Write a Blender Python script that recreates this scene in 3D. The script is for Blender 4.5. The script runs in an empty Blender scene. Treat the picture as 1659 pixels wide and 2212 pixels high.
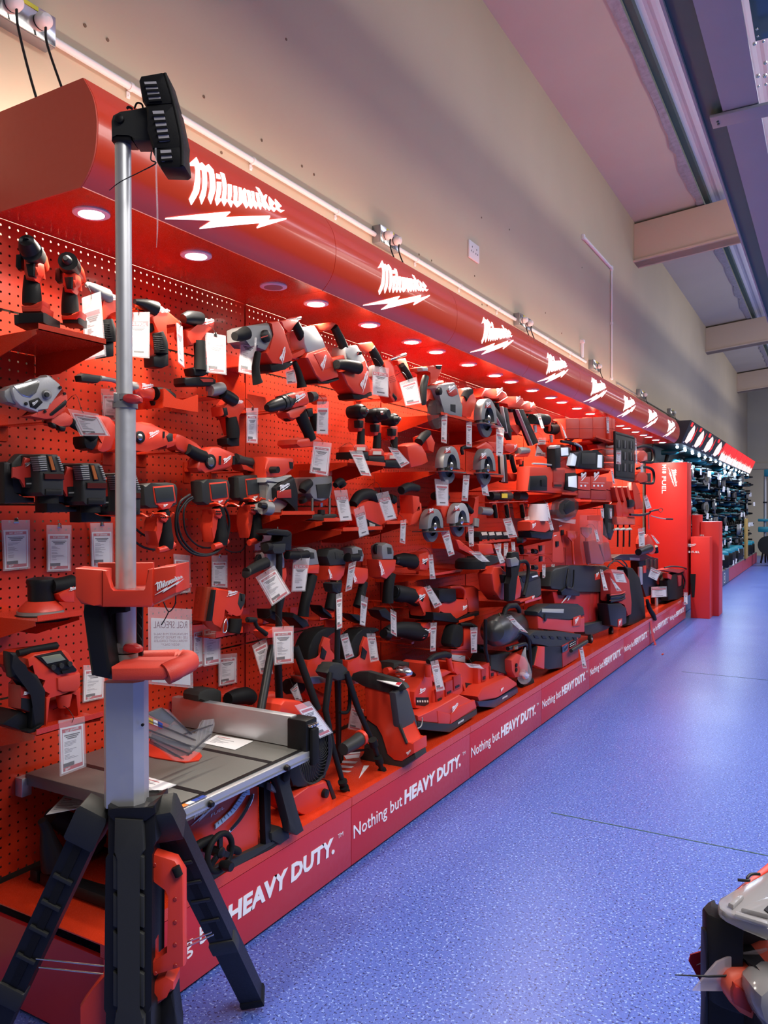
import bpy, bmesh, math, random
from mathutils import Vector, Matrix
random.seed(7)
SC = bpy.context.scene
# ---------------------------------------------------------------- camera
FP = 1680.0; VPX = 1795.0; HZ = 1102.0
TH = math.atan((VPX-829.5)/FP); CT, ST = math.cos(TH), math.sin(TH)
CX, CZ = 1.876, 1.218
cam = bpy.data.cameras.new('camera'); camo = bpy.data.objects.new('camera', cam)
SC.collection.objects.link(camo)
camo.location = (CX, 0, CZ); camo.rotation_euler = (math.pi/2, 0, TH)
cam.sensor_fit = 'HORIZONTAL'; cam.sensor_width = 36; cam.lens = FP/1659*36
cam.shift_y = -(1106-HZ)/1659; cam.clip_start = .05; cam.clip_end = 100
SC.camera = camo
SC.view_settings.view_transform = 'Standard'; SC.view_settings.look = 'None'
SC.view_settings.gamma = 1; SC.view_settings.use_curve_mapping = False
SC.view_settings.exposure = 0.42
SC.cycles.max_bounces = 6; SC.cycles.transparent_max_bounces = 12
SC.cycles.caustics_reflective = False; SC.cycles.caustics_refractive = False
SC.cycles.sample_clamp_indirect = 4
# ---------------------------------------------------------------- world and lights
wd = bpy.data.worlds.new('world'); SC.world = wd; wd.use_nodes = True
wd.node_tree.nodes['Background'].inputs[0].default_value = (1, .95, .93, 1)
wd.node_tree.nodes['Background'].inputs[1].default_value = .09
def area(name, loc, rot, sx, sy, power, col):
    l = bpy.data.lights.new(name, 'AREA'); l.shape = 'RECTANGLE'; l.size = sx; l.size_y = sy
    l.energy = power; l.color = col
    if name == 'ceiling_lamp': l.spread = math.radians(140)
    o = bpy.data.objects.new(name, l); SC.collection.objects.link(o)
    o.location = loc; o.rotation_euler = rot; return o
# rows of cool ceiling fittings over the aisle, right of the display
for i, y in enumerate((0.4, 3.6, 7.2, 11.0, 15.2, 19.6)):
    area('ceiling_lamp', (3.3, y, 3.6), (0, math.radians(14), 0), 1.3, 2.4, (76, 58, 52, 54, 62, 62)[i], (1, .96, .93))
for y in (5.5, 12.5, 18.5):
    area('roof_daylight', (2.6, y, 4.3), (0, math.radians(8), 0), 1.2, 3, 34, (.80, .84, 1))
for y in (2.0, 7.0, 12.5, 18.0): area('ceiling_fill', (3.3, y, 3.35), (0, math.radians(180-38), 0), .5, 3.0, 24, (1, .93, .86))  # upward fill added to brighten the ceiling, no fitting of its own
# back light inside the canopy (spills up the wall)
area('canopy_backlight', (.20, 5.23, 2.12), (0, math.radians(76), 0), .10, 7.9, 52, (1, .96, .88))
SOFFIT_Z = 1.978
for b in range(8):
    for k in (.117, .495, .865):
        if b == 0 and k > .8: continue
        l = bpy.data.lights.new('downlight_beam', 'SPOT'); l.energy = 19; l.color = (1, .91, .78)
        l.spot_size = math.radians(140); l.spot_blend = .8; l.shadow_soft_size = .03
        o = bpy.data.objects.new('downlight_beam', l); SC.collection.objects.link(o)
        o.location = (.238, 1.233+b+k, SOFFIT_Z-.022)
# ---------------------------------------------------------------- pixel helpers: a pixel of the photograph on a plane of the place
CR = dict(A=(0,450,3.95), B=(380,600,3.95), C=(0,780,3.95), D=(0,1200,3.95), E=(380,1000,3.95), G=(300,1400,3.016),
  H=(0,1700,2.765), I=(750,700,3.95), J=(750,1100,3.95), K=(1000,800,6.636), L=(1000,1050,6.636), M=(1130,850,4.74),
  N=(1130,1100,4.74), O=(1400,880,4.807), Q=(1400,1800,5.37), R=(0,0,1.999), S=(1000,0,2.458), T=(370,320,6.144),
  U=(1180,860,6.912), V=(1050,1080,6.636), X=(1240,980,6.9125), Z=(1480,960,7.9), Y=(760,1450,2.242), P=(0,0,1))
def px(c, p):
    a = CR[c]; return (a[0]+p[0]/a[2], a[1]+p[1]/a[2])
def ray(u, v):
    r = (u-829.5)/FP; z = (HZ-v)/FP      # forward = (-ST, CT), right = (CT, ST)
    return Vector((-ST+r*CT, CT+r*ST, z))
def on(u, v, pl):
    """pl = ('x',val) | ('y',val) | ('z',val) | ('d',depth) -> world point"""
    k, a = pl; r = ray(u, v); o = Vector((CX, 0, CZ))
    if k == 'x': t = (a-CX)/r.x
    elif k == 'y': t = a/r.y
    elif k == 'z': t = (a-CZ)/r.z
    else: t = a
    return o+r*t
def W(c, p, x):
    u, v = px(c, p); return on(u, v, ('x', x))
BACK = {'x': Vector((-1, 0, 0)), 'y': Vector((0, 1, 0)), 'd': Vector((-ST, CT, 0)), 'z': Vector((0, 0, -1))}
def plane(pl): return ('x', pl) if not isinstance(pl, tuple) else pl
def scale_at(c, pl, p):
    u, v = px(c, p); pt = on(u, v, plane(pl)); dep = (pt-Vector((CX,0,CZ))).dot(Vector((-ST, CT, 0)))
    return dep/FP/CR[c][2]
# ---------------------------------------------------------------- materials
MATS = {}
def mat(name, col, rough=.45, metal=0, emit=0, alpha=1, trans=0, var=.06, bump=0, coat=0, scale=60, ecol=None, spec=.5):
    if name in MATS: return MATS[name]
    m = bpy.data.materials.new(name); m.use_nodes = True; nt = m.node_tree; b = nt.nodes['Principled BSDF']
    b.inputs['Base Color'].default_value = (*col, 1); b.inputs['Roughness'].default_value = rough
    b.inputs['Metallic'].default_value = metal; b.inputs['Alpha'].default_value = alpha
    b.inputs['Transmission Weight'].default_value = trans; b.inputs['Coat Weight'].default_value = coat
    b.inputs['Specular IOR Level'].default_value = spec
    if emit: b.inputs['Emission Color'].default_value = (*(ecol or col), 1); b.inputs['Emission Strength'].default_value = emit
    if var or bump:
        tc = nt.nodes.new('ShaderNodeTexCoord'); n = nt.nodes.new('ShaderNodeTexNoise'); n.inputs['Scale'].default_value = scale
        n.inputs['Detail'].default_value = 3; nt.links.new(tc.outputs['Object'], n.inputs['Vector'])
        if var:
            mr = nt.nodes.new('ShaderNodeMapRange'); mr.inputs[3].default_value = max(0, rough-var*1.5); mr.inputs[4].default_value = rough+var*1.5
            nt.links.new(n.outputs['Fac'], mr.inputs[0]); nt.links.new(mr.outputs[0], b.inputs['Roughness'])
        if bump:
            bp = nt.nodes.new('ShaderNodeBump'); bp.inputs['Strength'].default_value = bump; bp.inputs['Distance'].default_value = .002
            nt.links.new(n.outputs['Fac'], bp.inputs['Height']); nt.links.new(bp.outputs[0], b.inputs['Normal'])
    MATS[name] = m; return m
RED = mat('red_plastic', (.61, .038, .015), .38, bump=.05, scale=400)
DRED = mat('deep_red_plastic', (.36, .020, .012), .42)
RUB = mat('black_rubber', (.009, .009, .009), .62, bump=.2, scale=500, spec=.18)
BLK = mat('black_plastic', (.009, .009, .010), .42, bump=.08, scale=300, spec=.25)
CHA = mat('charcoal_plastic', (.030, .031, .029), .48, bump=.08, scale=300, spec=.25)
GRY = mat('grey_casting', (.24, .24, .235), .42, .25, bump=.1, scale=200)
LGR = mat('light_grey_casting', (.46, .46, .45), .4, .3, bump=.1, scale=200)
CHR = mat('chrome', (.75, .75, .74), .16, 1)
STL = mat('brushed_steel', (.55, .56, .57), .32, 1)
ALU = mat('anodised_aluminium', (.60, .61, .63), .42, .75)
WHT = mat('white_paint', (.85, .85, .85), .4)
PAP = mat('printed_paper', (.78, .79, .80), .55)
TRED = mat('tag_red_print', (.48, .012, .03), .45)
TBLK = mat('tag_black_print', (.02, .02, .025), .45)
TGRY = mat('tag_grey_print', (.30, .30, .32), .5)
CLR = mat('clear_plastic_sleeve', (.95, .93, .95), .12, alpha=.20, var=0)
CLR2 = mat('clear_plastic_guard', (.55, .57, .58), .06, alpha=.10, var=0)
SMK = mat('smoked_plastic', (.05, .045, .045), .12, alpha=.55, var=0)
SCR = mat('dark_screen', (.035, .04, .042), .12, var=0)
LCD = mat('lcd_screen', (.20, .22, .16), .2, var=0)
SHELF = mat('red_powder_coated_steel', (.62, .038, .010), .26, .0, bump=.03, scale=700, coat=.3)
BRASS = mat('brass', (.6, .42, .15), .3, 1)
YEL = mat('yellow_print', (.75, .5, .03), .5)
BLU = mat('blue_print', (.02, .06, .35), .5)
ORG = mat('orange_print', (.85, .22, .02), .5)
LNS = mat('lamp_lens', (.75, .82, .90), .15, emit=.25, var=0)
LENSG = mat('grey_led_lens', (.55, .53, .58), .15, .3)
TEAL = mat('teal_plastic', (.01, .16, .22), .4)
# ---------------------------------------------------------------- mesh helpers
def link(name, me, parent=None, loc=None):
    o = bpy.data.objects.new(name, me); SC.collection.objects.link(o)
    if parent: o.parent = parent
    return o
def bm_mesh(bm, name, mats, smooth=True, angle=38):
    me = bpy.data.meshes.new(name)
    bmesh.ops.recalc_face_normals(bm, faces=bm.faces[:])
    if smooth:
        for f in bm.faces: f.smooth = True
        for e in bm.edges:
            if len(e.link_faces) == 2 and e.calc_face_angle(0) > math.radians(angle): e.smooth = False
    bm.to_mesh(me); bm.free()
    for m in (mats if isinstance(mats, (list, tuple)) else [mats]): me.materials.append(m)
    return me
def chaikin(pts, n):
    for _ in range(n):
        o = []
        for i in range(len(pts)):
            a, b = pts[i], pts[(i+1) % len(pts)]
            o += [a*.75+b*.25, a*.25+b*.75]
        pts = o
    return pts
def prism(bm, pts, back, bev=0, seg=2, mi=0, bevback=True):
    """extrude polygon (world points) along vector back, bevelled"""
    n = len(pts); vf = [bm.verts.new(p) for p in pts]; vb = [bm.verts.new(p+back) for p in pts]
    fs = [bm.faces.new(vf), bm.faces.new(vb[::-1])]
    for i in range(n): fs.append(bm.faces.new((vf[i], vb[i], vb[(i+1) % n], vf[(i+1) % n])))
    for f in fs: f.material_index = mi
    if bev > 0:
        es = [e for e in fs[0].edges] + ([e for e in fs[1].edges] if bevback else [])
        r = bmesh.ops.bevel(bm, geom=es, offset=bev, segments=seg, profile=.5, affect='EDGES', clamp_overlap=True)
        for f in r['faces']: f.material_index = mi
    return fs
def box(bm, c, s, rot=None, bev=0, mi=0):
    r = bmesh.ops.create_cube(bm, size=1); vs = r['verts']
    M = Matrix.Translation(c) @ (rot.to_matrix().to_4x4() if rot else Matrix()) @ Matrix.Diagonal((*s, 1))
    bmesh.ops.transform(bm, matrix=M, verts=vs)
    fs = set(f for v in vs for f in v.link_faces)
    for f in fs: f.material_index = mi
    if bev:
        es = set(e for v in vs for e in v.link_edges)
        r = bmesh.ops.bevel(bm, geom=list(es), offset=bev, segments=2, profile=.5, affect='EDGES', clamp_overlap=True)
        for f in r['faces']: f.material_index = mi
def tube(bm, pts, rs, n=12, cap=True, mi=0, sq=1.0, ref=None, rot=0):
    """swept tube along world points with radius list; sq squashes along ref-normal"""
    rings = []
    for i, p in enumerate(pts):
        a = pts[max(i-1, 0)]; b = pts[min(i+1, len(pts)-1)]; t = (b-a)
        if t.length < 1e-9: t = Vector((0, 0, 1))
        t.normalize()
        rf = ref or Vector((1, 0, 0))
        if abs(t.dot(rf)) > .97: rf = Vector((0, 0, 1)) if abs(t.z) < .9 else Vector((0, 1, 0))
        s = t.cross(rf).normalized(); q = s.cross(t).normalized()
        r = rs[i] if isinstance(rs, (list, tuple)) else rs
        rings.append([bm.verts.new(p+s*math.cos(2*math.pi*k/n+rot)*r+q*math.sin(2*math.pi*k/n+rot)*r*sq) for k in range(n)])
    for i in range(len(rings)-1):
        for k in range(n):
            f = bm.faces.new((rings[i][k], rings[i][(k+1) % n], rings[i+1][(k+1) % n], rings[i+1][k])); f.material_index = mi
    if cap:
        f = bm.faces.new(rings[0][::-1]); f.material_index = mi
        f = bm.faces.new(rings[-1]); f.material_index = mi
def spline(pts, k=6):
    out = []
    n = len(pts)
    for i in range(n-1):
        p0, p1, p2, p3 = pts[max(i-1, 0)], pts[i], pts[i+1], pts[min(i+2, n-1)]
        for j in range(k):
            t = j/k
            out.append(.5*((2*p1)+(p2-p0)*t+(2*p0-5*p1+4*p2-p3)*t*t+(3*p1-p0-3*p2+p3)*t*t*t))
    out.append(pts[-1]); return out
def text_mesh(s, bold=0, shear=0, ext=.02):
    c = bpy.data.curves.new('t', 'FONT'); c.body = s; c.size = 1; c.extrude = ext; c.offset = bold; c.shear = shear; c.resolution_u = 2
    o = bpy.data.objects.new('t', c); SC.collection.objects.link(o)
    dg = bpy.context.evaluated_depsgraph_get(); me = bpy.data.meshes.new_from_object(o.evaluated_get(dg))
    bpy.data.objects.remove(o); bpy.data.curves.remove(c); return me
TXT = {}
def put_text(bm, s, p0, ex, ey, h, w=None, bold=0, shear=0, mi=0, align=0):
    """lettering with cap height h standing at p0, running along ex; w = width to fit (optional)"""
    key = (s, bold, shear)
    if key not in TXT: TXT[key] = text_mesh(s, bold, shear)
    me = TXT[key]; xs = [v.co.x for v in me.vertices]; ys = [v.co.y for v in me.vertices]
    sx = sy = h/.70
    if w: sx = w/(max(xs)-min(xs))
    ex = ex.normalized(); ey = ey.normalized(); ez = ex.cross(ey)
    n0 = len(bm.verts); nf = len(bm.faces); bm.from_mesh(me); bm.verts.ensure_lookup_table(); bm.faces.ensure_lookup_table()
    off = min(xs) if align == 0 else (min(xs)+max(xs))/2
    for v in bm.verts[n0:]:
        c = v.co.copy(); v.co = p0+ex*((c.x-off)*sx)+ey*(c.y*sy)+ez*(c.z*sy*.6)
    for f in bm.faces[nf:]: f.material_index = mi
# lettering logo, traced once (crop T) and unrolled to the sign's own plane
_L = [
 [(160,245),(325,122),(348,215),(388,193),(432,248),(485,213),(540,295),(543,560),(500,750),(457,665),(472,560),(474,330),(435,305),(425,560),(420,640),(388,750),(350,662),(372,560),(376,300),(340,290),(335,560),(330,600),(268,755),(225,680),(262,560),(285,300),(280,245)],
 [(572,342),(620,358),(622,420),(570,410)],
 [(568,455),(625,460),(615,600),(600,670),(632,690),(580,770),(548,690),(562,600)],
 [(638,320),(690,345),(698,500),(682,680),(705,700),(672,778),(630,700),(645,560),(645,430)],
 [(720,485),(770,495),(762,600),(748,700),(780,720),(760,795),(713,720),(712,600)],
 [(795,505),(842,515),(838,620),(828,710),(852,730),(835,795),(785,735),(792,610)],
 [(868,522),(905,535),(905,730),(860,780),(838,795),(855,700),(862,620)],
 [(915,575),(945,537),(978,570),(955,605),(958,700),(985,770),(955,810),(915,740)],
 [(985,560),(1025,570),(1025,700),(1048,760),(1020,815),(988,765),(975,600)],
 [(1045,570),(1080,580),(1075,700),(1090,730),(1110,760),(1085,818),(1050,765),(1040,700)],
 [(1105,590),(1145,598),(1148,720),(1165,760),(1145,828),(1111,770),(1105,700)],
 [(1138,508),(1180,530),(1208,645),(1255,612),(1272,625),(1228,700),(1262,790),(1292,805),(1262,840),(1235,800),(1222,740),(1218,828),(1172,775),(1165,620)],
 [(1294,642),(1360,737),(1312,775),(1330,795),(1378,800),(1328,855),(1278,800),(1275,700)],
 [(1384,673),(1452,775),(1402,800),(1425,825),(1480,830),(1425,862),(1370,820),(1364,735)],
 [(57,895),(750,848),(755,862),(705,918),(1265,905),(1270,925),(1245,960),(1490,937),(1485,955),(1120,1068),(1115,1055),(1150,1003),(480,1050),(473,1038),(562,955),(60,908)]]
_L3 = [[W('T', p, .392) for p in poly] for poly in _L]
_ys = [p.y for q in _L3 for p in q]; _zs = [p.z for q in _L3 for p in q]
_w = max(_ys)-min(_ys)
LOGO = [[((p.y-min(_ys))/_w, (p.z-min(_zs))/_w) for p in q] for q in _L3]
LOGO_Y0, LOGO_Z0, LOGO_W = min(_ys), min(_zs), _w
LOGO_H = (max(_zs)-min(_zs))/_w
def put_logo(bm, p0, ex, ey, w, th=.0008, mi=0, full=True):
    ex = ex.normalized(); ey = (ey-ex*ey.dot(ex)).normalized(); ez = ex.cross(ey)
    for q in (LOGO if full else LOGO):
        prism(bm, [p0+ex*(a*w)+ey*(b*w)+ez*th for a, b in q], -ez*th, mi=mi)
# ---------------------------------------------------------------- things
THINGS = []
class Thing:
    def __init__(s, name, label, cat, group=None, kind=None):
        s.name, s.label, s.cat, s.group, s.kind = name, label, cat, group, kind
        s.parts = []; s.root = None; THINGS.append(s)
    def add(s, name, bm, m, sub=None, label=None, smooth=True, angle=38, kind=None):
        me = bm_mesh(bm, name, m, smooth, angle) if isinstance(bm, bmesh.types.BMesh) else bm
        s.parts.append([name, me, sub, label, None, kind]); return len(s.parts)-1
    # flat-sided part traced on a plane of the place, with real thickness
    def slab(s, name, c, pts, pl, th, m, bev=.006, sm=0, sub=None, label=None, seg=2):
        pl = plane(pl); P = [on(*px(c, p), pl) for p in pts]
        if sm: P = chaikin(P, sm)
        bm = bmesh.new(); prism(bm, P, BACK[pl[0]]*th, min(bev, th*.48), seg)
        return s.add(name, bm, m, sub, label)
    # rounded limb: (x, y, r) in crop pixels
    def limb(s, name, c, pts, pl, m, sq=1.0, k=5, n=14, sub=None, label=None, off=0):
        pl = plane(pl); P = [on(*px(c, p), pl)+BACK[pl[0]]*off for p in pts]; R = [p[2]*scale_at(c, pl, p) for p in pts]
        if k > 1 and len(P) > 2:
            V4 = spline([Vector((p.x, p.y, p.z, r)) for p, r in zip(P, R)], k); P = [Vector(v[:3]) for v in V4]; R = [max(v[3], .0003) for v in V4]
        bm = bmesh.new(); tube(bm, P, R, n, sq=sq, ref=BACK[pl[0]] if pl[0] != 'd' else Vector((-ST, CT, 0)))
        return s.add(name, bm, m, sub, label)
    # round part whose axis points out of the wall: profile [(offset outwards, r px)]
    def turn(s, name, c, p, pl, prof, m, axis=None, n=20, sub=None, label=None, sx=1):
        pl = plane(pl); o = on(*px(c, p), pl); k = scale_at(c, pl, p); ax = (axis or -BACK[pl[0]]).normalized()
        bm = bmesh.new(); tube(bm, [o+ax*a for a, r in prof], [r*k for a, r in prof], n, ref=Vector((0, 0, 1)))
        return s.add(name, bm, m, sub, label)
    def boxw(s, name, c, size, m, rot=None, bev=.003, sub=None, label=None):
        bm = bmesh.new(); box(bm, Vector(c), size, rot, bev); return s.add(name, bm, m, sub, label)
    def logo(s, c, p, w, pl, ang=0, m=None, sub=None, off=.0012):
        """logo with lower left corner at p, width w crop px, ang degrees"""
        pl = plane(pl); o = on(*px(c, p), pl)-BACK[pl[0]]*off; k = scale_at(c, pl, p)
        a = math.radians(ang); ex = on(*px(c, (p[0]+w*math.cos(a), p[1]-w*math.sin(a))), pl)-BACK[pl[0]]*off-o
        ey = (-BACK[pl[0]]).cross(ex)
        bm = bmesh.new(); put_logo(bm, o, ex, ey, ex.length, .0008)
        return s.add('logo_lettering', bm, m or WHT, sub, smooth=False)
    def done(s):
        if s.root: return s.root
        if len(s.parts) == 0: return None
        lo = Vector((1e9,)*3); hi = Vector((-1e9,)*3)
        for p in s.parts:
            for v in p[1].vertices:
                for i in range(3): lo[i] = min(lo[i], v.co[i]); hi[i] = max(hi[i], v.co[i])
        base = Vector(((lo.x+hi.x)/2, (lo.y+hi.y)/2, lo.z))
        single = len(s.parts) == 1
        if single:
            p = s.parts[0]; root = bpy.data.objects.new(s.name, p[1]); p[4] = root
        else: root = bpy.data.objects.new(s.name, None); root.empty_display_size = .05
        SC.collection.objects.link(root); root.location = base
        root['label'] = s.label; root['category'] = s.cat
        if s.group: root['group'] = s.group
        if s.kind: root['kind'] = s.kind
        for p in s.parts:
            p[1].transform(Matrix.Translation(-base))
            if single: continue
            o = bpy.data.objects.new(p[0], p[1]); SC.collection.objects.link(o); p[4] = o
            o.parent = root if p[2] is None else s.parts[p[2]][4]
            if p[3]: o['label'] = p[3]
            if p[5]: o['kind'] = p[5]
        s.root = root; return root
def finish():
    for t in THINGS: t.done()
def clone(root, loc=None, rot=None, scale=None, label=None, group=None, delta=None, skip=()):
    r = root.copy(); SC.collection.objects.link(r)
    if loc is not None: r.location = loc
    if delta is not None: r.location = root.location+Vector(delta)
    if rot is not None: r.rotation_euler = rot
    if scale: r.scale = (scale,)*3 if not isinstance(scale, tuple) else scale
    if label: r['label'] = label
    if group: r['group'] = group
    def rec(a, b):
        for ch in list(a.children):
            if ch.name.split('.')[0] in skip: continue
            c = ch.copy(); SC.collection.objects.link(c); c.parent = b; rec(ch, c)
    rec(root, r); return r
def struct(name, bm, m, smooth=False, label=None):
    o = link(name, bm_mesh(bm, name, m, smooth)); o['kind'] = 'structure'
    if label: o['label'] = label
    return o
# ================================================================ price tags
def dx(c, p, x):
    """vertical plane square to the viewing direction at the depth where pixel p meets plane x"""
    u, v = px(c, p); pt = on(u, v, ('x', x)); return ('d', (pt-Vector((CX,0,CZ))).dot(Vector((-ST, CT, 0))))
def tag(label, c, quad, x, style=0, face='x', near=False, group='hanging price tags', hdr=None, name='price_tag', cat='price tag', back=False):
    """quad = TL, TR, BR, BL of the plastic sleeve in crop pixels"""
    m = (sum(p[0] for p in quad)/4, sum(p[1] for p in quad)/4)
    pl = ('x', x) if face == 'x' else dx(c, m, x)
    q = [on(*px(c, p), pl) for p in quad]; nrm = -BACK[pl[0]]
    def at(a, b, o=0):   # a 0..1 left-right, b 0..1 bottom-top
        return (q[3]*(1-a)+q[2]*a)*(1-b)+(q[0]*(1-a)+q[1]*a)*b+nrm*o
    def quadm(bm, a0, b0, a1, b1, o, mi, th=.0004):
        prism(bm, [at(a0,b0,o), at(a1,b0,o), at(a1,b1,o), at(a0,b1,o)], -nrm*th, mi=mi)
    t = Thing(name, label, cat, group)
    bm = bmesh.new(); quadm(bm, 0, 0, 1, 1, .0018, 0, .003); t.add('plastic_sleeve', bm, CLR, smooth=False)
    bm = bmesh.new(); top = .86 if style != 2 else .8
    if near or style == 1: top = .80
    quadm(bm, .06, .03, .94, top, 0, 0)
    e = .0005; ex = at(1,0)-at(0,0); ey = at(0,1)-at(0,0); w = ex.length; h = ey.length; exn = ex.normalized(); eyn = ey.normalized()
    H = top-.03
    def B(f): return .03+H*f
    rng = random.Random(int(m[0]*7+m[1]*13))
    if not back:
        if style == 0:   # framed card with a red heading and a black and red foot
            quadm(bm, .14, B(.88), .86, B(.96), e, 1)
            quadm(bm, .14, B(.03), .86, B(.11), e, 1); quadm(bm, .14, B(.115), .55, B(.20), e, 2)
            for a, b0, b1 in ((.125, .03, .96), (.865, .03, .96)): quadm(bm, a, B(b0), a+.012, B(b1), e*.6, 1)
        elif style == 1:  # special offer: broad red band
            quadm(bm, .06, B(.86), .94, B(1), e, 1)
        else: quadm(bm, .12, B(.84), .88, B(.93), e, 1)
        for i, b in enumerate((.80, .76, .72)):
            a = .06*i; quadm(bm, .2+a, B(b), .8-a, B(b+.022), e, 2)
        b = .66
        while b > .26:
            quadm(bm, .2, B(b), .32+.4*rng.random(), B(b+.012), e, 3); b -= rng.choice((.03, .03, .055))
        if style: quadm(bm, .3, B(.10), .75, B(.15), e, 2)
    t.add('card', bm, [PAP, TRED, TBLK, TGRY], smooth=False)
    if hdr and not back:
        bm = bmesh.new(); z0 = B(.895) if style == 0 else B(.885); ch = h*H*(.05 if style == 0 else .09)
        put_text(bm, hdr, at(.5, z0, e*2.2), exn, eyn, ch, w=w*(.50 if style == 0 else .74), align=1, bold=.01, mi=0)
        t.add('heading_lettering', bm, PAP, smooth=False)
        if style == 0:
            bm = bmesh.new(); put_logo(bm, at(.17, B(.035), e*2.4), exn, eyn, w*.22, .0003)
            t.add('logo_lettering', bm, PAP, smooth=False)
    if x > .1 and group:
        a = at(.5, .93, .002); bk = Vector((-1,0,0)); L_ = .03+.02*rng.random()
        bm = bmesh.new(); tube(bm, spline([a, a+eyn*h*.12+nrm*.004, a+Vector((0,0,L_))+bk*.03, a+Vector((0,0,L_*.6))+bk*.07], 3), .0008, 5); t.add('tie', bm, BLK)
    if near:
        bm = bmesh.new(); prism(bm, [at(a, b2, .003) for a, b2 in ((.4,.93),(.6,.93),(.56,1.04),(.44,1.04))], -nrm*.004, .001)
        t.add('clip', bm, CHR)
    return t
# ================================================================ setting
def node_mat(name):
    m = bpy.data.materials.new(name); m.use_nodes = True; nt = m.node_tree; return m, nt, nt.nodes['Principled BSDF'], nt.nodes.new, nt.links.new
# speckled blue vinyl
FLOOR, nt, b, N, Lk = node_mat('speckled_blue_vinyl')
tc = N('ShaderNodeTexCoord'); n1 = N('ShaderNodeTexNoise'); n1.inputs['Scale'].default_value = 125; n1.inputs['Detail'].default_value = 2
n2 = N('ShaderNodeTexNoise'); n2.inputs['Scale'].default_value = 140; n2.inputs['Detail'].default_value = 2
mp = N('ShaderNodeMapping'); mp.inputs['Location'].default_value = (7, 3, 1)
Lk(tc.outputs['Object'], n1.inputs['Vector']); Lk(tc.outputs['Object'], mp.inputs[0]); Lk(mp.outputs[0], n2.inputs['Vector'])
r1 = N('ShaderNodeValToRGB'); r1.color_ramp.elements[0].position = .60; r1.color_ramp.elements[0].color = (0,0,0,1); r1.color_ramp.elements[1].position = .64; r1.color_ramp.elements[1].color = (1,1,1,1)
r2 = N('ShaderNodeValToRGB'); r2.color_ramp.elements[0].position = .59; r2.color_ramp.elements[0].color = (0,0,0,1); r2.color_ramp.elements[1].position = .63; r2.color_ramp.elements[1].color = (1,1,1,1)
Lk(n1.outputs['Fac'], r1.inputs[0]); Lk(n2.outputs['Fac'], r2.inputs[0])
m1 = N('ShaderNodeMix'); m1.data_type = 'RGBA'; m1.inputs[6].default_value = (.075, .125, .46, 1); m1.inputs[7].default_value = (.24, .35, .74, 1)
m2 = N('ShaderNodeMix'); m2.data_type = 'RGBA'; m2.inputs[7].default_value = (.02, .03, .14, 1)
Lk(r1.outputs[0], m1.inputs[0]); Lk(m1.outputs[2], m2.inputs[6]); Lk(r2.outputs[0], m2.inputs[0]); Lk(m2.outputs[2], b.inputs['Base Color'])
b.inputs['Roughness'].default_value = .30
n3 = N('ShaderNodeTexNoise'); n3.inputs['Scale'].default_value = 1.2; Lk(tc.outputs['Object'], n3.inputs['Vector'])
mr = N('ShaderNodeMapRange'); mr.inputs[3].default_value = .26; mr.inputs[4].default_value = .42; Lk(n3.outputs['Fac'], mr.inputs[0]); Lk(mr.outputs[0], b.inputs['Roughness'])
bp = N('ShaderNodeBump'); bp.inputs['Strength'].default_value = .12; bp.inputs['Distance'].default_value = .002; Lk(n1.outputs['Fac'], bp.inputs['Height']); Lk(bp.outputs[0], b.inputs['Normal'])
def paint(name, col, sc=1.5, amt=.08, rough=.7):
    m, nt, b, N, Lk = node_mat(name); tc = N('ShaderNodeTexCoord'); n = N('ShaderNodeTexNoise'); n.inputs['Scale'].default_value = sc; n.inputs['Detail'].default_value = 6
    Lk(tc.outputs['Object'], n.inputs['Vector']); mx = N('ShaderNodeMix'); mx.data_type = 'RGBA'
    mx.inputs[6].default_value = (*[c*(1-amt) for c in col], 1); mx.inputs[7].default_value = (*[min(1, c*(1+amt)) for c in col], 1)
    Lk(n.outputs['Fac'], mx.inputs[0]); Lk(mx.outputs[2], b.inputs['Base Color']); b.inputs['Roughness'].default_value = rough
    bp = N('ShaderNodeBump'); bp.inputs['Strength'].default_value = .15; bp.inputs['Distance'].default_value = .01; Lk(n.outputs['Fac'], bp.inputs['Height']); Lk(bp.outputs[0], b.inputs['Normal'])
    return m
WALLP = paint('cream_wall_paint', (.61, .51, .36)); FARP = paint('far_wall_paint', (.62, .58, .44)); CEILP = paint('plasterboard_ceiling', (.58, .53, .47))
BEAMP = paint('beam_paint', (.66, .52, .40)); ROOFL = paint('corrugated_rooflight', (.62, .62, .74)); FOIL = paint('grey_foil_edge', (.34, .33, .40), 25, .5, .4)
DKG = paint('dark_green_steel', (.04, .09, .08), 3, .2, .45); LAV = paint('lilac_grey_steel', (.25, .29, .36), 3, .05, .5); WOODD = paint('brown_door', (.13, .07, .04), 4, .3, .5)
bm = bmesh.new(); box(bm, Vector((4.0, 9.5, -.05)), (8.4, 27.2, .1)); struct('floor', bm, FLOOR)
bm = bmesh.new(); box(bm, Vector((-.18, 9.5, 2.4)), (.2, 27.2, 4.9)); struct('wall_left', bm, WALLP)
bm = bmesh.new(); box(bm, Vector((4.0, 23.2, 2.4)), (8.4, .2, 4.9)); struct('wall_back', bm, FARP)
def cz(x): return 4.52+.105*(x+.08)
def ceil_strip(name, x0, x1, m, dz=0, y0=-4, y1=23.1):
    bm = bmesh.new(); prism(bm, [Vector((x0, y0, cz(x0)+dz)), Vector((x1, y0, cz(x1)+dz)), Vector((x1, y1, cz(x1)+dz)), Vector((x0, y1, cz(x0)+dz))], Vector((0, 0, .06)))
    return struct(name, bm, m)
ceil_strip('ceiling', -.08, .60, CEILP)
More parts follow.
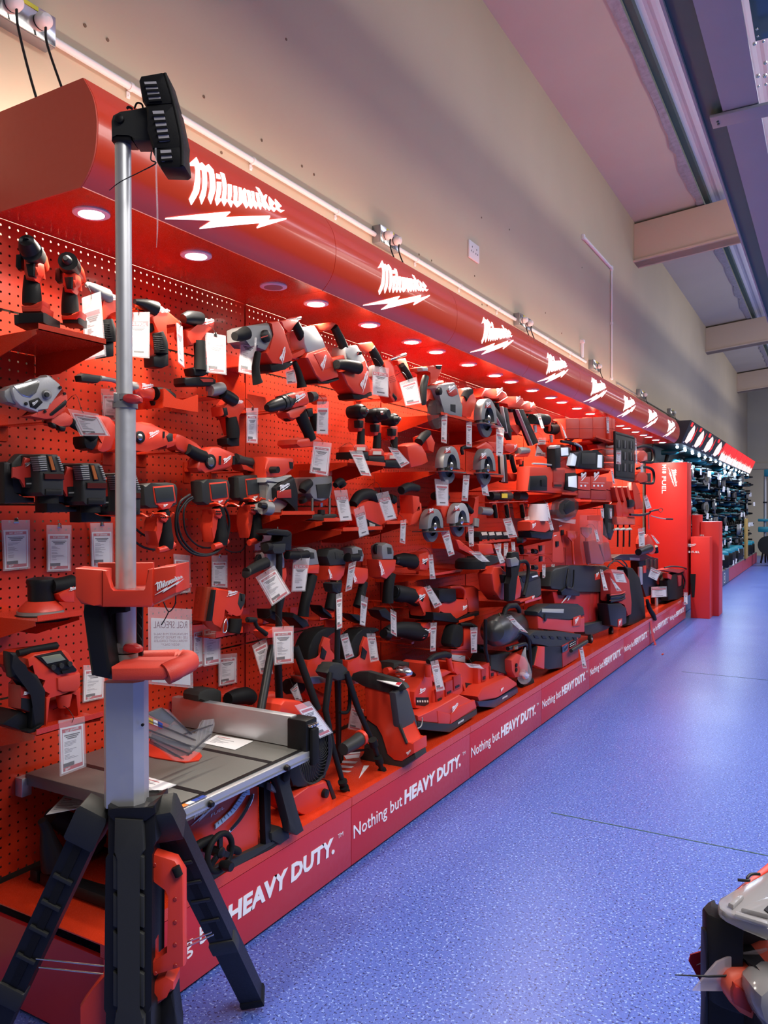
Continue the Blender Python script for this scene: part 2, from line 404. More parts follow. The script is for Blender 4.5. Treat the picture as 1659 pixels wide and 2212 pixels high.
# ragged foil edge of the ceiling board
bm = bmesh.new(); pts = []; rg = random.Random(3); y = -1.0
while y < 23: pts.append(Vector((.585+rg.uniform(-.03, .03), y, cz(.585)-.012))); y += rg.uniform(.12, .4)
prism(bm, pts+[Vector((.665, 23, cz(.665)-.012)), Vector((.665, -1, cz(.665)-.012))], Vector((0, 0, .012))); struct('trim_1', bm, FOIL)
ceil_strip('trim_2', .665, .715, DKG, .03)
bm = bmesh.new(); n = 0; x = .70; prof = []
while x < 6.2: prof.append((x, cz(x)+.10+.008*math.sin(x*60))); x += .026
vs = [[bm.verts.new((x, y, z)) for x, z in prof] for y in (-1, 23.1)]
for i in range(len(prof)-1): bm.faces.new((vs[0][i], vs[0][i+1], vs[1][i+1], vs[1][i]))
struct('ceiling', bm, ROOFL)
for i, y in enumerate((9.14, 15.0, 20.4)):
    bm = bmesh.new(); a, bb = Vector((-.08, y, 4.05)), Vector((6.2, y, 4.05+.63))
    prism(bm, [a, bb, bb+Vector((0, 0, .44)), a+Vector((0, 0, .44))], Vector((0, .22, 0)), .004)
    prism(bm, [a+Vector((0, -.03, 0)), bb+Vector((0, -.03, 0)), bb+Vector((0, -.03, .02)), a+Vector((0, -.03, .02))], Vector((0, .28, 0)))
    struct('trim_%d' % (i+3), bm, BEAMP)
bm = bmesh.new(); box(bm, Vector((3.9, 23.08, 2.40)), (8.2, .05, .16), bev=.01); struct('trim_6', bm, FARP)
# door in the far wall and its dark frame
bm = bmesh.new(); box(bm, Vector((1.55, 23.06, 1.12)), (2.2, .06, 2.24), bev=.01); struct('door_1', bm, WOODD)
for i, xx in enumerate((.95,)):
    bm = bmesh.new(); box(bm, Vector((xx, 23.02, 1.12)), (.12, .06, 2.28), bev=.01); struct('trim_7', bm, DKG)
# joints in the vinyl
for i, y in enumerate((3.05, 6.2)):
    bm = bmesh.new(); box(bm, Vector((3.2, y, .0006)), (4.6, .006, .0012)); struct('trim_%d' % (8+i), bm, DKG)
# overhead steel channel, running the length of the aisle
def zz(u0, z): # lateral offset of a long line crossing the frame's top edge at u0
    return CX-(z-CZ)*(VPX-u0)*CT/HZ
ZB = 3.2; xa, xb, xc = zz(1431, ZB), zz(1496, ZB), zz(1600, ZB)
t = Thing('steel_channel', 'long lilac grey steel channel hanging overhead at top right', 'steel channel')
Y0, Y1 = -.5, 21
def run(pts): # profile in x,z along y
    bm = bmesh.new(); prism(bm, [Vector((x, Y0, z)) for x, z in pts], Vector((0, Y1-Y0, 0))); return bm
t.add('edge_lip', run([(xa-.012, ZB), (xa, ZB), (xa, ZB+.30), (xa-.012, ZB+.30)]), LAV, smooth=False)
t.add('recess', run([(xa, ZB+.02), (xb+.02, ZB+.02), (xb+.02, ZB+.05), (xa, ZB+.05)]), DKG, smooth=False, label='dark green recess beside the lip')
t.add('underside_plate', run([(xb, ZB), (xc, ZB), (xc, ZB+.012), (xb, ZB+.012)]), LAV, smooth=False)
for i, (u, v, u2, v2) in enumerate(((1540, 246, 1545, 274),)):
    p = on(1541, 258, ('z', ZB)); bm = bmesh.new(); box(bm, Vector((p.x+.19, p.y, ZB-.012)), (.40, .13, .016), bev=.003)
    k = t.add('cross_strap', bm, LAV)
    for dy in (-.014, .014):
        bm = bmesh.new(); tube(bm, [Vector((p.x+.022, p.y+dy, ZB-.026)), Vector((p.x+.022, p.y+dy, ZB-.02))], .006, 10); t.add('bolt', bm, DKG, sub=k)
p = on(1620, 100, ('z', ZB))
bm = bmesh.new(); prism(bm, [Vector((xc, -.5, ZB+.2)), Vector((xc+.6, -.5, ZB+.2)), Vector((xc+.6, 4, ZB+.2)), Vector((xc, 4, ZB+.2))], Vector((0, 0, .01)))
t.add('glazed_panel', bm, mat('teal_glass', (.05, .12, .14), .1, var=0))
rg = random.Random(5)
bm = bmesh.new()
for i in range(12):
    q = on(rg.uniform(1608, 1655), rg.uniform(60, 200), ('z', ZB+.2)); bmesh.ops.create_icosphere(bm, subdivisions=2, radius=rg.uniform(.006, .012), matrix=Matrix.Translation(q))
t.add('panel_spots', bm, CHR, kind='stuff')  # small chrome beads scattered over the glazed panel
# ================================================================ display fixture: pegboards, canopy, plinth
PEG, nt, b, N, Lk = node_mat('perforated_red_steel')
b.inputs['Base Color'].default_value = (.58, .033, .008, 1); b.inputs['Roughness'].default_value = .38; b.inputs['Coat Weight'].default_value = .06
tc = N('ShaderNodeTexCoord'); sp = N('ShaderNodeSeparateXYZ'); Lk(tc.outputs['Object'], sp.inputs[0])
def fr(sock):
    a = N('ShaderNodeMath'); a.operation = 'MULTIPLY'; a.inputs[1].default_value = 40; Lk(sock, a.inputs[0])
    c = N('ShaderNodeMath'); c.operation = 'FRACT'; Lk(a.outputs[0], c.inputs[0])
    d = N('ShaderNodeMath'); d.operation = 'SUBTRACT'; d.inputs[1].default_value = .5; Lk(c.outputs[0], d.inputs[0])
    e = N('ShaderNodeMath'); e.operation = 'POWER'; e.inputs[1].default_value = 2; Lk(d.outputs[0], e.inputs[0]); return e.outputs[0]
ad = N('ShaderNodeMath'); Lk(fr(sp.outputs[1]), ad.inputs[0]); Lk(fr(sp.outputs[2]), ad.inputs[1])
gt = N('ShaderNodeMath'); gt.operation = 'GREATER_THAN'; gt.inputs[1].default_value = .0165; Lk(ad.outputs[0], gt.inputs[0]); Lk(gt.outputs[0], b.inputs['Alpha'])
GLOW = mat('backlit_white_sign', (1, .97, .92), .5, emit=1.25, var=0, ecol=(1, .96, .93))
LAMP = mat('downlight_lens', (1, .95, .88), .3, emit=14, var=0, ecol=(1, .93, .80))
CAN = mat('glossy_red_canopy', (.68, .048, .014), .24, coat=.3, var=.03)
CANE = mat('matt_red_end_panel', (.62, .075, .04), .5)
PLI = mat('red_plinth_print', (.50, .020, .026), .38, coat=.2)
SIGN = mat('white_sign_print', (.86, .86, .90), .45)
W0 = 1.233; NB = 8
BZ = [(.26, .722), (.728, 1.230), (1.236, 1.739), (1.745, 1.978)]
ORD = ['nearest the camera', 'second from the camera', 'third from the camera', 'fourth from the camera', 'fifth from the camera', 'sixth from the camera', 'seventh from the camera', 'farthest from the camera']
for k in range(-1, NB):
    t = Thing('pegboard_bay', 'red perforated display board of the bay %s' % (ORD[k] if k >= 0 else 'cut off by the left edge of the picture'), 'pegboard', 'red pegboard bays along the wall')
    y0, y1 = W0+k+.006, W0+k+.994
    if k < 0: y0 = 1.0
    for z0, z1 in BZ:
        bm = bmesh.new(); prism(bm, [Vector((0, y0, z0)), Vector((0, y1, z0)), Vector((0, y1, z1)), Vector((0, y0, z1))], Vector((-.0012, 0, 0)))
        t.add('perforated_panel', bm, PEG, smooth=False)
    bm = bmesh.new(); box(bm, Vector((-.02, y0-.006, 1.1)), (.03, .03, 2.0)); t.add('upright', bm, DRED, smooth=False)
bm = bmesh.new(); box(bm, Vector((-.041, 5.2, 1.925)), (.074, 8.4, .008)); struct('trim_10', bm, DRED)  # unseen ledge added to keep the backlight off the lower pegboard holes
# canopy
PROF = [(.345, 1.978), (.372, 2.005), (.392, 2.04), (.401, 2.085), (.401, 2.13), (.388, 2.18), (.355, 2.233)]
PR = spline([Vector((a, 0, z)) for a, z in PROF], 4)
def cano_x(z):
    for a, bb in zip(PR, PR[1:]):
        if a.z <= z <= bb.z: return a.x+(bb.x-a.x)*(z-a.z)/(bb.z-a.z)
    return .36
for k in range(NB):
    t = Thing('canopy_section', 'glossy red curved canopy section with glowing sign, %s' % ORD[k], 'canopy', 'red illuminated canopy sections')
    y0, y1 = W0+k+.0015, W0+k+.9985
    bm = bmesh.new(); prism(bm, [Vector((p.x, y0, p.z)) for p in PR]+[Vector((p.x-.012, y0, p.z)) for p in PR[::-1]], Vector((0, y1-y0, 0)))
    t.add('fascia', bm, CAN, angle=30)
    bm = bmesh.new(); box(bm, Vector((.175, (y0+y1)/2, 1.984)), (.345, y1-y0, .012)); t.add('soffit', bm, SHELF, smooth=False)
    if k == 0:
        bm = bmesh.new(); prism(bm, [Vector((p.x-.001, y0-.004, p.z)) for p in PR]+[Vector((.02, y0-.004, 2.233)), Vector((.02, y0-.004, 1.978))], Vector((0, .01, 0)))
        t.add('end_panel', bm, CANE, smooth=False, label='matt red end panel')
    if k == NB-1:
        bm = bmesh.new(); prism(bm, [Vector((p.x-.001, y1, p.z)) for p in PR]+[Vector((.02, y1, 2.233)), Vector((.02, y1, 1.978))], Vector((0, .01, 0)))
        t.add('end_panel', bm, CANE, smooth=False)
    bm = bmesh.new()
    for q in LOGO: bm.faces.new([bm.verts.new((0, a*LOGO_W+LOGO_Y0+k, bq*LOGO_W+LOGO_Z0)) for a, bq in q])
    bm.normal_update(); bmesh.ops.triangulate(bm, faces=bm.faces[:]); zz_ = [v.co.z for v in bm.verts]
    for i in range(1, 14):
        z_ = min(zz_)+(max(zz_)-min(zz_))*i/14
        bmesh.ops.bisect_plane(bm, geom=bm.verts[:]+bm.edges[:]+bm.faces[:], plane_co=(0,0,z_), plane_no=(0,0,1))
    r_ = bmesh.ops.extrude_face_region(bm, geom=bm.faces[:]); nv = set(v for v in r_['geom'] if isinstance(v, bmesh.types.BMVert))
    for v in bm.verts: v.co.x = cano_x(v.co.z)+(.0025 if v in nv else .0002)
    t.add('glowing_logo', bm, GLOW, smooth=False, label='glowing white lettering and bolt')
    for j, f in enumerate((.117, .495, .865)):
        c = Vector((.238, W0+k+f, 1.978)); off_ = (k == 0 and j == 2)
        bm = bmesh.new(); tube(bm, [c+Vector((0,0,.004)), c+Vector((0,0,-.004)), c+Vector((0,0,-.006)), c+Vector((0,0,-.0045))], [.046, .046, .042, .033], 28)
        d = t.add('downlight', bm, WHT)
        bm = bmesh.new(); tube(bm, [c+Vector((0,0,-.0035)), c+Vector((0,0,-.0062))], [.032, .032], 24)
        t.add('lens', bm, GRY if off_ else LAMP, sub=d, label='dark unlit lens' if off_ else None)
# plinth
XP = .465; ZP = .244; YP0 = 1.197
for k in range(NB):
    t = Thing('plinth_section', 'red base plinth section with white slogan, %s' % ORD[k], 'plinth', 'red plinth sections under the tools')
    y0, y1 = W0+k+.0015, W0+k+.9985
    if k == 0: y0 = YP0
    bm = bmesh.new(); prism(bm, [Vector((XP, y0, .012)), Vector((XP, y1, .012)), Vector((XP, y1, .211)), Vector((XP, y0, .211))], Vector((-.015, 0, 0)), .001)
    f = t.add('front_panel', bm, PLI)
    bm = bmesh.new(); prism(bm, [Vector((XP+.002, y0, .214)), Vector((XP+.002, y0, ZP)), Vector((-.001, y0, ZP)), Vector((-.001, y0, ZP-.003)), Vector((XP-.012, y0, ZP-.003)), Vector((XP-.012, y0, .214))], Vector((0, y1-y0, 0)))
    t.add('top_plate', bm, SHELF, smooth=False)
    if k == 0:
        bm = bmesh.new(); box(bm, Vector((XP/2, y0+.006, .11)), (XP-.002, .012, .205)); t.add('end_panel', bm, PLI, smooth=False)
    bm = bmesh.new()
    put_text(bm, 'Nothing but', Vector((XP+.001, W0+k+.013, .098)), Vector((0,1,0)), Vector((0,0,1)), .046, w=.345)
    t.add('slogan_lettering', bm, SIGN, sub=f, smooth=False); bm = bmesh.new()
    put_text(bm, 'HEAVY DUTY.', Vector((XP+.001, W0+k+.375, .098)), Vector((0,1,0)), Vector((0,0,1)), .049, w=.52, bold=.04, shear=.07)
    t.add('slogan_lettering', bm, SIGN, sub=f, smooth=False); bm = bmesh.new()
    put_text(bm, 'TM', Vector((XP+.001, W0+k+.915, .134)), Vector((0,1,0)), Vector((0,0,1)), .014, w=.032)
    t.add('trademark_lettering', bm, SIGN, sub=f, smooth=False)
    bm = bmesh.new(); box(bm, Vector((XP-.03, (y0+y1)/2, .0065)), (.012, y1-y0, .012)); t.add('kick_strip', bm, BLK)
# white lettering printed on the plinth top
t = Thing('floor_decal', 'white logo decal lying on the red plinth top beside the light stand', 'decal')
bm = bmesh.new()
for q in ([(1335,700),(1440,690),(1435,712),(1350,722)],[(1325,732),(1425,738),(1410,752),(1318,745)],[(1318,762),(1400,770),(1385,780),(1322,778)],[(1322,795),(1385,800),(1365,808),(1325,806)],[(1500,765),(1465,765),(1433,848)],[(1340,676),(1445,668),(1440,684),(1350,692)]):
    prism(bm, [on(*px('G', p), ('z', ZP+.0016)) for p in q], Vector((0,0,-.0008)))
t.add('decal', bm, SIGN, smooth=False)
# ================================================================ services on the wall
XW = -.08
def wp(u, v, o=0): return on(u, v, ('x', XW+o))
zc = wp(540, 349).z
t = Thing('wall_conduit', 'white round conduit running along the wall above the canopy', 'conduit')
ya = wp(98, 92).y; yb = wp(1640, 1010).y
bm = bmesh.new(); tube(bm, [Vector((XW+.014, 1.0, zc)), Vector((XW+.014, wp(1262,770).y, zc))], .0115, 14); t.add('conduit_pipe', bm, WHT)
bm = bmesh.new(); tube(bm, [Vector((XW+.012, wp(1330,815).y, zc-.03)), Vector((XW+.012, 17.5, zc-.03))], .007, 10); t.add('cable', bm, mat('grey_cable', (.35,.34,.32), .5))
for u in (275, 540, 723, 895, 990, 1072, 1180, 1230):
    y = wp(u, HZ-(zc-CZ)*CT*(VPX-u)/(CX-XW)).y if False else on(u, 500, ('x', XW)).y
    bm = bmesh.new(); tube(bm, [Vector((XW+.014, y-.006, zc)), Vector((XW+.014, y+.006, zc))], .0145, 14)
    box(bm, Vector((XW+.003, y, zc-.024)), (.006, .014, .022), bev=.002); tube(bm, [Vector((XW+.006, y, zc-.027)), Vector((XW+.010, y, zc-.027))], .004, 8)
    t.add('saddle_clip', bm, WHT)
YL = mat('yellow_label', (.75, .68, .05), .5)
def metal_socket(u0, u1, label, cords=2, both=True):
    y0 = on(u0, 500, ('x', XW)).y; y1 = on(u1, 500, ('x', XW)).y; w = max(y1-y0, .09)
    t = Thing('metal_socket', label, 'socket', 'metal sockets on the wall above the canopy')
    t.boxw('back_box', (XW+.022, y0+w/2, zc+.002), (.044, w, .088), mat('galvanised_box', (.30, .31, .33), .35, .6), bev=.003)
    t.boxw('face_plate', (XW+.046, y0+w/2, zc+.002), (.004, w-.004, .084), CHR, bev=.001)
    t.boxw('warning_label', (XW+.0486, y0+w*.5, zc+.036), (.001, w*.4, .012), YL, bev=0)
    for f in ((.27, .73) if both else (.7,)):
        c = Vector((XW+.05, y0+w*f, zc+.004)); bm = bmesh.new()
        tube(bm, [c, c+Vector((.012, 0, 0)), c+Vector((.028, 0, -.004)), c+Vector((.034, 0, -.006))], [.021, .024, .019, .010], 16); k = t.add('plug', bm, WHT)
        end = Vector((.10, c.y+.045*(1 if f > .5 else .3), 2.20)); P = spline([c+Vector((.022, 0, -.02)), c+Vector((.024, .004, -.07)), (c+end)/2+Vector((.02, -.012, -.03)), end], 6)
        bm = bmesh.new(); tube(bm, P, .0035, 8); t.add('power_cord', bm, BLK, sub=k)
    return t
metal_socket(-40, 98, 'metal double socket with two white plugs at the top left corner')
metal_socket(804, 846, 'metal double socket with two white plugs above the second canopy sign')
metal_socket(1109, 1134, 'metal double socket with white plugs above the third and fourth canopy signs')
metal_socket(1271, 1285, 'small metal socket above the canopy beyond the thin vertical wall pipe', both=False)
metal_socket(1374, 1386, 'farthest but one metal socket box above the canopy', both=False)
metal_socket(1441, 1449, 'farthest metal socket box near the end of the red canopy', both=False)
p = wp(1010, 540); q = wp(1032, 540); z0 = wp(1010, 555).z; z1 = wp(1010, 517).z
t = Thing('wall_socket', 'white double socket alone on the wall above the third canopy section', 'socket')
t.boxw('face_plate', (XW+.006, (p.y+q.y)/2, (z0+z1)/2), (.012, q.y-p.y, z1-z0), WHT)
for f in (.28, .72):
    for dz, dy in ((.02, 0), (-.008, -.014), (-.008, .014)):
        t.boxw('pin_hole', (XW+.0125, p.y+(q.y-p.y)*f+dy, (z0+z1)/2+dz), (.001, .006, .010), BLK, bev=0)
t = Thing('wall_pipe', 'thin white pipe dropping down the wall from a short level run', 'pipe')
a, b2, c2 = wp(1260, 512, .012), wp(1321, 580, .012), wp(1321, 818, .012)
b2.z = a.z; c2.y = b2.y
bm = bmesh.new(); tube(bm, [a, b2], .016, 12); t.add('level_pipe', bm, WHT)
bm = bmesh.new(); tube(bm, [b2, c2], .011, 12); t.add('drop_pipe', bm, WHT)
for q_ in (a, b2, c2, (b2+c2)/2): t.boxw('pipe_joint', q_, (.03, .045, .05) if q_ is a or q_ is b2 else (.03,.03,.03), WHT, bev=.008)
t = Thing('pipe_stub', 'short white pipe stub standing on the conduit below the level pipe', 'pipe')
bm = bmesh.new(); a = wp(1257, 738, .012); b2 = wp(1257, 772, .012); tube(bm, [a, b2], .018, 12); t.add('pipe', bm, WHT); t.boxw('cap', a, (.05, .05, .035), WHT, bev=.01)
# old screw holes in the wall
t = Thing('wall_plug', 'brown rawl plugs and old screw holes dotted over the cream wall', 'screw hole', kind='stuff')
bm = bmesh.new()
for u, v in ((183,55),(232,86),(478,330),(440,209),(652,359),(678,377),(565,303),(618,85),(1041,658),(1052,660),(1213,720),(1257,578),(1040,470),(1100,496),(1025,596),(905,550),(932,563),(1178,676)):
    q = wp(u, v); tube(bm, [q, q+Vector((.002, 0, 0))], .006, 8)
t.add('plug_hole', bm, mat('old_hole', (.20, .13, .08), .8))
# ================================================================ tower light on its tripod
def beam(bm, a, b, w, d, up=None, bev=.004, taper=1):
    t = (b-a).normalized(); side = t.cross(up or Vector((-ST, CT, 0))).normalized(); nn = side.cross(t).normalized()
    ra = [a+side*(sx*w/2)+nn*(sy*d/2) for sx, sy in ((-1,-1),(1,-1),(1,1),(-1,1))]
    prism(bm, ra, b-a, bev)
def P3(c, x, y, d): return on(*px(c, (x, y)), ('d', d))
t = Thing('tower_light', 'tall work light on silver telescopic pole and black tripod in the left foreground', 'work light')
h = t.slab('housing', 'H', [(640,165),(690,130),(870,125),(925,150),(935,330),(905,370),(890,400),(885,1310),(905,1340),(905,1620),(620,1620),(625,1370),(640,1330),(650,420),(638,400)], ('d',1.46), .085, BLK, .006)
t.slab('front_cover', 'H', [(683,190),(850,200),(860,385),(825,430),(825,1330),(860,1380),(860,1600),(655,1600),(690,1345),(712,1320),(710,430),(680,395)], ('d',1.448), .02, CHA, .003, sub=h)
for y0, y1 in ((405,620),(640,845),(865,1085),(1105,1320)):
    for a, b in ((674,705),(828,858)): t.slab('side_rib', 'H', [(a,y0),(b,y0+18),(b,y1),(a,y1-12)], ('d',1.452), .012, CHA, .002, sub=h)
t.slab('top_collar', 'H', [(640,115),(690,140),(870,135),(925,105),(930,160),(870,205),(690,215),(640,170)], ('d',1.452), .09, BLK, .004)
c0, c1 = P3('D', 1082, 1060, 1.5), P3('D', 1086, 2110, 1.5)
oct_ = [(-.038,-.018),(-.030,-.030),(.022,-.030),(.037,-.014),(.037,.016),(.022,.030),(-.030,.030),(-.038,.018)]
bm = bmesh.new(); prism(bm, [c1+Vector((CT,ST,0))*a+Vector((-ST,CT,0))*b for a, b in oct_], c0-c1, 0); t.add('column', bm, ALU, angle=20)
t.turn('lock_hole', 'D', (1220,1442), ('d',1.478), [(0,13),(.004,13)], BLK)
bm = bmesh.new(); tube(bm, [P3('D',1078,740,1.5), P3('D',1078,-700,1.5)]+[], [85/3.95*1.5/FP]*2, 28)
bm.free(); bm = bmesh.new(); tube(bm, [P3('P',272,1400,1.5), P3('P',271,868,1.5)], .0192, 28); t.add('lower_pole', bm, ALU)
bm = bmesh.new(); tube(bm, [P3('P',269,872,1.5), P3('P',265.5,288,1.5)], .0152, 28); t.add('upper_pole', bm, ALU)
for dy, cc, off in ((0, 'C', 0), (480, 'D', 2)):
    def q(x, y): return (x+off, y+dy)
    k = t.turn('pole_collar', cc, q(1072,360), ('d',1.5), [(0,1),(0,1)], GRY) if False else None
    bm = bmesh.new(); a = P3(cc, *q(1068,405), 1.5); b = P3(cc, *q(1068,352), 1.5); tube(bm, [a, b], .0235, 26); k = t.add('pole_collar', bm, GRY)
    bm = bmesh.new(); a = P3(cc, *q(1078,340), 1.5); b = P3(cc, *q(1078,290), 1.5); tube(bm, [a, b], .0225, 26); t.add('collar_ring', bm, GRY, sub=k)
    t.slab('clamp_block', cc, [q(964,268),q(1020,270),q(1025,350),q(964,352)], ('d',1.478), .03, GRY, .003, sub=k)
    t.slab('clamp_lever', cc, [q(1040,282),q(1110,278),q(1200,296),q(1198,362),q(1040,350)], ('d',1.47), .02, mat('dull_red_plastic', (.48,.03,.03), .4), .006, sm=1, sub=k, label='red clamp lever')
# battery tray
k = t.slab('tray', 'D', [(872,122),(912,130),(932,285),(962,316),(1222,320),(1252,290),(1258,118),(1302,110),(1302,425),(1288,442),(872,440)], ('d',1.40), .016, RED, .003)
t.slab('tray_side', 'D', [(638,106),(876,122),(876,440),(800,428),(690,416),(640,352)], ('d',1.405), .05, RED, .004, sub=k)
t.slab('tray_side', 'D', [(1298,112),(1502,84),(1505,318),(1298,428)], ('d',1.405), .10, RED, .004, sub=k)
t.slab('tray_back', 'D', [(830,62),(1306,60),(1310,330),(830,330)], ('d',1.555), .012, RED, .003, sub=k)
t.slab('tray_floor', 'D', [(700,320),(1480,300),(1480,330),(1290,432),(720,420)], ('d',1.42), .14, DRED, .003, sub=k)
bm = bmesh.new(); o = P3('D', 1322, 338, 1.4035); put_logo(bm, o, Vector((CT,ST,0))+Vector((0,0,.22)), Vector((0,0,1)), .058, .001); t.add('logo_lettering', bm, WHT, sub=k, smooth=False)
k = t.slab('battery_dock', 'D', [(708,360),(822,372),(862,450),(945,950),(940,1062),(772,1025),(712,480)], ('d',1.43), .09, BLK, .006)
t.slab('dock_rim', 'D', [(855,450),(1072,442),(1074,486),(930,490),(935,930),(900,900),(862,520)], ('d',1.46), .05, RUB, .003, sub=k)
for xs in ((935,992),(1163,1212)):
    t.slab('lattice_strut', 'D', [(xs[0],438),(xs[1],438),(xs[1],858),(xs[0],858)], ('d',1.53), .01, BLK, .001, sub=k)
    for j in range(4):
        y = 470+j*95; t.slab('lattice_web', 'D', [(xs[0]+8,y),(xs[1]-8,y+55),(xs[1]-8,y+66),(xs[0]+8,y+11)], ('d',1.526), .004, CHA, 0, sub=k)
k = t.slab('handle_plate', 'D', [(938,958),(1392,952),(1432,982),(1430,1042),(1392,1070),(946,1076)], ('d',1.40), .11, mat('matt_red_plastic', (.58,.045,.025), .55, bump=.2, scale=500), .008)
MR = MATS['matt_red_plastic']
bm = bmesh.new(); tube(bm, spline([P3('D',1412,1012,1.41), P3('D',1520,960,1.43), P3('D',1622,905,1.50), P3('D',1560,872,1.56), P3('D',1230,880,1.56)], 6), [.020]*6+[.019]*6+[.0165]*13, 16); t.add('grip', bm, MR, sub=k)
bm = bmesh.new(); tube(bm, [P3('D',1075,960,1.49), P3('D',1075,925,1.49), P3('D',1075,905,1.49)], [.052,.046,.034], 24); t.add('collar_boss', bm, MR, sub=k)
t.boxw('level_vial', P3('D',1262,888,1.53), (.016,.01,.006), BLK, sub=k)
# legs
LT, LF = P3('H', 585, 130, 1.50), P3('P', -62, 2335, 1.66)
RT, RF = P3('H', 960, 120, 1.50), on(548, 2158, ('z', .02))
for (a, b, s_) in ((LT, LF, -1), (RT, RF, 1)):
    bm = bmesh.new(); dd = (b-a)
    beam(bm, a, b, .052, .040, bev=.005); k = t.add('leg', bm, BLK)
    nrm = Vector((ST, -CT, 0))
    bm = bmesh.new(); beam(bm, a+dd*.10+nrm*.021, a+dd*.60+nrm*.021, .016, .006, bev=.002); t.add('leg_channel', bm, RUB, sub=k)
    for f in (.22,.31,.40,.5):
        bm = bmesh.new(); c = a+dd*f+nrm*.024; beam(bm, c-dd*.006, c+dd*.006, .040, .006, bev=.001); t.add('leg_bridge', bm, CHA, sub=k)
    bm = bmesh.new(); c = a+dd*.64+nrm*.012; beam(bm, c-dd*.035, c+dd*.035, .058, .03, bev=.008); t.add('leg_joint', bm, CHA, sub=k)
    bm = bmesh.new(); beam(bm, a-dd*.02+nrm*.008, a+dd*.10+nrm*.008, .062, .052, bev=.012); t.add('leg_shoulder', bm, CHA, sub=k)
    bm = bmesh.new(); beam(bm, b-dd*.04, b+dd*.006, .056, .046, bev=.008); t.add('rubber_foot', bm, RUB, sub=k)
k = t.slab('carry_handle', 'H', [(885,390),(1045,440),(1094,520),(1098,1080),(885,1145),(885,1045),(930,1035),(1022,1008),(1030,650),(1008,602),(932,545),(885,530)], ('d',1.49), .034, RED, .008)
t.slab('handle_web', 'H', [(884,520),(922,545),(925,1045),(886,1060)], ('d',1.50), .03, RED, .005, sub=k)
for x, y in ((922,465),(1046,670),(1046,808),(1046,942),(1048,1068),(928,1114)): t.turn('rivet_hole', 'H', (x,y), ('d',1.489), [(0,13),(.001,10)], DRED, sub=k)
t.limb('latch', 'H', [(1048,478,26),(1070,530,24)], ('d',1.485), RUB, sub=k, k=1)
k = t.slab('foot_pad', 'H', [(468,1318),(560,1200),(642,1098),(642,1600),(500,1600),(480,1420)], ('d',1.50), .05, RED, .01)
t.slab('foot_pad', 'H', [(885,1190),(985,1132),(1040,1162),(1036,1218),(985,1240),(900,1340)], ('d',1.50), .05, RED, .006)
t.slab('rear_foot', 'H', [(905,1330),(960,1240),(1036,1218),(1042,1350),(1060,1440),(1060,1600),(905,1600)], ('d',1.52), .05, BLK, .006)
for p in (((215,1025),(642,1072)), ((232,1076),(640,1120)), ((885,1020),(1262,868)), ((885,1058),(1275,882))):
    bm = bmesh.new(); tube(bm, [P3('H',*p[0],1.53), P3('H',*p[1],1.53)], .0016, 8); t.add('stay_rod', bm, CHR)
# head
k = t.slab('swivel_bracket', 'R', [(478,520),(486,495),(520,482),(630,458),(655,480),(668,560),(655,607),(575,608),(565,575),(500,572),(480,600)], ('d',1.475), .05, CHA, .005)
t.turn('knob', 'R', (519,517), ('d',1.475), [(0,19),(.006,18),(.008,8)], BLK, sub=k)
t.slab('pole_cap', 'R', [(480,575),(500,570),(564,572),(570,606),(478,603)], ('d',1.478), .046, BLK, .005, sub=k)
t.limb('hook', 'R', [(548,470,5),(556,462,6),(572,470,5)], ('d',1.49), BLK, sub=k); t.limb('hook', 'R', [(580,470,4),(592,445,4),(612,450,4),(618,470,4)], ('d',1.49), BLK, sub=k)
for i, (o, ln) in enumerate((
  ([(597,345),(606,325),(697,309),(716,311),(724,326),(752,425),(748,447),(632,452),(612,432)], [(622,353),(674,351),(697,436),(646,441)]),
  ([(628,452),(750,441),(760,450),(789,590),(786,640),(655,642),(636,560)], [(658,479),(706,477),(733,607),(688,612)]),
  ([(652,641),(786,628),(795,714),(780,725),(692,722),(680,706)], [(692,649),(738,646),(743,694),(698,698)]))):
    k = t.slab('lamp_head', 'R', o, ('d',1.45), .06, BLK, .006)
    t.slab('led_window', 'R', ln, ('d',1.4485), .003, LENSG, .0, sub=k, label='silver louvred led window')
    n = (4, 5, 2)[i]
    for j in range(n):
        f = (j+.5)/n; A_ = Vector(ln[0]).lerp(Vector(ln[3]), f); B_ = Vector(ln[1]).lerp(Vector(ln[2]), f)
        t.slab('louvre', 'R', [(A_.x-2,A_.y),(B_.x+2,B_.y),(B_.x+3,B_.y+9),(A_.x-1,A_.y+9)], ('d',1.4455), .005, BLK, .0, sub=k)
t.limb('rear_rib', 'R', [(712,318,8),(748,440,8),(782,600,8),(786,716,8)], ('d',1.452), RUB)
t.limb('zip_tie', 'R', [(655,650,3),(652,690,3),(672,706,3),(600,745,2.2),(520,785,2),(472,822,1.5)], ('d',1.44), BLK)
t.limb('hanging_strap', 'R', [(672,640,4),(676,800,4),(680,960,3.5),(676,1070,1)], ('d',1.45), CLR, label='clear trailing strap')
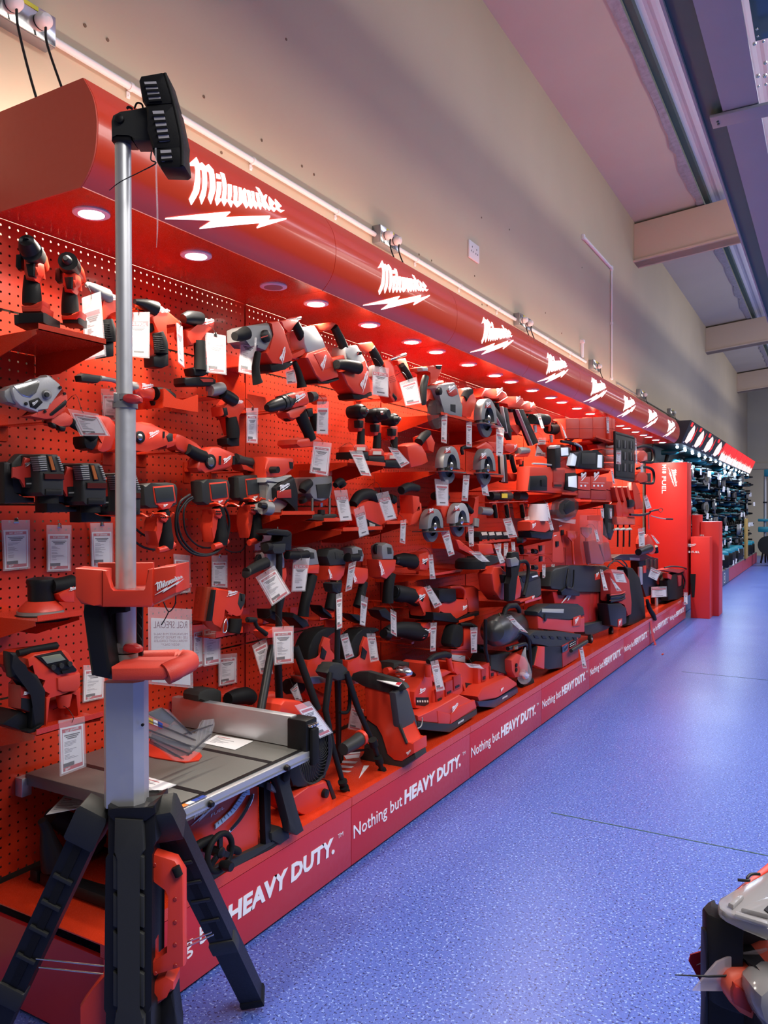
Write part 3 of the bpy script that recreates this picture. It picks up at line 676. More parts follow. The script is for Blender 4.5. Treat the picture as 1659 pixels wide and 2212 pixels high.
# reversed price card zip-tied below the tray
tt = tag('reversed plastic wallet price card hanging below the red battery tray of the tower light', 'P', [(320,1311),(414,1316),(417,1486),(322,1477)], CX-1.3, face='d', group='', back=True)
q = [P3('P',326,1338,1.425), P3('P',410,1338,1.425)]
bm = bmesh.new(); e1 = (q[0]-q[1]); 
for s_, yy, hh, ww in (('RGL SPECIAL', 1357, .013, .062),): put_text(bm, s_, P3('P',368,yy,1.43), e1, Vector((0,0,1)), hh, w=ww, align=1)
for s_, yy in (('MILWAUKEE M18 SAL-0',1372),('LED 18V TRIPOD TOWER',1379.5),('WORK LIGHT CORDLESS',1387),('*BODY ONLY*',1395)): put_text(bm, s_, P3('P',369,yy,1.43), e1, Vector((0,0,1)), .0045, w=.062 if yy < 1390 else .035, align=1)
tt.add('reversed_lettering', bm, mat('show_through_print', (.35,.25,.27), .6), smooth=False)
bm = bmesh.new(); tube(bm, spline([P3('D',1395,395,1.41), P3('D',1440,478,1.41), P3('D',1492,420,1.41), P3('D',1500,340,1.41)], 5), .0012, 8); tube(bm, spline([P3('D',1440,478,1.41), P3('D',1415,530,1.41), P3('D',1378,592,1.41)], 4), .001, 8); tt.add('zip_tie', bm, BLK)
# ================================================================ table saw
TZ = .52
t = Thing('table_saw', 'grey topped table saw with clear blade guard, on the plinth behind the tower light', 'table saw')
def pb(x0, x1, y0, y1, z0, z1): return Vector(((x0+x1)/2, (y0+y1)/2, (z0+z1)/2)), (abs(x1-x0), abs(y1-y0), abs(z1-z0))
def bx(t, name, x0, x1, y0, y1, z0, z1, m, bev=.003, sub=None, label=None):
    c, s = pb(x0, x1, y0, y1, z0, z1); return t.boxw(name, c, s, m, bev=bev, sub=sub, label=label)
TGM = mat('painted_table_grey', (.165,.165,.15), .38, .2, bump=.05, scale=300)
k = bx(t, 'table', .02, .532, 1.315, 1.90, TZ-.032, TZ, TGM, .004)
for y in (1.43, 1.70): bx(t, 'mitre_slot', .03, .53, y, y+.018, TZ-.004, TZ+.0006, BLK, 0, sub=k)
bx(t, 'end_rail', .0, .03, 1.30, 1.33, TZ-.06, TZ-.01, ALU, .003)
k = bx(t, 'front_rail', .532, .562, 1.285, 1.90, TZ-.030, TZ-.002, ALU, .003)
bx(t, 'rail_groove', .560, .5635, 1.29, 1.895, TZ-.022, TZ-.018, GRY, 0, sub=k)
bx(t, 'rack_strip', .533, .545, 1.34, 1.89, TZ-.003, TZ+.001, BLK, 0, sub=k)
for f in (.06,.24,.75):
    c = Vector((.565, 1.285+.6*f, TZ-.016)); bm = bmesh.new(); tube(bm, [c, c+Vector((.004,0,0)), c+Vector((.012,0,0))], [.009,.009,.006], 12); t.add('rail_screw', bm, BLK, sub=k)
bx(t, 'scale_cursor', .558, .568, 1.345, 1.43, TZ-.032, TZ+.004, CLR2, .001, sub=k, label='clear scale cursor')
for j, m_ in enumerate((ORG, PAP, BLU, BLU)): bx(t, 'warning_sticker', .545, .559, 1.345+.021*j, 1.364+.021*j, TZ+.0008, TZ+.0018, m_, 0, sub=k)
k = bx(t, 'rip_fence', .02, .50, 1.845, 1.875, TZ+.002, TZ+.092, ALU, .003)
bx(t, 'fence_head', .49, .56, 1.838, 1.895, TZ-.03, TZ+.088, BLK, .006, sub=k); bx(t, 'fence_latch', .56, .575, 1.85, 1.885, TZ-.045, TZ+.062, RUB, .006, sub=k)
for i in range(3): bx(t, 'fence_screw', .555, .575, 1.845+.014*i, 1.853+.014*i, TZ+.068, TZ+.076, CHR, .002, sub=k)
XS = .455
k = t.slab('saw_body', 'G', [(268,1085),(785,848),(785,1285),(395,1490),(345,1470),(300,1300)], XS, .36, RED, .01)
t.slab('body_recess', 'G', [(275,1110),(545,955),(500,1080),(330,1160),(280,1190)], XS+.002, .004, DRED, .001, sub=k)
t.logo('G', (335,1160), 210, XS+.003, 24, sub=k)
bm = bmesh.new(); o = W('G', (470,1103), XS+.003); put_text(bm, 'FUEL', o, Vector((0,1,.12)), Vector((0,0,1)), .008, w=.052); t.add('fuel_lettering', bm, WHT, sub=k, smooth=False)
arc = [(500,1180),(560,1130),(620,1075),(670,1010),(700,960),(718,925)]
inn = [(498,1148),(550,1105),(600,1055),(640,1000),(670,955),(690,932)]
t.slab('bevel_scale', 'G', inn+[(722,920),(725,955)]+arc[::-1][1:], XS+.006, .003, mat('pale_blue_scale', (.45,.62,.85), .5), 0, sub=k)
bm = bmesh.new()
for j in range(14):
    f = j/13*4.99; i = int(f); f -= i
    a = Vector(inn[i]).lerp(Vector(inn[i+1]), f); b = Vector(arc[i]).lerp(Vector(arc[i+1]), f); b = a.lerp(b, .55 if j % 2 else .8)
    tube(bm, [W('G', a, XS+.007), W('G', b, XS+.007)], .0006, 5)
t.add('scale_marks', bm, TBLK, sub=k, smooth=False)
t.limb('bevel_slot', 'G', [(590,1200,9),(650,1135,9),(700,1060,9),(735,1000,9),(748,950,9)], XS+.006, CHR, sq=.3, sub=k); t.limb('bevel_slot_opening', 'G', [(600,1182,13),(655,1120,16),(700,1050,16),(732,985,13),(744,952,9)], XS+.008, BLK, sq=.2, sub=k)
# handwheel
o = W('G', (528,1330), XS+.05); bm = bmesh.new(); R_ = .046
tube(bm, [o+Vector((0, math.cos(a)*R_, math.sin(a)*R_)) for a in [i*math.pi/16 for i in range(33)]], .008, 10, cap=False)
k = t.add('hand_wheel', bm, RUB)
for j in range(3):
    a = math.radians(90+120*j); bm = bmesh.new(); beam(bm, o, o+Vector((0, math.cos(a)*R_, math.sin(a)*R_)), .014, .008, up=Vector((1,0,0)), bev=.002); t.add('spoke', bm, BLK, sub=k)
bm = bmesh.new(); tube(bm, [o+Vector((-.06,0,0)), o, o+Vector((.006,0,0)), o+Vector((.010,0,0))], [.010,.014,.014,.008], 14); t.add('hub', bm, BLK, sub=k)
bm = bmesh.new(); c = o+Vector((.004, .0, -.03)); tube(bm, [c, c+Vector((.02,0,0)), c+Vector((.035,0,0))], [.010,.014,.011], 14); t.add('crank_knob', bm, BLK, sub=k)
t.limb('bevel_lever', 'G', [(350,1320,22),(395,1280,30),(480,1240,26)], XS+.02, RUB)
t.limb('bevel_lever', 'G', [(590,1300,24),(640,1320,26),(655,1330,18)], XS+.02, RUB)
k = t.slab('frame', 'G', [(400,1480),(560,1395),(865,1262),(935,1215),(938,1270),(862,1310),(560,1450),(420,1565)], XS+.012, .02, CHA, .004)
t.slab('frame_post', 'G', [(783,868),(862,850),(864,1270),(822,1288),(820,900),(783,905)], XS+.012, .02, BLK, .004, sub=k)
t.slab('frame_post', 'G', [(215,1095),(272,1075),(300,1480),(262,1560),(215,1300)], XS+.012, .02, BLK, .004, sub=k)
t.slab('frame_corner', 'G', [(865,1205),(930,1165),(985,1195),(988,1240),(925,1285),(870,1255)], XS+.02, .05, CHA, .008, sub=k)
k = t.slab('folding_leg', 'G', [(905,800),(935,780),(985,788),(993,840),(975,890),(1012,985),(1080,1190),(1035,1222),(985,1200),(975,1120),(930,945),(902,860)], XS+.05, .03, CHA, .006)
t.turn('leg_pivot', 'G', (955,828), XS+.055, [(0,42),(.006,40),(.010,22)], RUB, sub=k)
t.slab('leg_brace', 'G', [(865,880),(915,940),(905,950),(862,925)], XS+.03, .02, GRY, .003, sub=k)
bx(t, 'lower_frame_bar', .10, .44, 1.30, 1.33, .25, .28, BLK, .005); bx(t, 'lower_frame_bar', .06, .09, 1.30, 1.85, .25, .28, BLK, .005)
t.limb('dust_port', 'H', [(250,200,26),(275,250,34),(290,330,52),(320,430,75),(330,470,80)], .14, BLK, k=3)
t.limb('motor_housing', 'H', [(300,170,50),(420,230,70),(560,330,90)], .12, RUB, k=3)
t.slab('rear_foot', 'H', [(150,560),(200,510),(265,520),(300,560),(640,640),(640,740),(420,690),(190,640),(155,620)], ('y',1.31), .04, BLK, .006)
# blade guard, lying on the red throat plate
th_ = [W('G',p,.25) for p in ((0,0),)]
pts = [on(*px('G',p),('z',TZ+.004)) for p in ((-20,600),(60,580),(240,640),(400,680),(412,700),(390,728),(300,742),(100,710),(-20,680))]
bm = bmesh.new(); prism(bm, pts, Vector((0,0,-.004)), .001); k = t.add('throat_plate', bm, RED)
def G3(x, y, xx): return W('G', (x, y), xx)
GX0, GX1 = .36, .42
gk = None
for gx, dxx in ((GX1, 0), (GX0, -14)):
    gk = t.slab('blade_guard', 'G', [(55+dxx,425),(150+dxx,388),(195+dxx,402),(330+dxx,545),(380+dxx,560),(430+dxx,470),(490,462),(495,500),(465+dxx,600),(385+dxx,690),(330+dxx,735),(240+dxx,735),(100+dxx,610),(40+dxx,520)], gx, .003, CLR2, 0, label='clear plastic blade guard side')
for p0, p1 in (((60,470),(370,600)),((60,530),(340,640)),((70,580),(330,690)),((110,620),(290,722)),((300,560),(480,500)),((320,700),(470,560)),((55,425),(40,520)),((150,390),(345,560))):
    bm = bmesh.new(); tube(bm, [G3(*p0,GX1+.002), G3(*p1,GX1+.002)], .0018, 6); t.add('guard_rib', bm, SMK, sub=gk)
    bm = bmesh.new(); tube(bm, [G3(p0[0]-10,p0[1],GX0), G3(p1[0]-10,p1[1],GX0)], .0018, 6); t.add('guard_rib', bm, SMK, sub=gk)
for j in range(4):
    bm = bmesh.new(); x = 400+j*26; tube(bm, [G3(x,480+j*-3,GX1), G3(x-20,570,GX1), G3(x-30,640-j*10,GX1)], .0015, 6); t.add('guard_tooth', bm, CLR2, sub=gk)
for j, m_ in enumerate((YEL, PAP, BLU)): t.slab('warning_sticker', 'G', [(62+32*j,450+14*j),(90+32*j,462+14*j),(92+32*j,498+12*j),(64+32*j,484+14*j)], GX1+.002, .001, m_, 0, sub=gk)
t.slab('guard_arm', 'G', [(60,425),(150,392),(250,460),(205,500),(110,455)], .39, .012, mat('guard_black', (.05,.05,.05), .2), .002, sub=gk)
t.slab('riving_knife', 'G', [(90,560),(330,640),(350,690),(240,710),(70,620)], .39, .003, SMK, 0, sub=gk)
# papers on the saw
def sheet(label, c, pts, z, m=PAP, lines=True, grp=None):
    P = [on(*px(c,p),('z',z)) for p in pts]; t = Thing('paper_leaflet', label, 'leaflet', grp)
    bm = bmesh.new(); prism(bm, P, Vector((0,0,-.0008)), mi=0)
    if lines:
        for j in range(7):
            f = .15+.1*j; a = P[0].lerp(P[3], f); b = P[1].lerp(P[2], f); g = .25+.6*random.random()
            q = [a.lerp(b,.1), a.lerp(b,g), a.lerp(b,g)+(P[3]-P[0])*.03, a.lerp(b,.1)+(P[3]-P[0])*.03]
            prism(bm, [v+Vector((0,0,.0006)) for v in q], Vector((0,0,-.0003)), mi=1 if j else 2)
    t.add('sheet', bm, [m, TGRY, TRED], smooth=False); return t
sheet('white price leaflet lying on the saw table beside the silver fence', 'G', [(505,565),(745,605),(625,662),(420,618)], TZ+.002)
sheet('white leaflet lying on the front left of the saw table, behind the silver column', 'G', [(30,830),(245,890),(100,952),(0,930)], TZ+.002)
sheet('crumpled white leaflet tucked under the left end of the saw table', 'H', [(385,50),(570,85),(460,130),(275,165)], TZ-.07)
# ================================================================ fan beside the saw
FX = .40
t = Thing('cordless_fan', 'red and black cordless fan with spiral grille between table saw and tripod', 'fan')
o = W('G', (1140,690), FX); s_ = scale_at('G', FX, (1140,690)); R_ = 190*s_
bm = bmesh.new(); tube(bm, [o+Vector((-.05,0,0)), o+Vector((-.01,0,0)), o, o+Vector((.002,0,0))], [R_*.93,R_,R_,R_*.93], 16, cap=True); t.add('grille_drum', bm, BLK)
bm = bmesh.new(); tube(bm, [o+Vector((.006, math.cos(a)*R_*.97, math.sin(a)*R_*.97)) for a in [i*math.pi/16 for i in range(33)]], .005, 8, cap=False); k = t.add('grille_ring', bm, CHA)
for j in range(30):
    a0 = 2*math.pi*j/30; bm = bmesh.new(); tube(bm, [o+Vector((.008, math.cos(a0+f*1.0)*R_*(.2+.75*f), math.sin(a0+f*1.0)*R_*(.2+.75*f))) for f in (0,.25,.5,.75,1)], .0013, 5); t.add('grille_blade', bm, CHA, sub=k)
bm = bmesh.new(); tube(bm, [o, o+Vector((.012,0,0)), o+Vector((.014,0,0))], [R_*.22,R_*.22,R_*.15], 18); t.add('hub', bm, RUB, sub=k)
t.slab('handle_head', 'G', [(918,420),(930,370),(955,342),(1060,345),(1110,380),(1130,450),(1060,440),(1020,455),(940,440)], FX-.005, .09, RED, .01)
k = t.slab('base', 'G', [(1000,965),(1110,905),(1130,900),(1225,858),(1245,870),(1305,1030),(1280,1045),(1195,1098),(1120,1102),(1055,1080),(1010,1040)], FX+.02, .12, RED, .008)
t.slab('base_trim', 'G', [(1222,858),(1248,865),(1310,1030),(1285,1045)], FX+.024, .05, BLK, .004, sub=k)
t.turn('speed_knob', 'G', (1206,945), FX+.022, [(0,30),(.012,28),(.014,10)], BLK, sub=k)
t.slab('yoke', 'G', [(985,700),(1040,640),(1050,800),(1110,880),(1100,915),(1040,890),(1010,905),(990,850)], FX+.01, .05, BLK, .006)
t.slab('yoke', 'G', [(1225,520),(1255,520),(1255,700),(1215,850),(1190,850),(1240,690)], FX+.01, .04, BLK, .005)
tag('white price tag hanging from the red handle of the fan', 'G', [(1015,375),(1110,345),(1262,550),(1178,588)], FX+.03, 0, near=False, group='')
# ================================================================ laser tripods
def leg3(t, name, pts, r, x=None, n=12, m=BLK, c='G', xs=None, sub=None):
    P = [W(c, p, xs[i] if xs else x) for i, p in enumerate(pts)]; bm = bmesh.new(); tube(bm, P, r, n); return t.add(name, bm, m, sub)
t = Thing('laser_tripod', 'tall black laser tripod with crank and red collar standing behind the table saw', 'tripod')
X1 = .26
k = t.slab('head_plate', 'E', [(775,575),(850,560),(960,572),(990,590),(988,615),(960,622),(800,618),(772,600)], X1+.02, .05, BLK, .005)
t.limb('mount_screw', 'E', [(868,545,5),(868,570,6)], X1, CHR, sub=k, k=1)
t.slab('head_arm', 'E', [(915,610),(992,600),(988,745),(930,748),(935,690),(850,690),(820,700),(818,682),(910,670)], X1+.015, .05, BLK, .006)
t.slab('head_body', 'E', [(822,690),(945,685),(940,760),(915,778),(845,778),(828,745)], X1+.02, .055, CHA, .008)
t.limb('lock_knob', 'E', [(765,720,38),(800,715,34),(825,712,12)], X1+.02, RUB, k=1)
leg3(t, 'centre_column', [(881,770),(877,1400)], .0115, X1, c='E')
k = t.slab('collar', 'E', [(770,1440),(835,1400),(900,1410),(1010,1400),(1010,1450),(990,1480),(790,1500)], X1+.03, .06, RED, .008, label='red leg collar')
t.limb('crank', 'E', [(605,1335,18),(670,1338,20),(692,1400,16),(770,1460,22)], X1+.03, RUB, k=1)
t.limb('crank_knob', 'E', [(610,1338,24),(680,1340,22)], X1+.03, RUB, k=1)
for pts, xs in (([(868,-10),(790,430)], (X1+.03, X1+.10)), ([(905,60),(918,430)], (X1-.02, X1-.06)), ([(1018,-10),(1165,400)], (X1+.03, X1+.09))):
    leg3(t, 'leg', pts, .0135, c='G', xs=xs)
t = Thing('laser_tripod', 'black laser tripod with spread legs standing on the red plinth beside the fan', 'tripod')
X2 = .33
k = leg3(t, 'centre_column', [(1386,1100),(1375,1690)], .0105, X2, c='E')
t.slab('top_mount', 'E', [(1330,1030),(1342,1018),(1418,1018),(1424,1032),(1412,1095),(1385,1115),(1345,1100),(1338,1060)], X2+.02, .04, BLK, .005)
t.limb('mount_screw', 'E', [(1375,1000,5),(1375,1020,6)], X2, BRASS, k=1)
t.limb('column_lock', 'E', [(1378,1680,44),(1378,1740,46)], X2, RUB, k=1)
t.slab('shoulder', 'G', [(1250,130),(1262,95),(1330,95),(1345,140),(1375,165),(1380,200),(1300,215),(1240,190),(1218,160)], X2+.02, .05, CHA, .008)
for pts, xs in (([(1245,160),(1215,400),(1262,640),(1330,880),(1345,935)], (X2+.02,X2+.03,X2+.05,X2+.08,X2+.085)), ([(1295,190),(1300,420),(1300,660),(1312,760)], (X2-.03,X2-.06,X2-.08,X2-.1)), ([(1350,160),(1430,400),(1535,640),(1585,800)], (X2+.02,X2+.04,X2+.08,X2+.09))):
    k = leg3(t, 'leg', pts, [.0125,.0115,.0105,.009,.009][:len(pts)], c='G', xs=xs)
    a, b = Vector(pts[-2]), Vector(pts[-1])
    for f in (-.15, .55):
        m_ = a.lerp(b, f); d_ = (b-a)*.12; leg3(t, 'leg_clamp', [tuple(m_-d_), tuple(m_+d_)], .0165, xs[-1], m=RUB, sub=k)
    leg3(t, 'rubber_foot', [tuple(b-(b-a)*.05), tuple(b)], .017, xs[-1], m=RUB, sub=k)
t.limb('carry_grip', 'G', [(1320,200,10),(1368,215,12),(1368,400,12),(1310,420,10)], X2+.01, RUB)
t.slab('spreader', 'G', [(1310,672),(1500,655),(1505,668),(1310,690)], X2+.03, .01, BLK, .002)
# ================================================================ tools: short helpers
class K(Thing):
    def __init__(s, c, X, name, label, cat, group=None):
        super().__init__(name, label, cat, group); s.c = c; s.X = X
    def s(s, n, pts, m, o=0, th=.03, b=.004, sm=0, sub=None, lb=None):
        if s.c in 'NVMUXOLK': th = min(th, .085)
        return s.slab(n, s.c, pts, s.pl(o), th, m, b, sm, sub, lb)
    def l(s, n, pts, m, o=0, k=5, sq=1., sub=None, n_=12, lb=None): return s.limb(n, s.c, pts, s.pl(o), m, sq, k, n_, sub, lb)
    def r(s, n, p, prof, m, o=0, sub=None, lb=None, N=18): return s.turn(n, s.c, p, s.pl(o), prof, m, None, N, sub, lb)
    def g(s, p, w, ang=0, o=0, sub=None, m=None): return s.logo(s.c, p, w, s.pl(o), ang, m, sub)
    def pl(s, o): return s.X+o if not isinstance(s.X, tuple) else (s.X[0], s.X[1]-o if s.X[0] != 'x' else s.X[1]+o)
    def t3(s, n, pts, m, sub=None, N=14, lb=None):
        """(x, y, r, offset towards the viewer) round body"""
        P = []; R = []
        for x, y, r, o in pts:
            pl = plane(s.pl(o)); P.append(on(*px(s.c, (x, y)), pl)); R.append(r*scale_at(s.c, pl, (x, y)))
        bm = bmesh.new(); tube(bm, P, R, N, ref=Vector((0,0,1))); return s.add(n, bm, m, sub, lb)
def xf(c, p, x): # plane square to the view where pixel p meets plane x
    return dx(c, p, x)
def shelf(label, c, pl_, pr_, xf_=.28, gus=True, name='display_shelf', lip=.013, dz=.06):
    a, b = W(c, pl_, xf_), W(c, pr_, xf_); z = (a.z+b.z)/2; y0, y1 = a.y, b.y
    t = Thing(name, label, 'shelf', 'red metal shelves hooked on the pegboards')
    bx(t, 'shelf_plate', .002, xf_, y0, y1, z-.002, z, SHELF, 0)
    bx(t, 'front_lip', xf_-.002, xf_, y0, y1, z-.002, z+lip, SHELF, 0)
    if gus:
        for y in (y0, y1):
            bm = bmesh.new(); prism(bm, [Vector((.002,y,z-.002)), Vector((xf_-.01,y,z-.002)), Vector((xf_-.01,y,z-.012)), Vector((xf_*.35,y,z-dz)), Vector((.002,y,z-dz))], Vector((0,.002,0)))
            t.add('side_gusset', bm, SHELF, smooth=False)
    return t
PL_ = [0]
def plo(): PL_[0] += 1; return .0035+.0002*(PL_[0] % 23)
def hook(label, c, p, x0=0, x1=.2, n=2, gap=.05):
    t = Thing('display_hook', label, 'hook', 'red wire hooks holding tools'); a = W(c, p, x1)
    for i in range(n):
        y = a.y+gap*i; bm = bmesh.new(); tube(bm, [Vector((0,y,a.z)), Vector((x1,y,a.z)), Vector((x1+.004,y,a.z+.012))], .003, 8); t.add('prong', bm, SHELF)
    bx(t, 'back_plate', .001, plo(), a.y-.015, a.y+gap*(n-1)+.015, a.z-.02, a.z+.02, SHELF, .001); return t
def cradle(label, c, p, x1=.16, w=.09, h=.03):
    """folded red steel cradle under a tool"""
    a = W(c, p, x1); t = Thing('display_cradle', label, 'holder', 'folded red steel holders under the tools')
    bx(t, 'arm', .002, x1, a.y-w/2, a.y+w/2, a.z-.003, a.z, SHELF, 0)
    bx(t, 'end_tab', x1-.002, x1, a.y-w/2, a.y+w/2, a.z-.003, a.z+h*.5, SHELF, 0)
    bx(t, 'back_plate', .001, plo(), a.y-w/2, a.y+w/2, a.z-h*1.3, a.z+h, SHELF, 0); return t
# compact pistol tool seen from its nose
def front_driver(c, x, y, s, X, label, kind='driver', batt='slim', group=None, name='impact_driver', cat='impact driver'):
    t = K(c, xf(c, (x, y), X), name, label, cat, group)
    def q(pts): return [(x+p[0]*s, y+p[1]*s)+tuple(v*s if i == 0 else v for i, v in enumerate(p[2:])) for p in pts]
    if kind == 'drill':
        k = t.t3('chuck', q([(-40,-120,30,.05),(-36,-112,62,.05),(-20,-60,84,.03),(0,-25,86,.02)]), BLK); t.t3('chuck_jaw', q([(-42,-124,24,.056),(-42,-124,12,.056),(-41,-123,11,.046)]), CHA, sub=k)
        t.t3('clutch_ring', q([(0,-25,94,.02),(40,30,90,-.03)]), CHA)
    else:
        k = t.t3('nose', q([(-10,-60,88,.02),(0,-30,92,.0),(20,0,92,-.03)]), BLK); t.t3('collar', q([(-30,-85,28,.035),(-24,-78,38,.03),(-10,-60,42,.02)]), CHA, sub=k)
        t.t3('hex_socket', q([(-34,-90,20,.044),(-30,-85,24,.034)]), CHR, sub=k)
    t.t3('motor_housing', q([(20,0,88,-.03),(60,60,84,-.08),(90,110,66,-.12)]), RED)
    t.s('trigger_housing', q([(-62,40),(-50,18),(30,22),(62,60),(70,120),(40,170),(30,225),(-50,215),(-56,150)]), RED, .0, .04, .008)
    t.s('trigger', q([(-48,85),(28,82),(26,195),(-26,190)]), BLK, .008, .02, .004)
    t.l('grip', q([(5,190,58),(10,320,76),(12,440,80)]), RUB, -.03, sq=.9)
    t.s('grip_band', q([(-74,440),(28,455),(58,412),(98,398),(96,440),(66,478),(-74,478)]), RED, .0, .05, .004)
    if batt == 'slim': t.s('battery', q([(-70,474),(92,446),(90,520),(-68,520)]), BLK, -.005, .06, .006)
    else:
        t.s('battery_neck', q([(-80,500),(92,496),(100,440),(-90,440)]), RED, .0, .07, .006)
        t.s('battery', q([(-110,500),(110,500),(112,590),(-112,600)]), BLK, .01, .10, .006)
    t.s('belt_clip', q([(-130,5),(-85,0),(-78,130),(-112,140),(-134,110)]), BLK, -.02, .02, .004)
    if batt == 'block': t.s('battery_base', q([(-152,515),(90,525),(88,580),(80,595),(-148,605)]), CHA, .0, .10, .006)
    return t
# ================================================================ first and second bays, top rows
shelf('small red shelf carrying the two compact drivers at the upper left', 'A', (330,1035), (905,1150), .28)
t = front_driver('A', 262, 385, 1.0, .22, 'compact drill driver with keyless chuck, leftmost on the small upper left shelf', 'drill', 'block', name='drill_driver', cat='drill')
t = front_driver('A', 588, 505, .92, .22, 'compact impact driver standing right of the drill on the small upper left shelf', 'driver', 'slim')
def pistol(c, X, label, head, body, bx_, grip, bt, name='impact_wrench', cat='impact wrench', logo=None, ribs=True, group=None, headm=GRY):
    """side profile tool: head limb, red body slab, trigger, grip limb, battery slab"""
    t = K(c, X, name, label, cat, group)
    t.l('gear_head', head, headm, .01, k=2)
    k = t.s('motor_housing', body, RED, .015, .055, .008)
    if logo: t.g(logo[:2], logo[2], logo[3], .017, sub=k)
    t.s('trigger', bx_, BLK, .0, .02, .004)
    t.l('grip', grip, RUB, .012)
    if ribs:
        a, b = grip[0], grip[-1]
        for j in range(7):
            f = .2+.1*j; x, y, r = [a[i]+(b[i]-a[i])*f for i in range(3)]
            t.l('grip_rib', [(x-r*.9,y-3,4),(x,y+1,5),(x+r*.9,y+4,4)], BLK, .012+r*scale_at(c, X, (x, y))*.95, k=1, n_=6)
    t.s('battery', bt, BLK, .012, .045, .006)
    return t
t = pistol('A', .17, 'compact impact wrench with grey angled nose, partly behind the silver pole', [(742,650,26),(800,680,40),(905,745,62),(925,750,55)],
    [(905,700),(1110,800),(1130,870),(1080,910),(990,880),(940,870),(925,930),(870,1000),(858,960),(862,880),(900,800)],
    [(880,830),(930,850),(925,880),(885,880)], [(905,950,55),(925,1050,66),(938,1140,58)], [(890,1150),(978,1130),(978,1262),(905,1275)], logo=(930,775,120,-22))
t = pistol('A', .17, 'compact impact wrench just right of the silver pole in the top row', [(1150,795,22),(1200,805,34),(1262,830,56),(1320,860,70)],
    [(1320,810),(1390,830),(1540,960),(1545,990),(1500,1010),(1400,960),(1440,1220),(1400,1180),(1370,1090),(1330,960),(1280,930),(1290,880)],
    [(1280,985),(1325,975),(1328,1030),(1300,1060),(1280,1030)], [(1345,1060,50),(1370,1150,62),(1375,1240,60)], [(1312,1262),(1440,1222),(1445,1340),(1390,1364),(1318,1350)], logo=(1350,885,100,-20), headm=BLK)
cradle('red steel holder under the impact wrench right of the silver pole', 'A', (1215,870), .16, .05)
t = pistol('B', .17, 'impact wrench hanging left of the first hanging price tag in the top row', [(62,350,40),(110,340,58),(190,345,58),(215,350,50)],
    [(205,325),(235,330),(335,375),(330,440),(250,480),(200,520),(160,580),(120,580),(100,500),(90,440),(200,420)],
    [(112,500),(165,490),(170,560),(130,572)], [(200,540,52),(205,680,50),(205,790,55)], [(150,770),(285,740),(300,810),(240,840),(165,835)], logo=(220,400,110,-10), headm=BLK, ribs=False)
cradle('red steel holder under the impact wrench beside the first price tag', 'B', (140,400), .17, .08)
t = K('B', .16, 'right_angle_drill', 'right angle drill held above its own battery, second row left of the panel seam', 'right angle drill')
t.s('battery', [(75,850),(200,845),(320,850),(345,870),(345,905),(300,925),(90,925),(75,900)], BLK, .02, .05, .006); t.s('battery_label', [(205,862),(318,862),(318,890),(235,890)], DRED, .022, .002, 0)
t.l('angle_neck', [(290,960,50),(350,950,55),(395,940,50)], GRY, .01, k=2)
t.l('chuck', [(400,985,45),(450,1020,55),(500,1050,50)], BLK, .015, k=2)
k = t.s('motor_housing', [(490,990),(530,1000),(590,1080),(600,1120),(550,1140),(530,1170),(545,1300),(500,1340),(480,1200),(440,1170),(400,1180),(390,1100),(460,1080)], RED, .015, .05, .006); t.g((500,1070), 75, -20, .017, sub=k)
t.s('trigger', [(405,1110),(440,1105),(450,1170),(420,1185)], BLK, .018, .02)
t.l('grip', [(470,1190,48),(485,1290,58),(490,1370,54)], RUB, .012); t.s('battery_foot', [(435,1370),(545,1330),(545,1435),(480,1440),(440,1420)], BLK, .012, .045)
cradle('red steel holder under the right angle drill', 'B', (330,1020), .16, .07)
t = K('A', .16, 'ratchet', 'long grey necked ratchet lying behind the silver pole in the second row', 'ratchet')
t.s('ratchet_head', [(690,1425),(720,1405),(860,1425),(870,1470),(840,1490),(700,1475)], CHA, .01, .03, .006); t.l('neck', [(855,1450,24),(930,1460,20),(990,1475,22),(1150,1530,50)], GRY, .0)
k = t.s('motor_housing', [(1140,1480),(1220,1490),(1330,1520),(1340,1600),(1320,1650),(1180,1600),(1150,1570)], RED, .015, .05, .012, 1); t.g((1200,1545), 110, -8, .017, sub=k)
t.l('grip', [(1320,1580,58),(1400,1590,58),(1470,1620,45)], RUB, .0); t.s('switch', [(1310,1640),(1345,1650),(1345,1680),(1325,1680)], BLK, .0, .02)
t = Thing('empty_cradle', 'red folded steel cradle with notch, holding the grip end of the long ratchet', 'holder')
t.slab('front_plate', 'A', [(1392,1535),(1412,1540),(1500,1620),(1560,1635),(1690,1590),(1690,1740),(1388,1690)], .19, .002, SHELF, 0); bx(t, 'side_arm', .002, .19, W('A',(1390,1690),.19).y, W('A',(1392,1690),.19).y+.002, W('A',(1390,1700),.19).z, W('A',(1390,1540),.19).z, SHELF, 0)
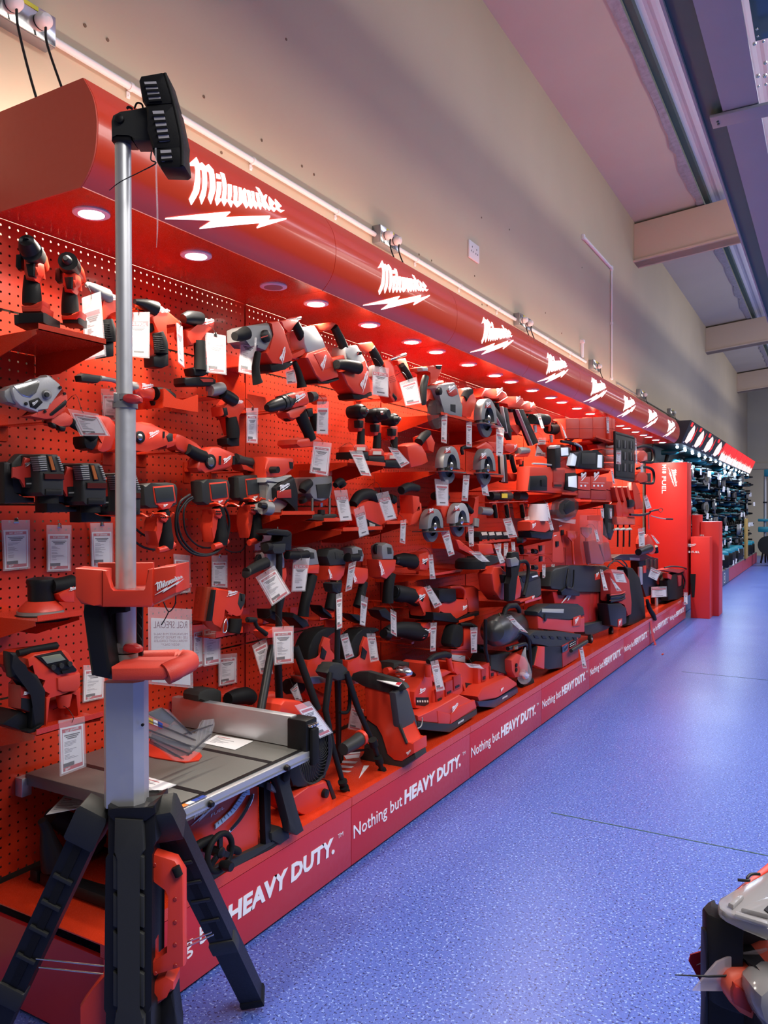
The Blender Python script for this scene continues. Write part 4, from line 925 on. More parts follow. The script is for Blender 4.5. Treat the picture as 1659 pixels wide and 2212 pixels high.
# pipe cutters
t = K('C', .20, 'pipe_shear', 'grey headed plastic pipe shear with big curved blade at the left edge', 'pipe shear')
k = t.s('head', [(110,210),(160,195),(270,175),(340,165),(400,115),(430,120),(510,200),(540,235),(440,370),(400,385),(330,440),(180,385),(130,330),(105,250)], LGR, .02, .03, .006)
t.s('jaw_side', [(40,250),(110,208),(135,335),(180,385),(70,350),(38,300)], GRY, .01, .035, .006)
t.s('blade', [(118,212),(335,162),(338,200),(310,270),(260,312),(200,300),(160,262)], CHR, .022, .006, .001, lb='polished curved blade')
t.r('pivot_bolt', (396,287), [(0,42),(.006,40),(.008,30)], GRY, .022, sub=k); t.r('bolt_head', (396,287), [(0,22),(.004,20)], CHA, .03, sub=k)
for p in ((512,226),(220,364)): t.r('screw', p, [(0,15),(.003,13)], BLK, .022, sub=k)
t.s('badge', [(248,340),(330,310),(368,352),(310,408),(262,392)], BLK, .022, .003, .001, sub=k); t.g((275,385), 62, 25, .024, sub=k, m=PAP)
k = t.s('body', [(440,370),(545,240),(580,290),(585,340),(560,420),(470,490),(400,500),(240,470),(330,440),(400,388)], MR, .018, .04, .006)
t.s('vent_slot', [(425,450),(560,330),(575,345),(565,375),(450,465),(430,465)], BLK, .02, .003, .001, sub=k)
for p in ((548,278),(382,430)): t.r('screw', p, [(0,13),(.003,12)], BLK, .02, sub=k)
t.s('trigger_guard', [(440,490),(560,430),(620,470),(640,520),(600,560),(520,560),(440,545)], MR, .01, .035, .006)
t.s('trigger', [(440,520),(480,535),(488,575),(455,560)], BLK, .015, .02, .004); t.s('trigger', [(500,548),(570,560),(560,600),(520,590)], BLK, .015, .02, .004)
t.l('grip', [(600,520,38),(700,570,48),(800,640,56)], RUB, .0)
t.s('grip_shell', [(830,450),(980,480),(990,600),(980,740),(900,790),(830,770),(840,700),(880,640),(820,560)], RED, .0, .05, .012, 1)
t.s('battery', [(720,640),(850,645),(835,720),(800,762),(740,745),(720,700)], BLK, .0, .05, .008)
cradle('red steel holder under the grey pipe shear', 'C', (420,520), .19, .03)
for (c, o, lab, kk) in (('C', (0,0), 'red copper pipe cutter with round jaw, right of the silver pole', 1), ('B', (0,0), 'red copper pipe cutter with round jaw crossing the panel seam', 1)):
    t = K(c, .17, 'pipe_cutter', lab, 'pipe cutter')
    if c == 'C':
        k = t.s('body', [(1010,530),(1150,522),(1240,516),(1300,535),(1440,590),(1520,680),(1500,730),(1430,752),(1250,740),(1130,760),(1000,755)], RED, .015, .05, .012)
        t.r('jaw_ring', (1188,648), [(0,52),(.006,50),(.007,38)], BLK, .016, sub=k); t.r('jaw_roller', (1180,650), [(0,30),(.008,28),(.01,8)], CHR, .017, sub=k)
        t.g((1270,660), 95, 12, .018, sub=k); t.s('switch', [(1422,640),(1450,612),(1480,620),(1480,680),(1440,692)], CHA, .018, .02, .004, sub=k)
        t.s('slot', [(1392,600),(1408,600),(1405,655),(1390,655)], BLK, .017, .003, 0, sub=k)
        t.s('tail', [(1500,610),(1560,640),(1659,690),(1740,740),(1740,800),(1600,800),(1490,740)], RED, .01, .05, .012, 1); t.l('grip', [(1600,750,48),(1690,800,54),(1740,815,52)], RUB, .012)
    else:
        k = t.s('body', [(180,1620),(200,1560),(230,1500),(310,1440),(380,1440),(510,1495),(520,1560),(500,1600),(440,1640),(250,1665),(200,1660)], RED, .015, .05, .012)
        t.r('jaw_ring', (290,1568), [(0,66),(.006,62),(.007,46)], BLK, .016, sub=k); t.r('jaw_roller', (285,1572), [(0,44),(.008,40),(.01,10)], CHR, .017, sub=k)
        t.g((405,1590), 80, 22, .018, sub=k)
        for x in (370, 488): t.s('slot', [(x,1520),(x+18,1520),(x+16,1595),(x-2,1595)], BLK, .017, .003, 0, sub=k)
        t.l('neck', [(510,1545,48),(580,1560,36),(640,1575,40)], CHA, .005); t.s('tail', [(600,1540),(700,1570),(740,1620),(735,1680),(680,1650),(600,1620),(570,1600)], CHA, .01, .05, .010, 1); t.s('tail_band', [(560,1590),(600,1600),(690,1640),(700,1665),(580,1640)], RED, .014, .05, .006)
cradle('red steel holder under the pipe cutter right of the silver pole', 'C', (1260,755), .17, .04); cradle('second red steel holder under the pipe cutter right of the silver pole', 'C', (1540,780), .17, .04)
cradle('red steel holder under the jaw of the pipe cutter at the panel seam', 'B', (420,1640), .17, .03); cradle('red steel holder under the tail of the pipe cutter at the panel seam', 'B', (640,1655), .17, .03)
cradle('red steel holder above the first hanging drill at the panel seam', 'B', (690,1150), .10, .10, .12)
# cross line lasers
def laser(dx_, dy, label, k0=1.0, hid=False):
    cc = 'C'; Y = ('y', None)
    def q(pts): return [(p[0]+dx_, p[1]+dy) for p in pts]
    t = K(cc, .25, 'cross_line_laser', label, 'laser level', 'cross line lasers in a row')
    k = t.s('side_shell', q([(150,810),(175,790),(340,795),(330,870),(350,950),(348,1140),(330,1150),(110,1130),(100,870)]), CHA, -.07, .03, .01)
    t.X = .25
    # front (outward) face
    t.s('front_block', q([(338,800),(372,790),(500,795),(520,830),(552,940),(552,1150),(375,1152),(345,1120),(345,950)]), CHA, 0, .09, .008)
    for j in range(7):
        t.s('cooling_rib', q([(322+4*j,815+18*j),(395+2*j,812+18*j),(397+2*j,824+18*j),(326+4*j,827+18*j)]), GRY, .004, .03, .002)
        t.s('cooling_rib', q([(488+6*j,815+18*j),(512+6*j,815+18*j),(514+6*j,827+18*j),(490+6*j,827+18*j)]), GRY, .004, .03, .002)
    t.s('upper_window_frame', q([(405,800),(448,800),(488,940),(442,945),(408,840)]), BLK, .003, .006, .002); t.s('upper_window', q([(415,812),(440,812),(474,930),(446,932)]), mat('amber_glass', (.35,.10,.03), .1), .006, .004, 0)
    t.s('window_frame', q([(376,955),(552,955),(552,1015),(378,1012)]), BLK, .003, .006, .003); t.s('window', q([(386,962),(546,964),(546,1008),(386,1006)]), mat('dark_red_glass', (.07,.01,.01), .05), .006, .003, 0)
    t.s('lower_panel', q([(392,1092),(532,1096),(530,1148),(392,1146)]), BLK, .004, .006, .003)
    k = t.s('side_panel', q([(205,820),(295,835),(315,880),(318,945),(315,1080),(200,1078),(180,1000),(105,998),(108,905),(200,905)]), DRED, -.036, .006, .003, lb='red side panel'); t.g((212,905), 75, 18, -.034, sub=k)
    t.s('spec_label', q([(215,995),(308,990),(305,1078),(220,1078)]), BLK, -.034, .002, 0, sub=k); t.s('label_block', q([(285,1020),(305,1020),(304,1050),(285,1050)]), PAP, -.033, .001, 0, sub=k); t.s('label_block', q([(225,1040),(275,1038),(275,1050),(225,1052)]), GRY, -.033, .001, 0, sub=k)
    k = t.s('wall_bracket', q([(35,865),(62,855),(100,868),(102,1140),(200,1160),(300,1165),(300,1210),(40,1215)]), BLK, -.06, .05, .006)
    a, b2 = W(cc, q([(410,1155)])[0], .22), W(cc, q([(410,1215)])[0], .22); bm = bmesh.new(); tube(bm, [a, b2], 86*scale_at(cc, .22, (410,1180)), 24); t.add('turntable', bm, RUB)
    return t
laser(0, 0, 'black cross line laser level, leftmost in the row of lasers')
laser(362, 78, 'black cross line laser level, middle of the row of lasers')
laser(655, 162, 'black cross line laser level mostly hidden behind the silver pole')
# inspection cameras
def insp(c, o, label, s_=1, sw=1.0):
    def q(pts): return [(o[0]+p[0]*sw,)+(o[1]+p[1]*s_,)+tuple(v*s_ for v in p[2:]) for p in pts]
    t = K(c, .20, 'inspection_camera', label, 'inspection camera', 'handheld inspection cameras on red hooks')
    t.s('display_housing', q([(5,20),(60,5),(200,0),(250,12),(265,50),(260,180),(225,205),(60,215),(20,190)]), CHA, 0, .05, .008)
    k = t.s('screen_bezel', q([(78,35),(232,22),(250,150),(245,170),(100,185),(92,160)]), RED, .003, .006, .003); t.s('screen', q([(88,46),(224,34),(238,150),(106,168)]), SCR, .006, .003, .001, sub=k)
    t.s('lower_bezel', q([(108,180),(230,170),(205,215),(150,225)]), RED, .004, .02, .003); t.g(tuple(q([(150,205)])[0]), 40*s_, 10, .005)
    k = t.l('grip', q([(150,230,48),(165,300,50),(170,400,55),(175,480,62),(172,545,56)]), RUB, -.01); t.s('grip_panel', q([(110,250),(150,262),(140,330),(150,400),(120,520),(95,400),(115,330)]), RED, .002, .05, .006, sub=k)
    t.s('keypad', q([(120,250),(175,245),(195,300),(175,330),(140,310)]), RED, .012, .03, .004, sub=k)
    for i in range(6): t.r('key', q([(135+(i % 3)*16, 268+(i//3)*20)])[0], [(0,6*s_),(.003,5*s_)], BLK, .013, sub=k)
    t.l('foot_band', q([(110,560,26),(175,540,30),(232,510,26)]), RED, -.002)
    return t
insp('C', (1218,1035), 'inspection camera with square screen just right of the silver pole', 1.04, 1.15)
insp('E', (212,135), 'inspection camera with coiled black cable around its grip', 1.04, .97)
insp('E', (530,100), 'inspection camera nearest the panel seam, screen turned to the right', 1.04, .85)
for lab, c, p, x1 in (('pair of red wire prongs under the first inspection camera', 'C', (1180,1320), .22), ('pair of red wire prongs under the middle inspection camera', 'E', (330,362), .22), ('pair of red wire prongs under the inspection camera at the seam', 'E', (620,318), .22)):
    t = Thing('display_hook', lab, 'hook', 'red wire hooks holding tools'); a = W(c, p, x1)
    for dy in (0, .075):
        bm = bmesh.new(); tube(bm, spline([Vector((.0,a.y+dy,a.z)), Vector((x1*.7,a.y+dy,a.z)), Vector((x1,a.y+dy+.004,a.z+.006)), Vector((x1+.03,a.y+dy+.01,a.z-.004)), Vector((x1+.045,a.y+dy+.012,a.z+.008))], 4), .0032, 8); t.add('prong', bm, SHELF)
def cable(label, c, pts, x, r, m=BLK, name='camera_cable', cat='cable'):
    t = Thing(name, label, cat, None); P = spline([W(c, p[:2], x+(p[2] if len(p) > 2 else 0)) for p in pts], 8); bm = bmesh.new(); tube(bm, P, r, 8); t.add('cable', bm, m); return t
cable('thick black probe cable coiled below the middle inspection camera', 'E', [(120,270),(40,330),(5,430),(0,560),(40,680),(140,770),(260,790),(360,750),(430,660),(455,540),(440,430),(400,370),(420,480),(440,600),(380,720),(280,780),(160,760),(60,660),(20,540),(20,430),(90,320),(140,290)], .19, .0038)
cable('second black probe cable hanging in a wider loop below the inspection cameras', 'E', [(150,300),(90,350),(65,450),(90,600),(180,700),(280,725),(340,700)], .17, .003)
cable('thin black cable looping under the inspection camera at the seam', 'E', [(420,735),(480,760),(560,750),(605,680),(610,620)], .16, .0022)
cable('black cable passing behind the silver pole below the first inspection camera', 'C', [(1150,1425),(1220,1480),(1300,1505),(1390,1495)], .14, .0035)
cable('lower black cable passing behind the silver pole below the first inspection camera', 'C', [(1150,1540),(1230,1590),(1330,1610),(1410,1600)], .14, .0035)
# sander and its shelf, tyre inflator and its shelf
shelf('small red shelf carrying the round palm sander', 'D', (322,560), (700,512), .27)
t = K('D', .20, 'palm_sander', 'black and red round palm sander on a small shelf left of the red battery tray', 'sander')
def ring(t, name, c, prof, x, m, sub=None, n=28):
    bm = bmesh.new(); P = []; R = []
    for px_, py_, r in prof: P.append(W(c, (px_, py_), x)); R.append(r*scale_at(c, x, (px_, py_)))
    cx_ = P[0].y; P = [Vector((p.x, cx_, p.z)) for p in P]; tube(bm, P, R, n, ref=Vector((1,0,0))); return t.add(name, bm, m, sub)
ring(t, 'sanding_pad', 'D', [(345,548,235),(345,512,225),(345,492,170)], .17, RUB); ring(t, 'skirt_ring', 'D', [(345,495,190),(345,468,186)], .17, GRY)
ring(t, 'lower_housing', 'D', [(350,466,182),(350,440,172),(352,385,118)], .17, RED); ring(t, 'palm_grip', 'D', [(355,388,108),(355,330,112),(350,262,112),(345,225,125),(345,200,118),(350,186,70)], .17, BLK)
t.l('dust_neck', [(440,260,60),(540,250,70),(620,230,70)], RUB, .0); k = t.s('motor_arm', [(500,330),(640,250),(640,400),(560,400),(520,370)], RED, .02, .05); t.g((585,302), 70, 0, .022, sub=k)
shelf('small red shelf carrying the tyre inflator', 'D', (312,1515), (880,1390), .29)
t = K('D', .27, 'tyre_inflator', 'red and black tyre inflator with lcd screen on the lower left shelf', 'tyre inflator')
k = t.s('body', [(400,1220),(430,1215),(560,1190),(660,1150),(695,1110),(690,1000),(600,830),(560,800),(300,835),(235,880),(250,960),(330,1010),(360,1090),(385,1120)], RED, .0, .12, .010)
t.s('front_block', [(495,1045),(690,1000),(694,1110),(660,1160),(540,1170),(498,1150)], MR, .006, .08, .006, sub=k)
t.s('control_panel', [(305,860),(530,812),(590,900),(660,970),(655,990),(500,1020),(430,965)], BLK, .004, .01, .003, sub=k); t.s('lcd', [(355,868),(515,838),(565,890),(405,925)], LCD, .007, .004, .001, sub=k)
for p in ((450,955),(520,940),(592,925)): t.r('button', p, [(0,24),(.004,22)], CHA, .008, sub=k)
t.s('vent_outlet', [(528,985),(598,975),(605,1000),(535,1010)], BLK, .009, .003, 0, sub=k)
t.s('side_leg', [(396,1210),(440,1210),(412,1260),(408,1440),(392,1455)], RED, .002, .03, .003); t.s('side_leg', [(600,1180),(690,1130),(690,1360),(658,1375),(660,1180)], RED, -.004, .05, .003)
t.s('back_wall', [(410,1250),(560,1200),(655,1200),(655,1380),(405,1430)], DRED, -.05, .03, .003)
ring(t, 'air_nozzle', 'D', [(545,1180,68),(545,1240,58),(550,1290,48),(550,1296,40)], .25, MR)
t.s('frame_side', [(80,820),(150,830),(200,960),(240,980),(330,1020),(398,1150),(390,1450),(275,1490),(280,1300),(290,1180),(230,1090),(110,1040),(100,950)], BLK, .01, .03, .008)
t.l('carry_handle', [(150,835,30),(300,800,30),(480,770,34)], RUB, -.02, k=1); t.s('foot_skid', [(25,1430),(180,1325),(260,1360),(280,1490),(240,1510),(30,1445)], BLK, -.01, .10, .006); t.s('front_foot', [(232,1500),(300,1480),(365,1430),(370,1450),(300,1510),(250,1518)], RUB, .015, .03, .004)
k = t.s('side_battery', [(180,1110),(250,1130),(290,1190),(280,1350),(180,1310)], DRED, .0, .05, .004); t.g((190,1190), 70, -4, .002, sub=k); t.s('spec_label', [(185,1215),(278,1225),(275,1340),(183,1305)], BLK, .002, .002, 0, sub=k)
# stapler, distance meters below, planer on the plinth
cradle('red steel holder under the red staple gun', 'E', (460,1470), .18, .13, .04)
t = K('E', .20, 'staple_gun', 'red staple gun standing nose up left of the panel seam', 'staple gun')
k = t.s('body', [(345,1065),(540,1100),(595,1120),(600,1150),(585,1215),(560,1260),(560,1330),(520,1290),(480,1310),(440,1290),(440,1200),(420,1250),(400,1320),(390,1440),(330,1360),(290,1340)], RED, .01, .05, .008); t.g((430,1140), 90, -6, .012, sub=k)
t.s('magazine', [(270,1060),(345,1062),(300,1350),(238,1350)], mat('coppery_red_metal', (.42,.06,.03), .3, .6), .0, .05, .003); t.s('magazine_rail', [(328,1082),(345,1082),(312,1350),(285,1350)], BLK, .014, .02, .002)
for j in range(3): t.s('vent', [(548-j*14,1115+j*2),(580-j*6,1122+j*2),(570-j*8,1180),(552-j*14,1178)], BLK, .012, .003, 0, sub=k) if j == 0 else None
t.s('trigger', [(450,1225),(490,1225),(498,1280),(480,1295),(455,1280)], BLK, .005, .02); t.l('grip', [(505,1330,58),(500,1400,60),(490,1450,55)], RUB, .008); t.l('belt_hook', [(430,1330,6),(440,1380,6),(428,1440,6),(402,1440,6),(410,1370,6),(430,1330,6)], CHR, .03)
k = t.s('side_vent_panel', [(545,1105),(596,1122),(590,1200),(556,1260),(530,1200)], CHA, .012, .03, .004)
shelf('little red shelf behind the reversed card with small red boxed meters', 'E', (150,1375), (300,1350), .14, dz=.02)
t = K('E', .13, 'distance_meter', 'small black and red laser distance meter on a little shelf left of the staple gun', 'distance meter')
t.s('body', [(150,1320),(260,1318),(270,1345),(180,1368),(140,1350)], RED, 0, .03, .004); t.s('screen', [(165,1322),(225,1320),(235,1335),(175,1345)], BLK, .002, .003, 0)
t = K('G', .16, 'cordless_planer', 'black and red cordless multi tool lying on the plinth behind the saw fence', 'multi tool')
t.s('head', [(388,310),(400,285),(440,265),(500,262),(540,278),(545,310),(540,365),(470,360),(390,345)], CHA, .0, .07, .008); t.s('neck_red', [(460,350),(545,300),(620,310),(700,262),(745,280),(755,345),(700,392),(560,372)], RED, -.005, .06, .010)
t.l('grip', [(580,330,40),(640,315,52),(700,310,55),(735,330,45)], RUB, .02); t.l('end_boss', [(800,330,45),(870,320,42)], RED, -.01, k=1)
for x in (940,): t.l('battery_end', [(970,250,50),(1040,240,60)], BLK, -.02, k=1)
t = K('G', .14, 'right_angle_grinder', 'red and black tool lying on the plinth behind the two tripods', 'grinder')
t.l('barrel', [(990,235,30),(1050,250,36),(1120,300,44),(1180,330,40)], RED, 0); t.l('head', [(1000,215,25),(1040,215,30)], BLK, .0, k=1); k = t.s('label_plate', [(835,310),(885,300),(890,380),(840,385)], DRED, .02, .03, .004)
t = K('G', .40, 'angle_impact_wrench', 'black and red barrel tool lying on the plinth behind the front tripod', 'grinder')
t.l('barrel', [(1330,660,40),(1400,620,44),(1440,590,46)], CHA, 0, k=1); t.l('collar', [(1436,592,52),(1452,582,52)], RED, 0, k=1); t.l('nose', [(1470,580,36),(1530,610,30)], CHR, -.03, k=1)
# price tags of the first two bays
HD = 'RAY GRAHAMS'; RG = 'RGL SPECIAL'
for lab, c, quad, X, st, fc, nr, hd in (
 ('price card turned away, between the second driver and the silver pole', 'A', [(700,765),(858,710),(905,1260),(725,1300)], .20, 2, 'd', False, None),
 ('special offer price tag just right of the silver pole in the top row', 'A', [(1085,890),(1278,885),(1275,1280),(1085,1265)], .19, 1, 'd', False, RG),
 ('narrow edge-on price tag hanging from the third impact wrench', 'A', [(1505,975),(1555,1010),(1572,1360),(1520,1315)], .19, 2, 'x', False, None),
 ('price tag partly behind the silver pole below the long ratchet', 'C', [(862,235),(1050,240),(1050,520),(878,510)], .05, 0, 'd', True, HD),
 ('slanting price tag hanging over the grip of the grey pipe shear', 'C', [(580,405),(835,450),(940,640),(688,640)], .24, 0, 'd', False, HD),
 ('price tag on the pegboard under the leftmost laser level', 'C', [(12,1355),(252,1355),(255,1770),(28,1792)], .012, 0, 'x', True, HD),
 ('price tag on the pegboard under the middle laser level', 'C', [(397,1398),(607,1400),(605,1790),(400,1800)], .012, 0, 'x', True, HD),
 ('price tag on the pegboard under the hidden laser level, left of the silver pole', 'C', [(770,1382),(960,1380),(965,1760),(778,1768)], .012, 0, 'x', True, HD),
 ('price tag right of the silver pole just above the red battery tray', 'E', [(-20,775),(118,790),(125,1105),(-8,1120)], .012, 0, 'x', False, HD),
 ('price tag on the pegboard above the staple gun', 'E', [(305,790),(438,788),(440,1065),(303,1060)], .012, 0, 'x', True, HD),
 ('price tag hanging in front of the saw from the tyre inflator shelf', 'D', [(498,1410),(718,1372),(733,1800),(512,1885)], .29, 0, 'x', False, HD),
 ('price tag on the pegboard between the inflator and the silver column', 'D', [(712,935),(895,930),(892,1215),(706,1255)], .012, 0, 'x', False, HD),
 ('price tag in the pair beside the reversed card, the left one', 'E', [(148,1400),(232,1380),(235,1730),(150,1755)], .10, 0, 'x', False, HD),
 ('price tag in the pair beside the reversed card, the right one', 'E', [(232,1372),(380,1358),(382,1712),(238,1738)], .11, 0, 'x', False, HD),
 ('price tag on the pegboard under the staple gun', 'G', [(515,42),(638,32),(638,225),(520,250)], .012, 0, 'x', False, HD),
 ('framed price tag on an impact wrench, right of the thin edge-on tag', 'B', [(250,465),(425,495),(432,828),(258,808)], .21, 0, 'd', True, HD),
 ('price tag hanging from the nose of the first rotary hammer', 'B', [(550,478),(690,512),(675,838),(533,805)], .23, 0, 'd', False, HD),
 ('narrow price tag hanging from the right angle drill at the panel seam', 'B', [(602,1112),(698,1112),(695,1415),(603,1408)], .17, 0, 'x', True, HD),
 ('special offer tag half hidden behind the inspection camera at the seam', 'E', [(680,455),(840,460),(830,755),(655,750)], .03, 1, 'd', False, RG)):
    tag(lab, c, quad, X, st, fc, nr, hdr=hd)
# ================================================================ second and third bays
def hammer(c, X, label, gear, gearm, dial, body, foot, handle, band, lg, side=None):
    t = K(c, X, 'rotary_hammer', label, 'rotary hammer')
    k = t.s('gear_housing', gear, gearm, .01, .07, .010)
    if dial: t.r('mode_dial', dial[:2], [(0,dial[2]),(.010,dial[2]*.95),(.014,dial[2]*.7)], BLK, .012, sub=k); t.s('dial_mark', [(dial[0]-dial[2]*.5,dial[1]+6),(dial[0]+dial[2]*.5,dial[1]-12),(dial[0]+dial[2]*.5,dial[1]-2),(dial[0]-dial[2]*.5,dial[1]+16)], DRED, .027, .002, 0, sub=k)
    k = t.s('motor_body', body, RED, .015, .08, .010)
    if lg: t.g(lg[:2], lg[2], lg[3], .017, sub=k)
    t.s('foot', foot, BLK, .012, .075, .006)
    t.l('handle', handle, RUB, -.01, k=3); t.s('handle_frame', band, RED, .0, .04, .006)
    if side: t.l('side_handle', side, RUB, .03, k=3)
    return t
t = hammer('B', .24, 'rotary hammer with grey gear case and black mode dial, left end of the hammer row', [(565,430),(620,410),(800,380),(850,480),(800,590),(770,625),(700,600),(640,560),(570,540)], GRY, (758,500,55),
  [(795,375),(885,365),(930,440),(985,680),(998,710),(905,740),(830,735),(770,640),(850,490)], [(805,735),(905,742),(1000,708),(1000,745),(930,785),(840,808),(815,790)],
  [(1015,390,40),(1060,480,42),(1110,590,42)], [(880,365),(1040,352),(1060,380),(1000,400),(985,470),(950,470),(930,420)], (905,740,125,66), side=[(700,640,30),(680,760,34),(690,860,40),(700,900,48)])
t.l('chuck', [(500,500,38),(545,495,50),(600,470,60)], RUB, .02, k=1)
t.s('lower_frame', [(985,640),(1060,640),(1150,560),(1160,600),(1080,660),(1020,700),(990,690)], RED, 0, .04, .006)
t = hammer('B', .24, 'rotary hammer with silver gear case, second in the hammer row', [(1090,440),(1190,405),(1250,520),(1290,600),(1230,640),(1130,640),(1100,560)], LGR, None,
  [(1130,640),(1285,590),(1340,700),(1395,830),(1390,850),(1250,895),(1200,830),(1110,680)], [(1205,870),(1250,900),(1392,852),(1395,870),(1300,905),(1220,900)],
  [(1350,420,34),(1400,520,40),(1440,620,42)], [(1180,400),(1340,375),(1375,390),(1330,440),(1260,460),(1230,430)], (1250,800,115,63), side=[(1370,740,40),(1450,740,44),(1540,765,54),(1552,768,56)])
t.s('lower_frame', [(1320,690),(1470,650),(1490,700),(1400,720),(1350,730)], RED, 0, .05, .006); t.s('vent_panel', [(1180,650),(1280,615),(1335,760),(1250,790)], MR, .018, .01, .003)
t = K('B', .22, 'hammer_side_handle', 'chrome tipped black side handle hanging between the first two rotary hammers', 'side handle')
t.l('grip', [(1010,720,22),(1040,790,28),(1065,880,34),(1075,935,46)], RUB, 0, k=3); t.l('chrome_rod', [(930,365,14),(985,358,20),(1060,342,16)], CHR, .0, k=1); t.l('rod_neck', [(1000,690,14),(1050,690,8)], CHR, 0, k=1)
t = hammer('I', .24, 'rotary hammer with silver gear case and angled side handle, third in the hammer row', [(-10,190),(90,175),(150,300),(200,400),(80,350),(0,300),(-15,240)], LGR, (95,250,16),
  [(20,400),(90,350),(160,300),(215,560),(205,580),(150,612),(60,595),(10,520),(-60,400)], [(45,596),(150,614),(215,575),(220,610),(110,650),(60,640)],
  [(205,200,34),(240,270,40),(275,345,42)], [(95,165),(215,150),(245,190),(200,230),(160,260),(120,220)], (130,590,150,62), side=[(-90,340,34),(0,360,40),(45,370,46),(60,372,48)])
t = K('I', .23, 'reciprocating_saw', 'grey nosed demolition tool with chrome top handle, right end of the hammer row', 'reciprocating saw')
t.s('gear_case', [(280,350),(330,330),(370,440),(390,520),(340,520),(280,440)], LGR, .0, .06, .008)
k = t.s('motor_body', [(300,310),(370,300),(390,380),(410,420),(480,640),(465,655),(400,670),(360,600),(350,440)], RED, .01, .06, .010)
for j in range(4): t.s('vent_slot', [(352+j*6,452+j*14),(400+j*6,436+j*14),(402+j*6,442+j*14),(354+j*6,458+j*14)], DRED, .012, .003, 0, sub=k)
t.l('grip', [(465,350,28),(500,410,34),(540,480,30)], RUB, 0); t.l('top_bar', [(360,305,16),(430,280,20),(495,262,16)], CHR, .01, k=1); t.s('handle_frame', [(430,310),(500,290),(550,430),(530,450),(480,340),(440,350)], RED, -.01, .03, .005); t.l('boot', [(370,600,26),(400,640,30)], BLK, .0, k=1)
cradle('red holder with curved tongue under the first rotary hammer', 'B', (760,760), .17, .12, .06); cradle('red holder behind the price tag of the third hammer', 'I', (330,640), .15, .05)
# combi drill and the row of impact drivers
t = K('B', .25, 'combi_drill', 'red and black combi drill with keyless chuck, pointing left above the routers', 'drill')
t.l('chuck', [(775,1110,30),(800,1105,46),(840,1090,54),(890,1075,56)], BLK, .02, k=1); t.l('gearbox', [(880,1080,58),(940,1060,68),(1000,1040,66)], CHA, .015, k=1)
for x in (900,930,960,985): t.l('torque_ring', [(x-5,1078-(x-880)*.3,66),(x+5,1076-(x-880)*.3,66)], BLK, .016, k=1)
k = t.s('motor_housing', [(970,1000),(1100,965),(1130,970),(1150,1060),(1140,1080),(1010,1115),(990,1070)], RED, .04, .07, .012); t.g((1015,1065), 95, 8, .042, sub=k)
t.l('end_cap', [(1140,1020,48),(1185,1010,40)], CHA, .012, k=1); t.s('trigger_housing', [(940,1150),(1000,1110),(1130,1085),(1110,1130),(1060,1180),(1010,1220),(975,1190)], RED, .02, .05, .008); t.s('trigger', [(960,1165),(1000,1160),(1015,1210),(985,1225),(960,1195)], BLK, .01, .03, .006)
t.l('grip', [(1060,1150,55),(1090,1230,54),(1130,1320,48),(1150,1380,50)], RUB, .01); t.s('battery_foot', [(1040,1380),(1200,1355),(1260,1390),(1190,1440),(1070,1450),(1030,1420)], RED, .02, .09, .008)
hook('red wire hook carrying the combi drill', 'B', (790,1135), 0, .20, 2, .05)
t = K('B', .20, 'impact_driver', 'impact driver hidden behind a blank price card in the second row', 'impact driver'); t.l('housing', [(1180,1040,44),(1260,1040,40)], RED, 0, k=1); t.s('trigger', [(1120,1120),(1170,1110),(1175,1180),(1135,1190)], BLK, .01, .03); t.l('grip', [(1175,1160,40),(1185,1240,42),(1190,1310,42)], RUB, 0)
for i, (x, y, s_, kd, lb) in enumerate(((125,745,.72,'driver','impact driver left of the drill, first in the row of upright drivers'), (262,780,.74,'driver','chuck fronted drill driver in the middle of the upright drivers'), (405,815,.62,'driver','impact driver at the right end of the row of upright drivers'))):
    t = K('I', ('x', .30), 'impact_driver' if i != 1 else 'drill_driver', lb, 'impact driver' if i != 1 else 'drill')
    R_ = 62*s_/.7; 
    t.r('nose', (x,y), [(-.06,R_*.8),(-.02,R_),(.0,R_),(.012,R_*.75)], BLK, 0); k = t.r('collar', (x+3,y-2), [(0,R_*.5),(.02,R_*.42),(.022,R_*.3)], CHA, .012); t.r('hex_socket', (x+4,y-3), [(.0,R_*.26),(.026,R_*.24),(.027,R_*.14)], CHR, .012, sub=k)
    if i == 1: t.r('chuck', (x+10,y-10), [(0,R_*.85),(.03,R_*.8),(.045,R_*.55)], BLK, .01); t.r('chuck_hole', (x+30,y-22), [(0,16),(.01,14)], CHR, .055)
    t.l('motor_housing', [(x+2,y+5,R_*.9),(x+5,y+10,R_*.85)], RED, -.05, k=1)
    t.s('trigger_housing', [(x-34,y+55),(x+34,y+58),(x+30,y+150),(x+18,y+175),(x-22,y+172),(x-34,y+140)], RED, -.02, .05, .008); t.s('trigger', [(x-18,y+75),(x+20,y+78),(x+16,y+140),(x-14,y+138)], BLK, .0, .03, .006)
    t.l('grip', [(x-4,y+150,30),(x-8,y+230,34),(x-12,y+305,36)], RUB, -.03)
    t.s('battery_neck', [(x-68,y+300),(x-50,y+280),(x+40,y+282),(x+58,y+310),(x+58,y+345),(x-74,y+345)], RED, -.005, .07, .006); t.s('battery', [(x-76,y+345),(x+60,y+345),(x+62,y+415),(x-78,y+405)], BLK, .0, .08, .006)
    t.s('pale_label', [(x-40,y+305),(x+30,y+306),(x+30,y+335),(x-42,y+334)], mat('cream_label', (.62,.52,.42), .4), -.003, .002, 0)
shelf('red shelf under the row of upright impact drivers', 'I', (18,1180), (325,1210), .31)
shelf('red shelf under the first grey circular saw', 'I', (765,1258), (1335,1308), .33, dz=.07)
shelf('red shelf under the large grey cut off saw, third row of bays', 'I', (800,775), (1335,900), .33, dz=.07)
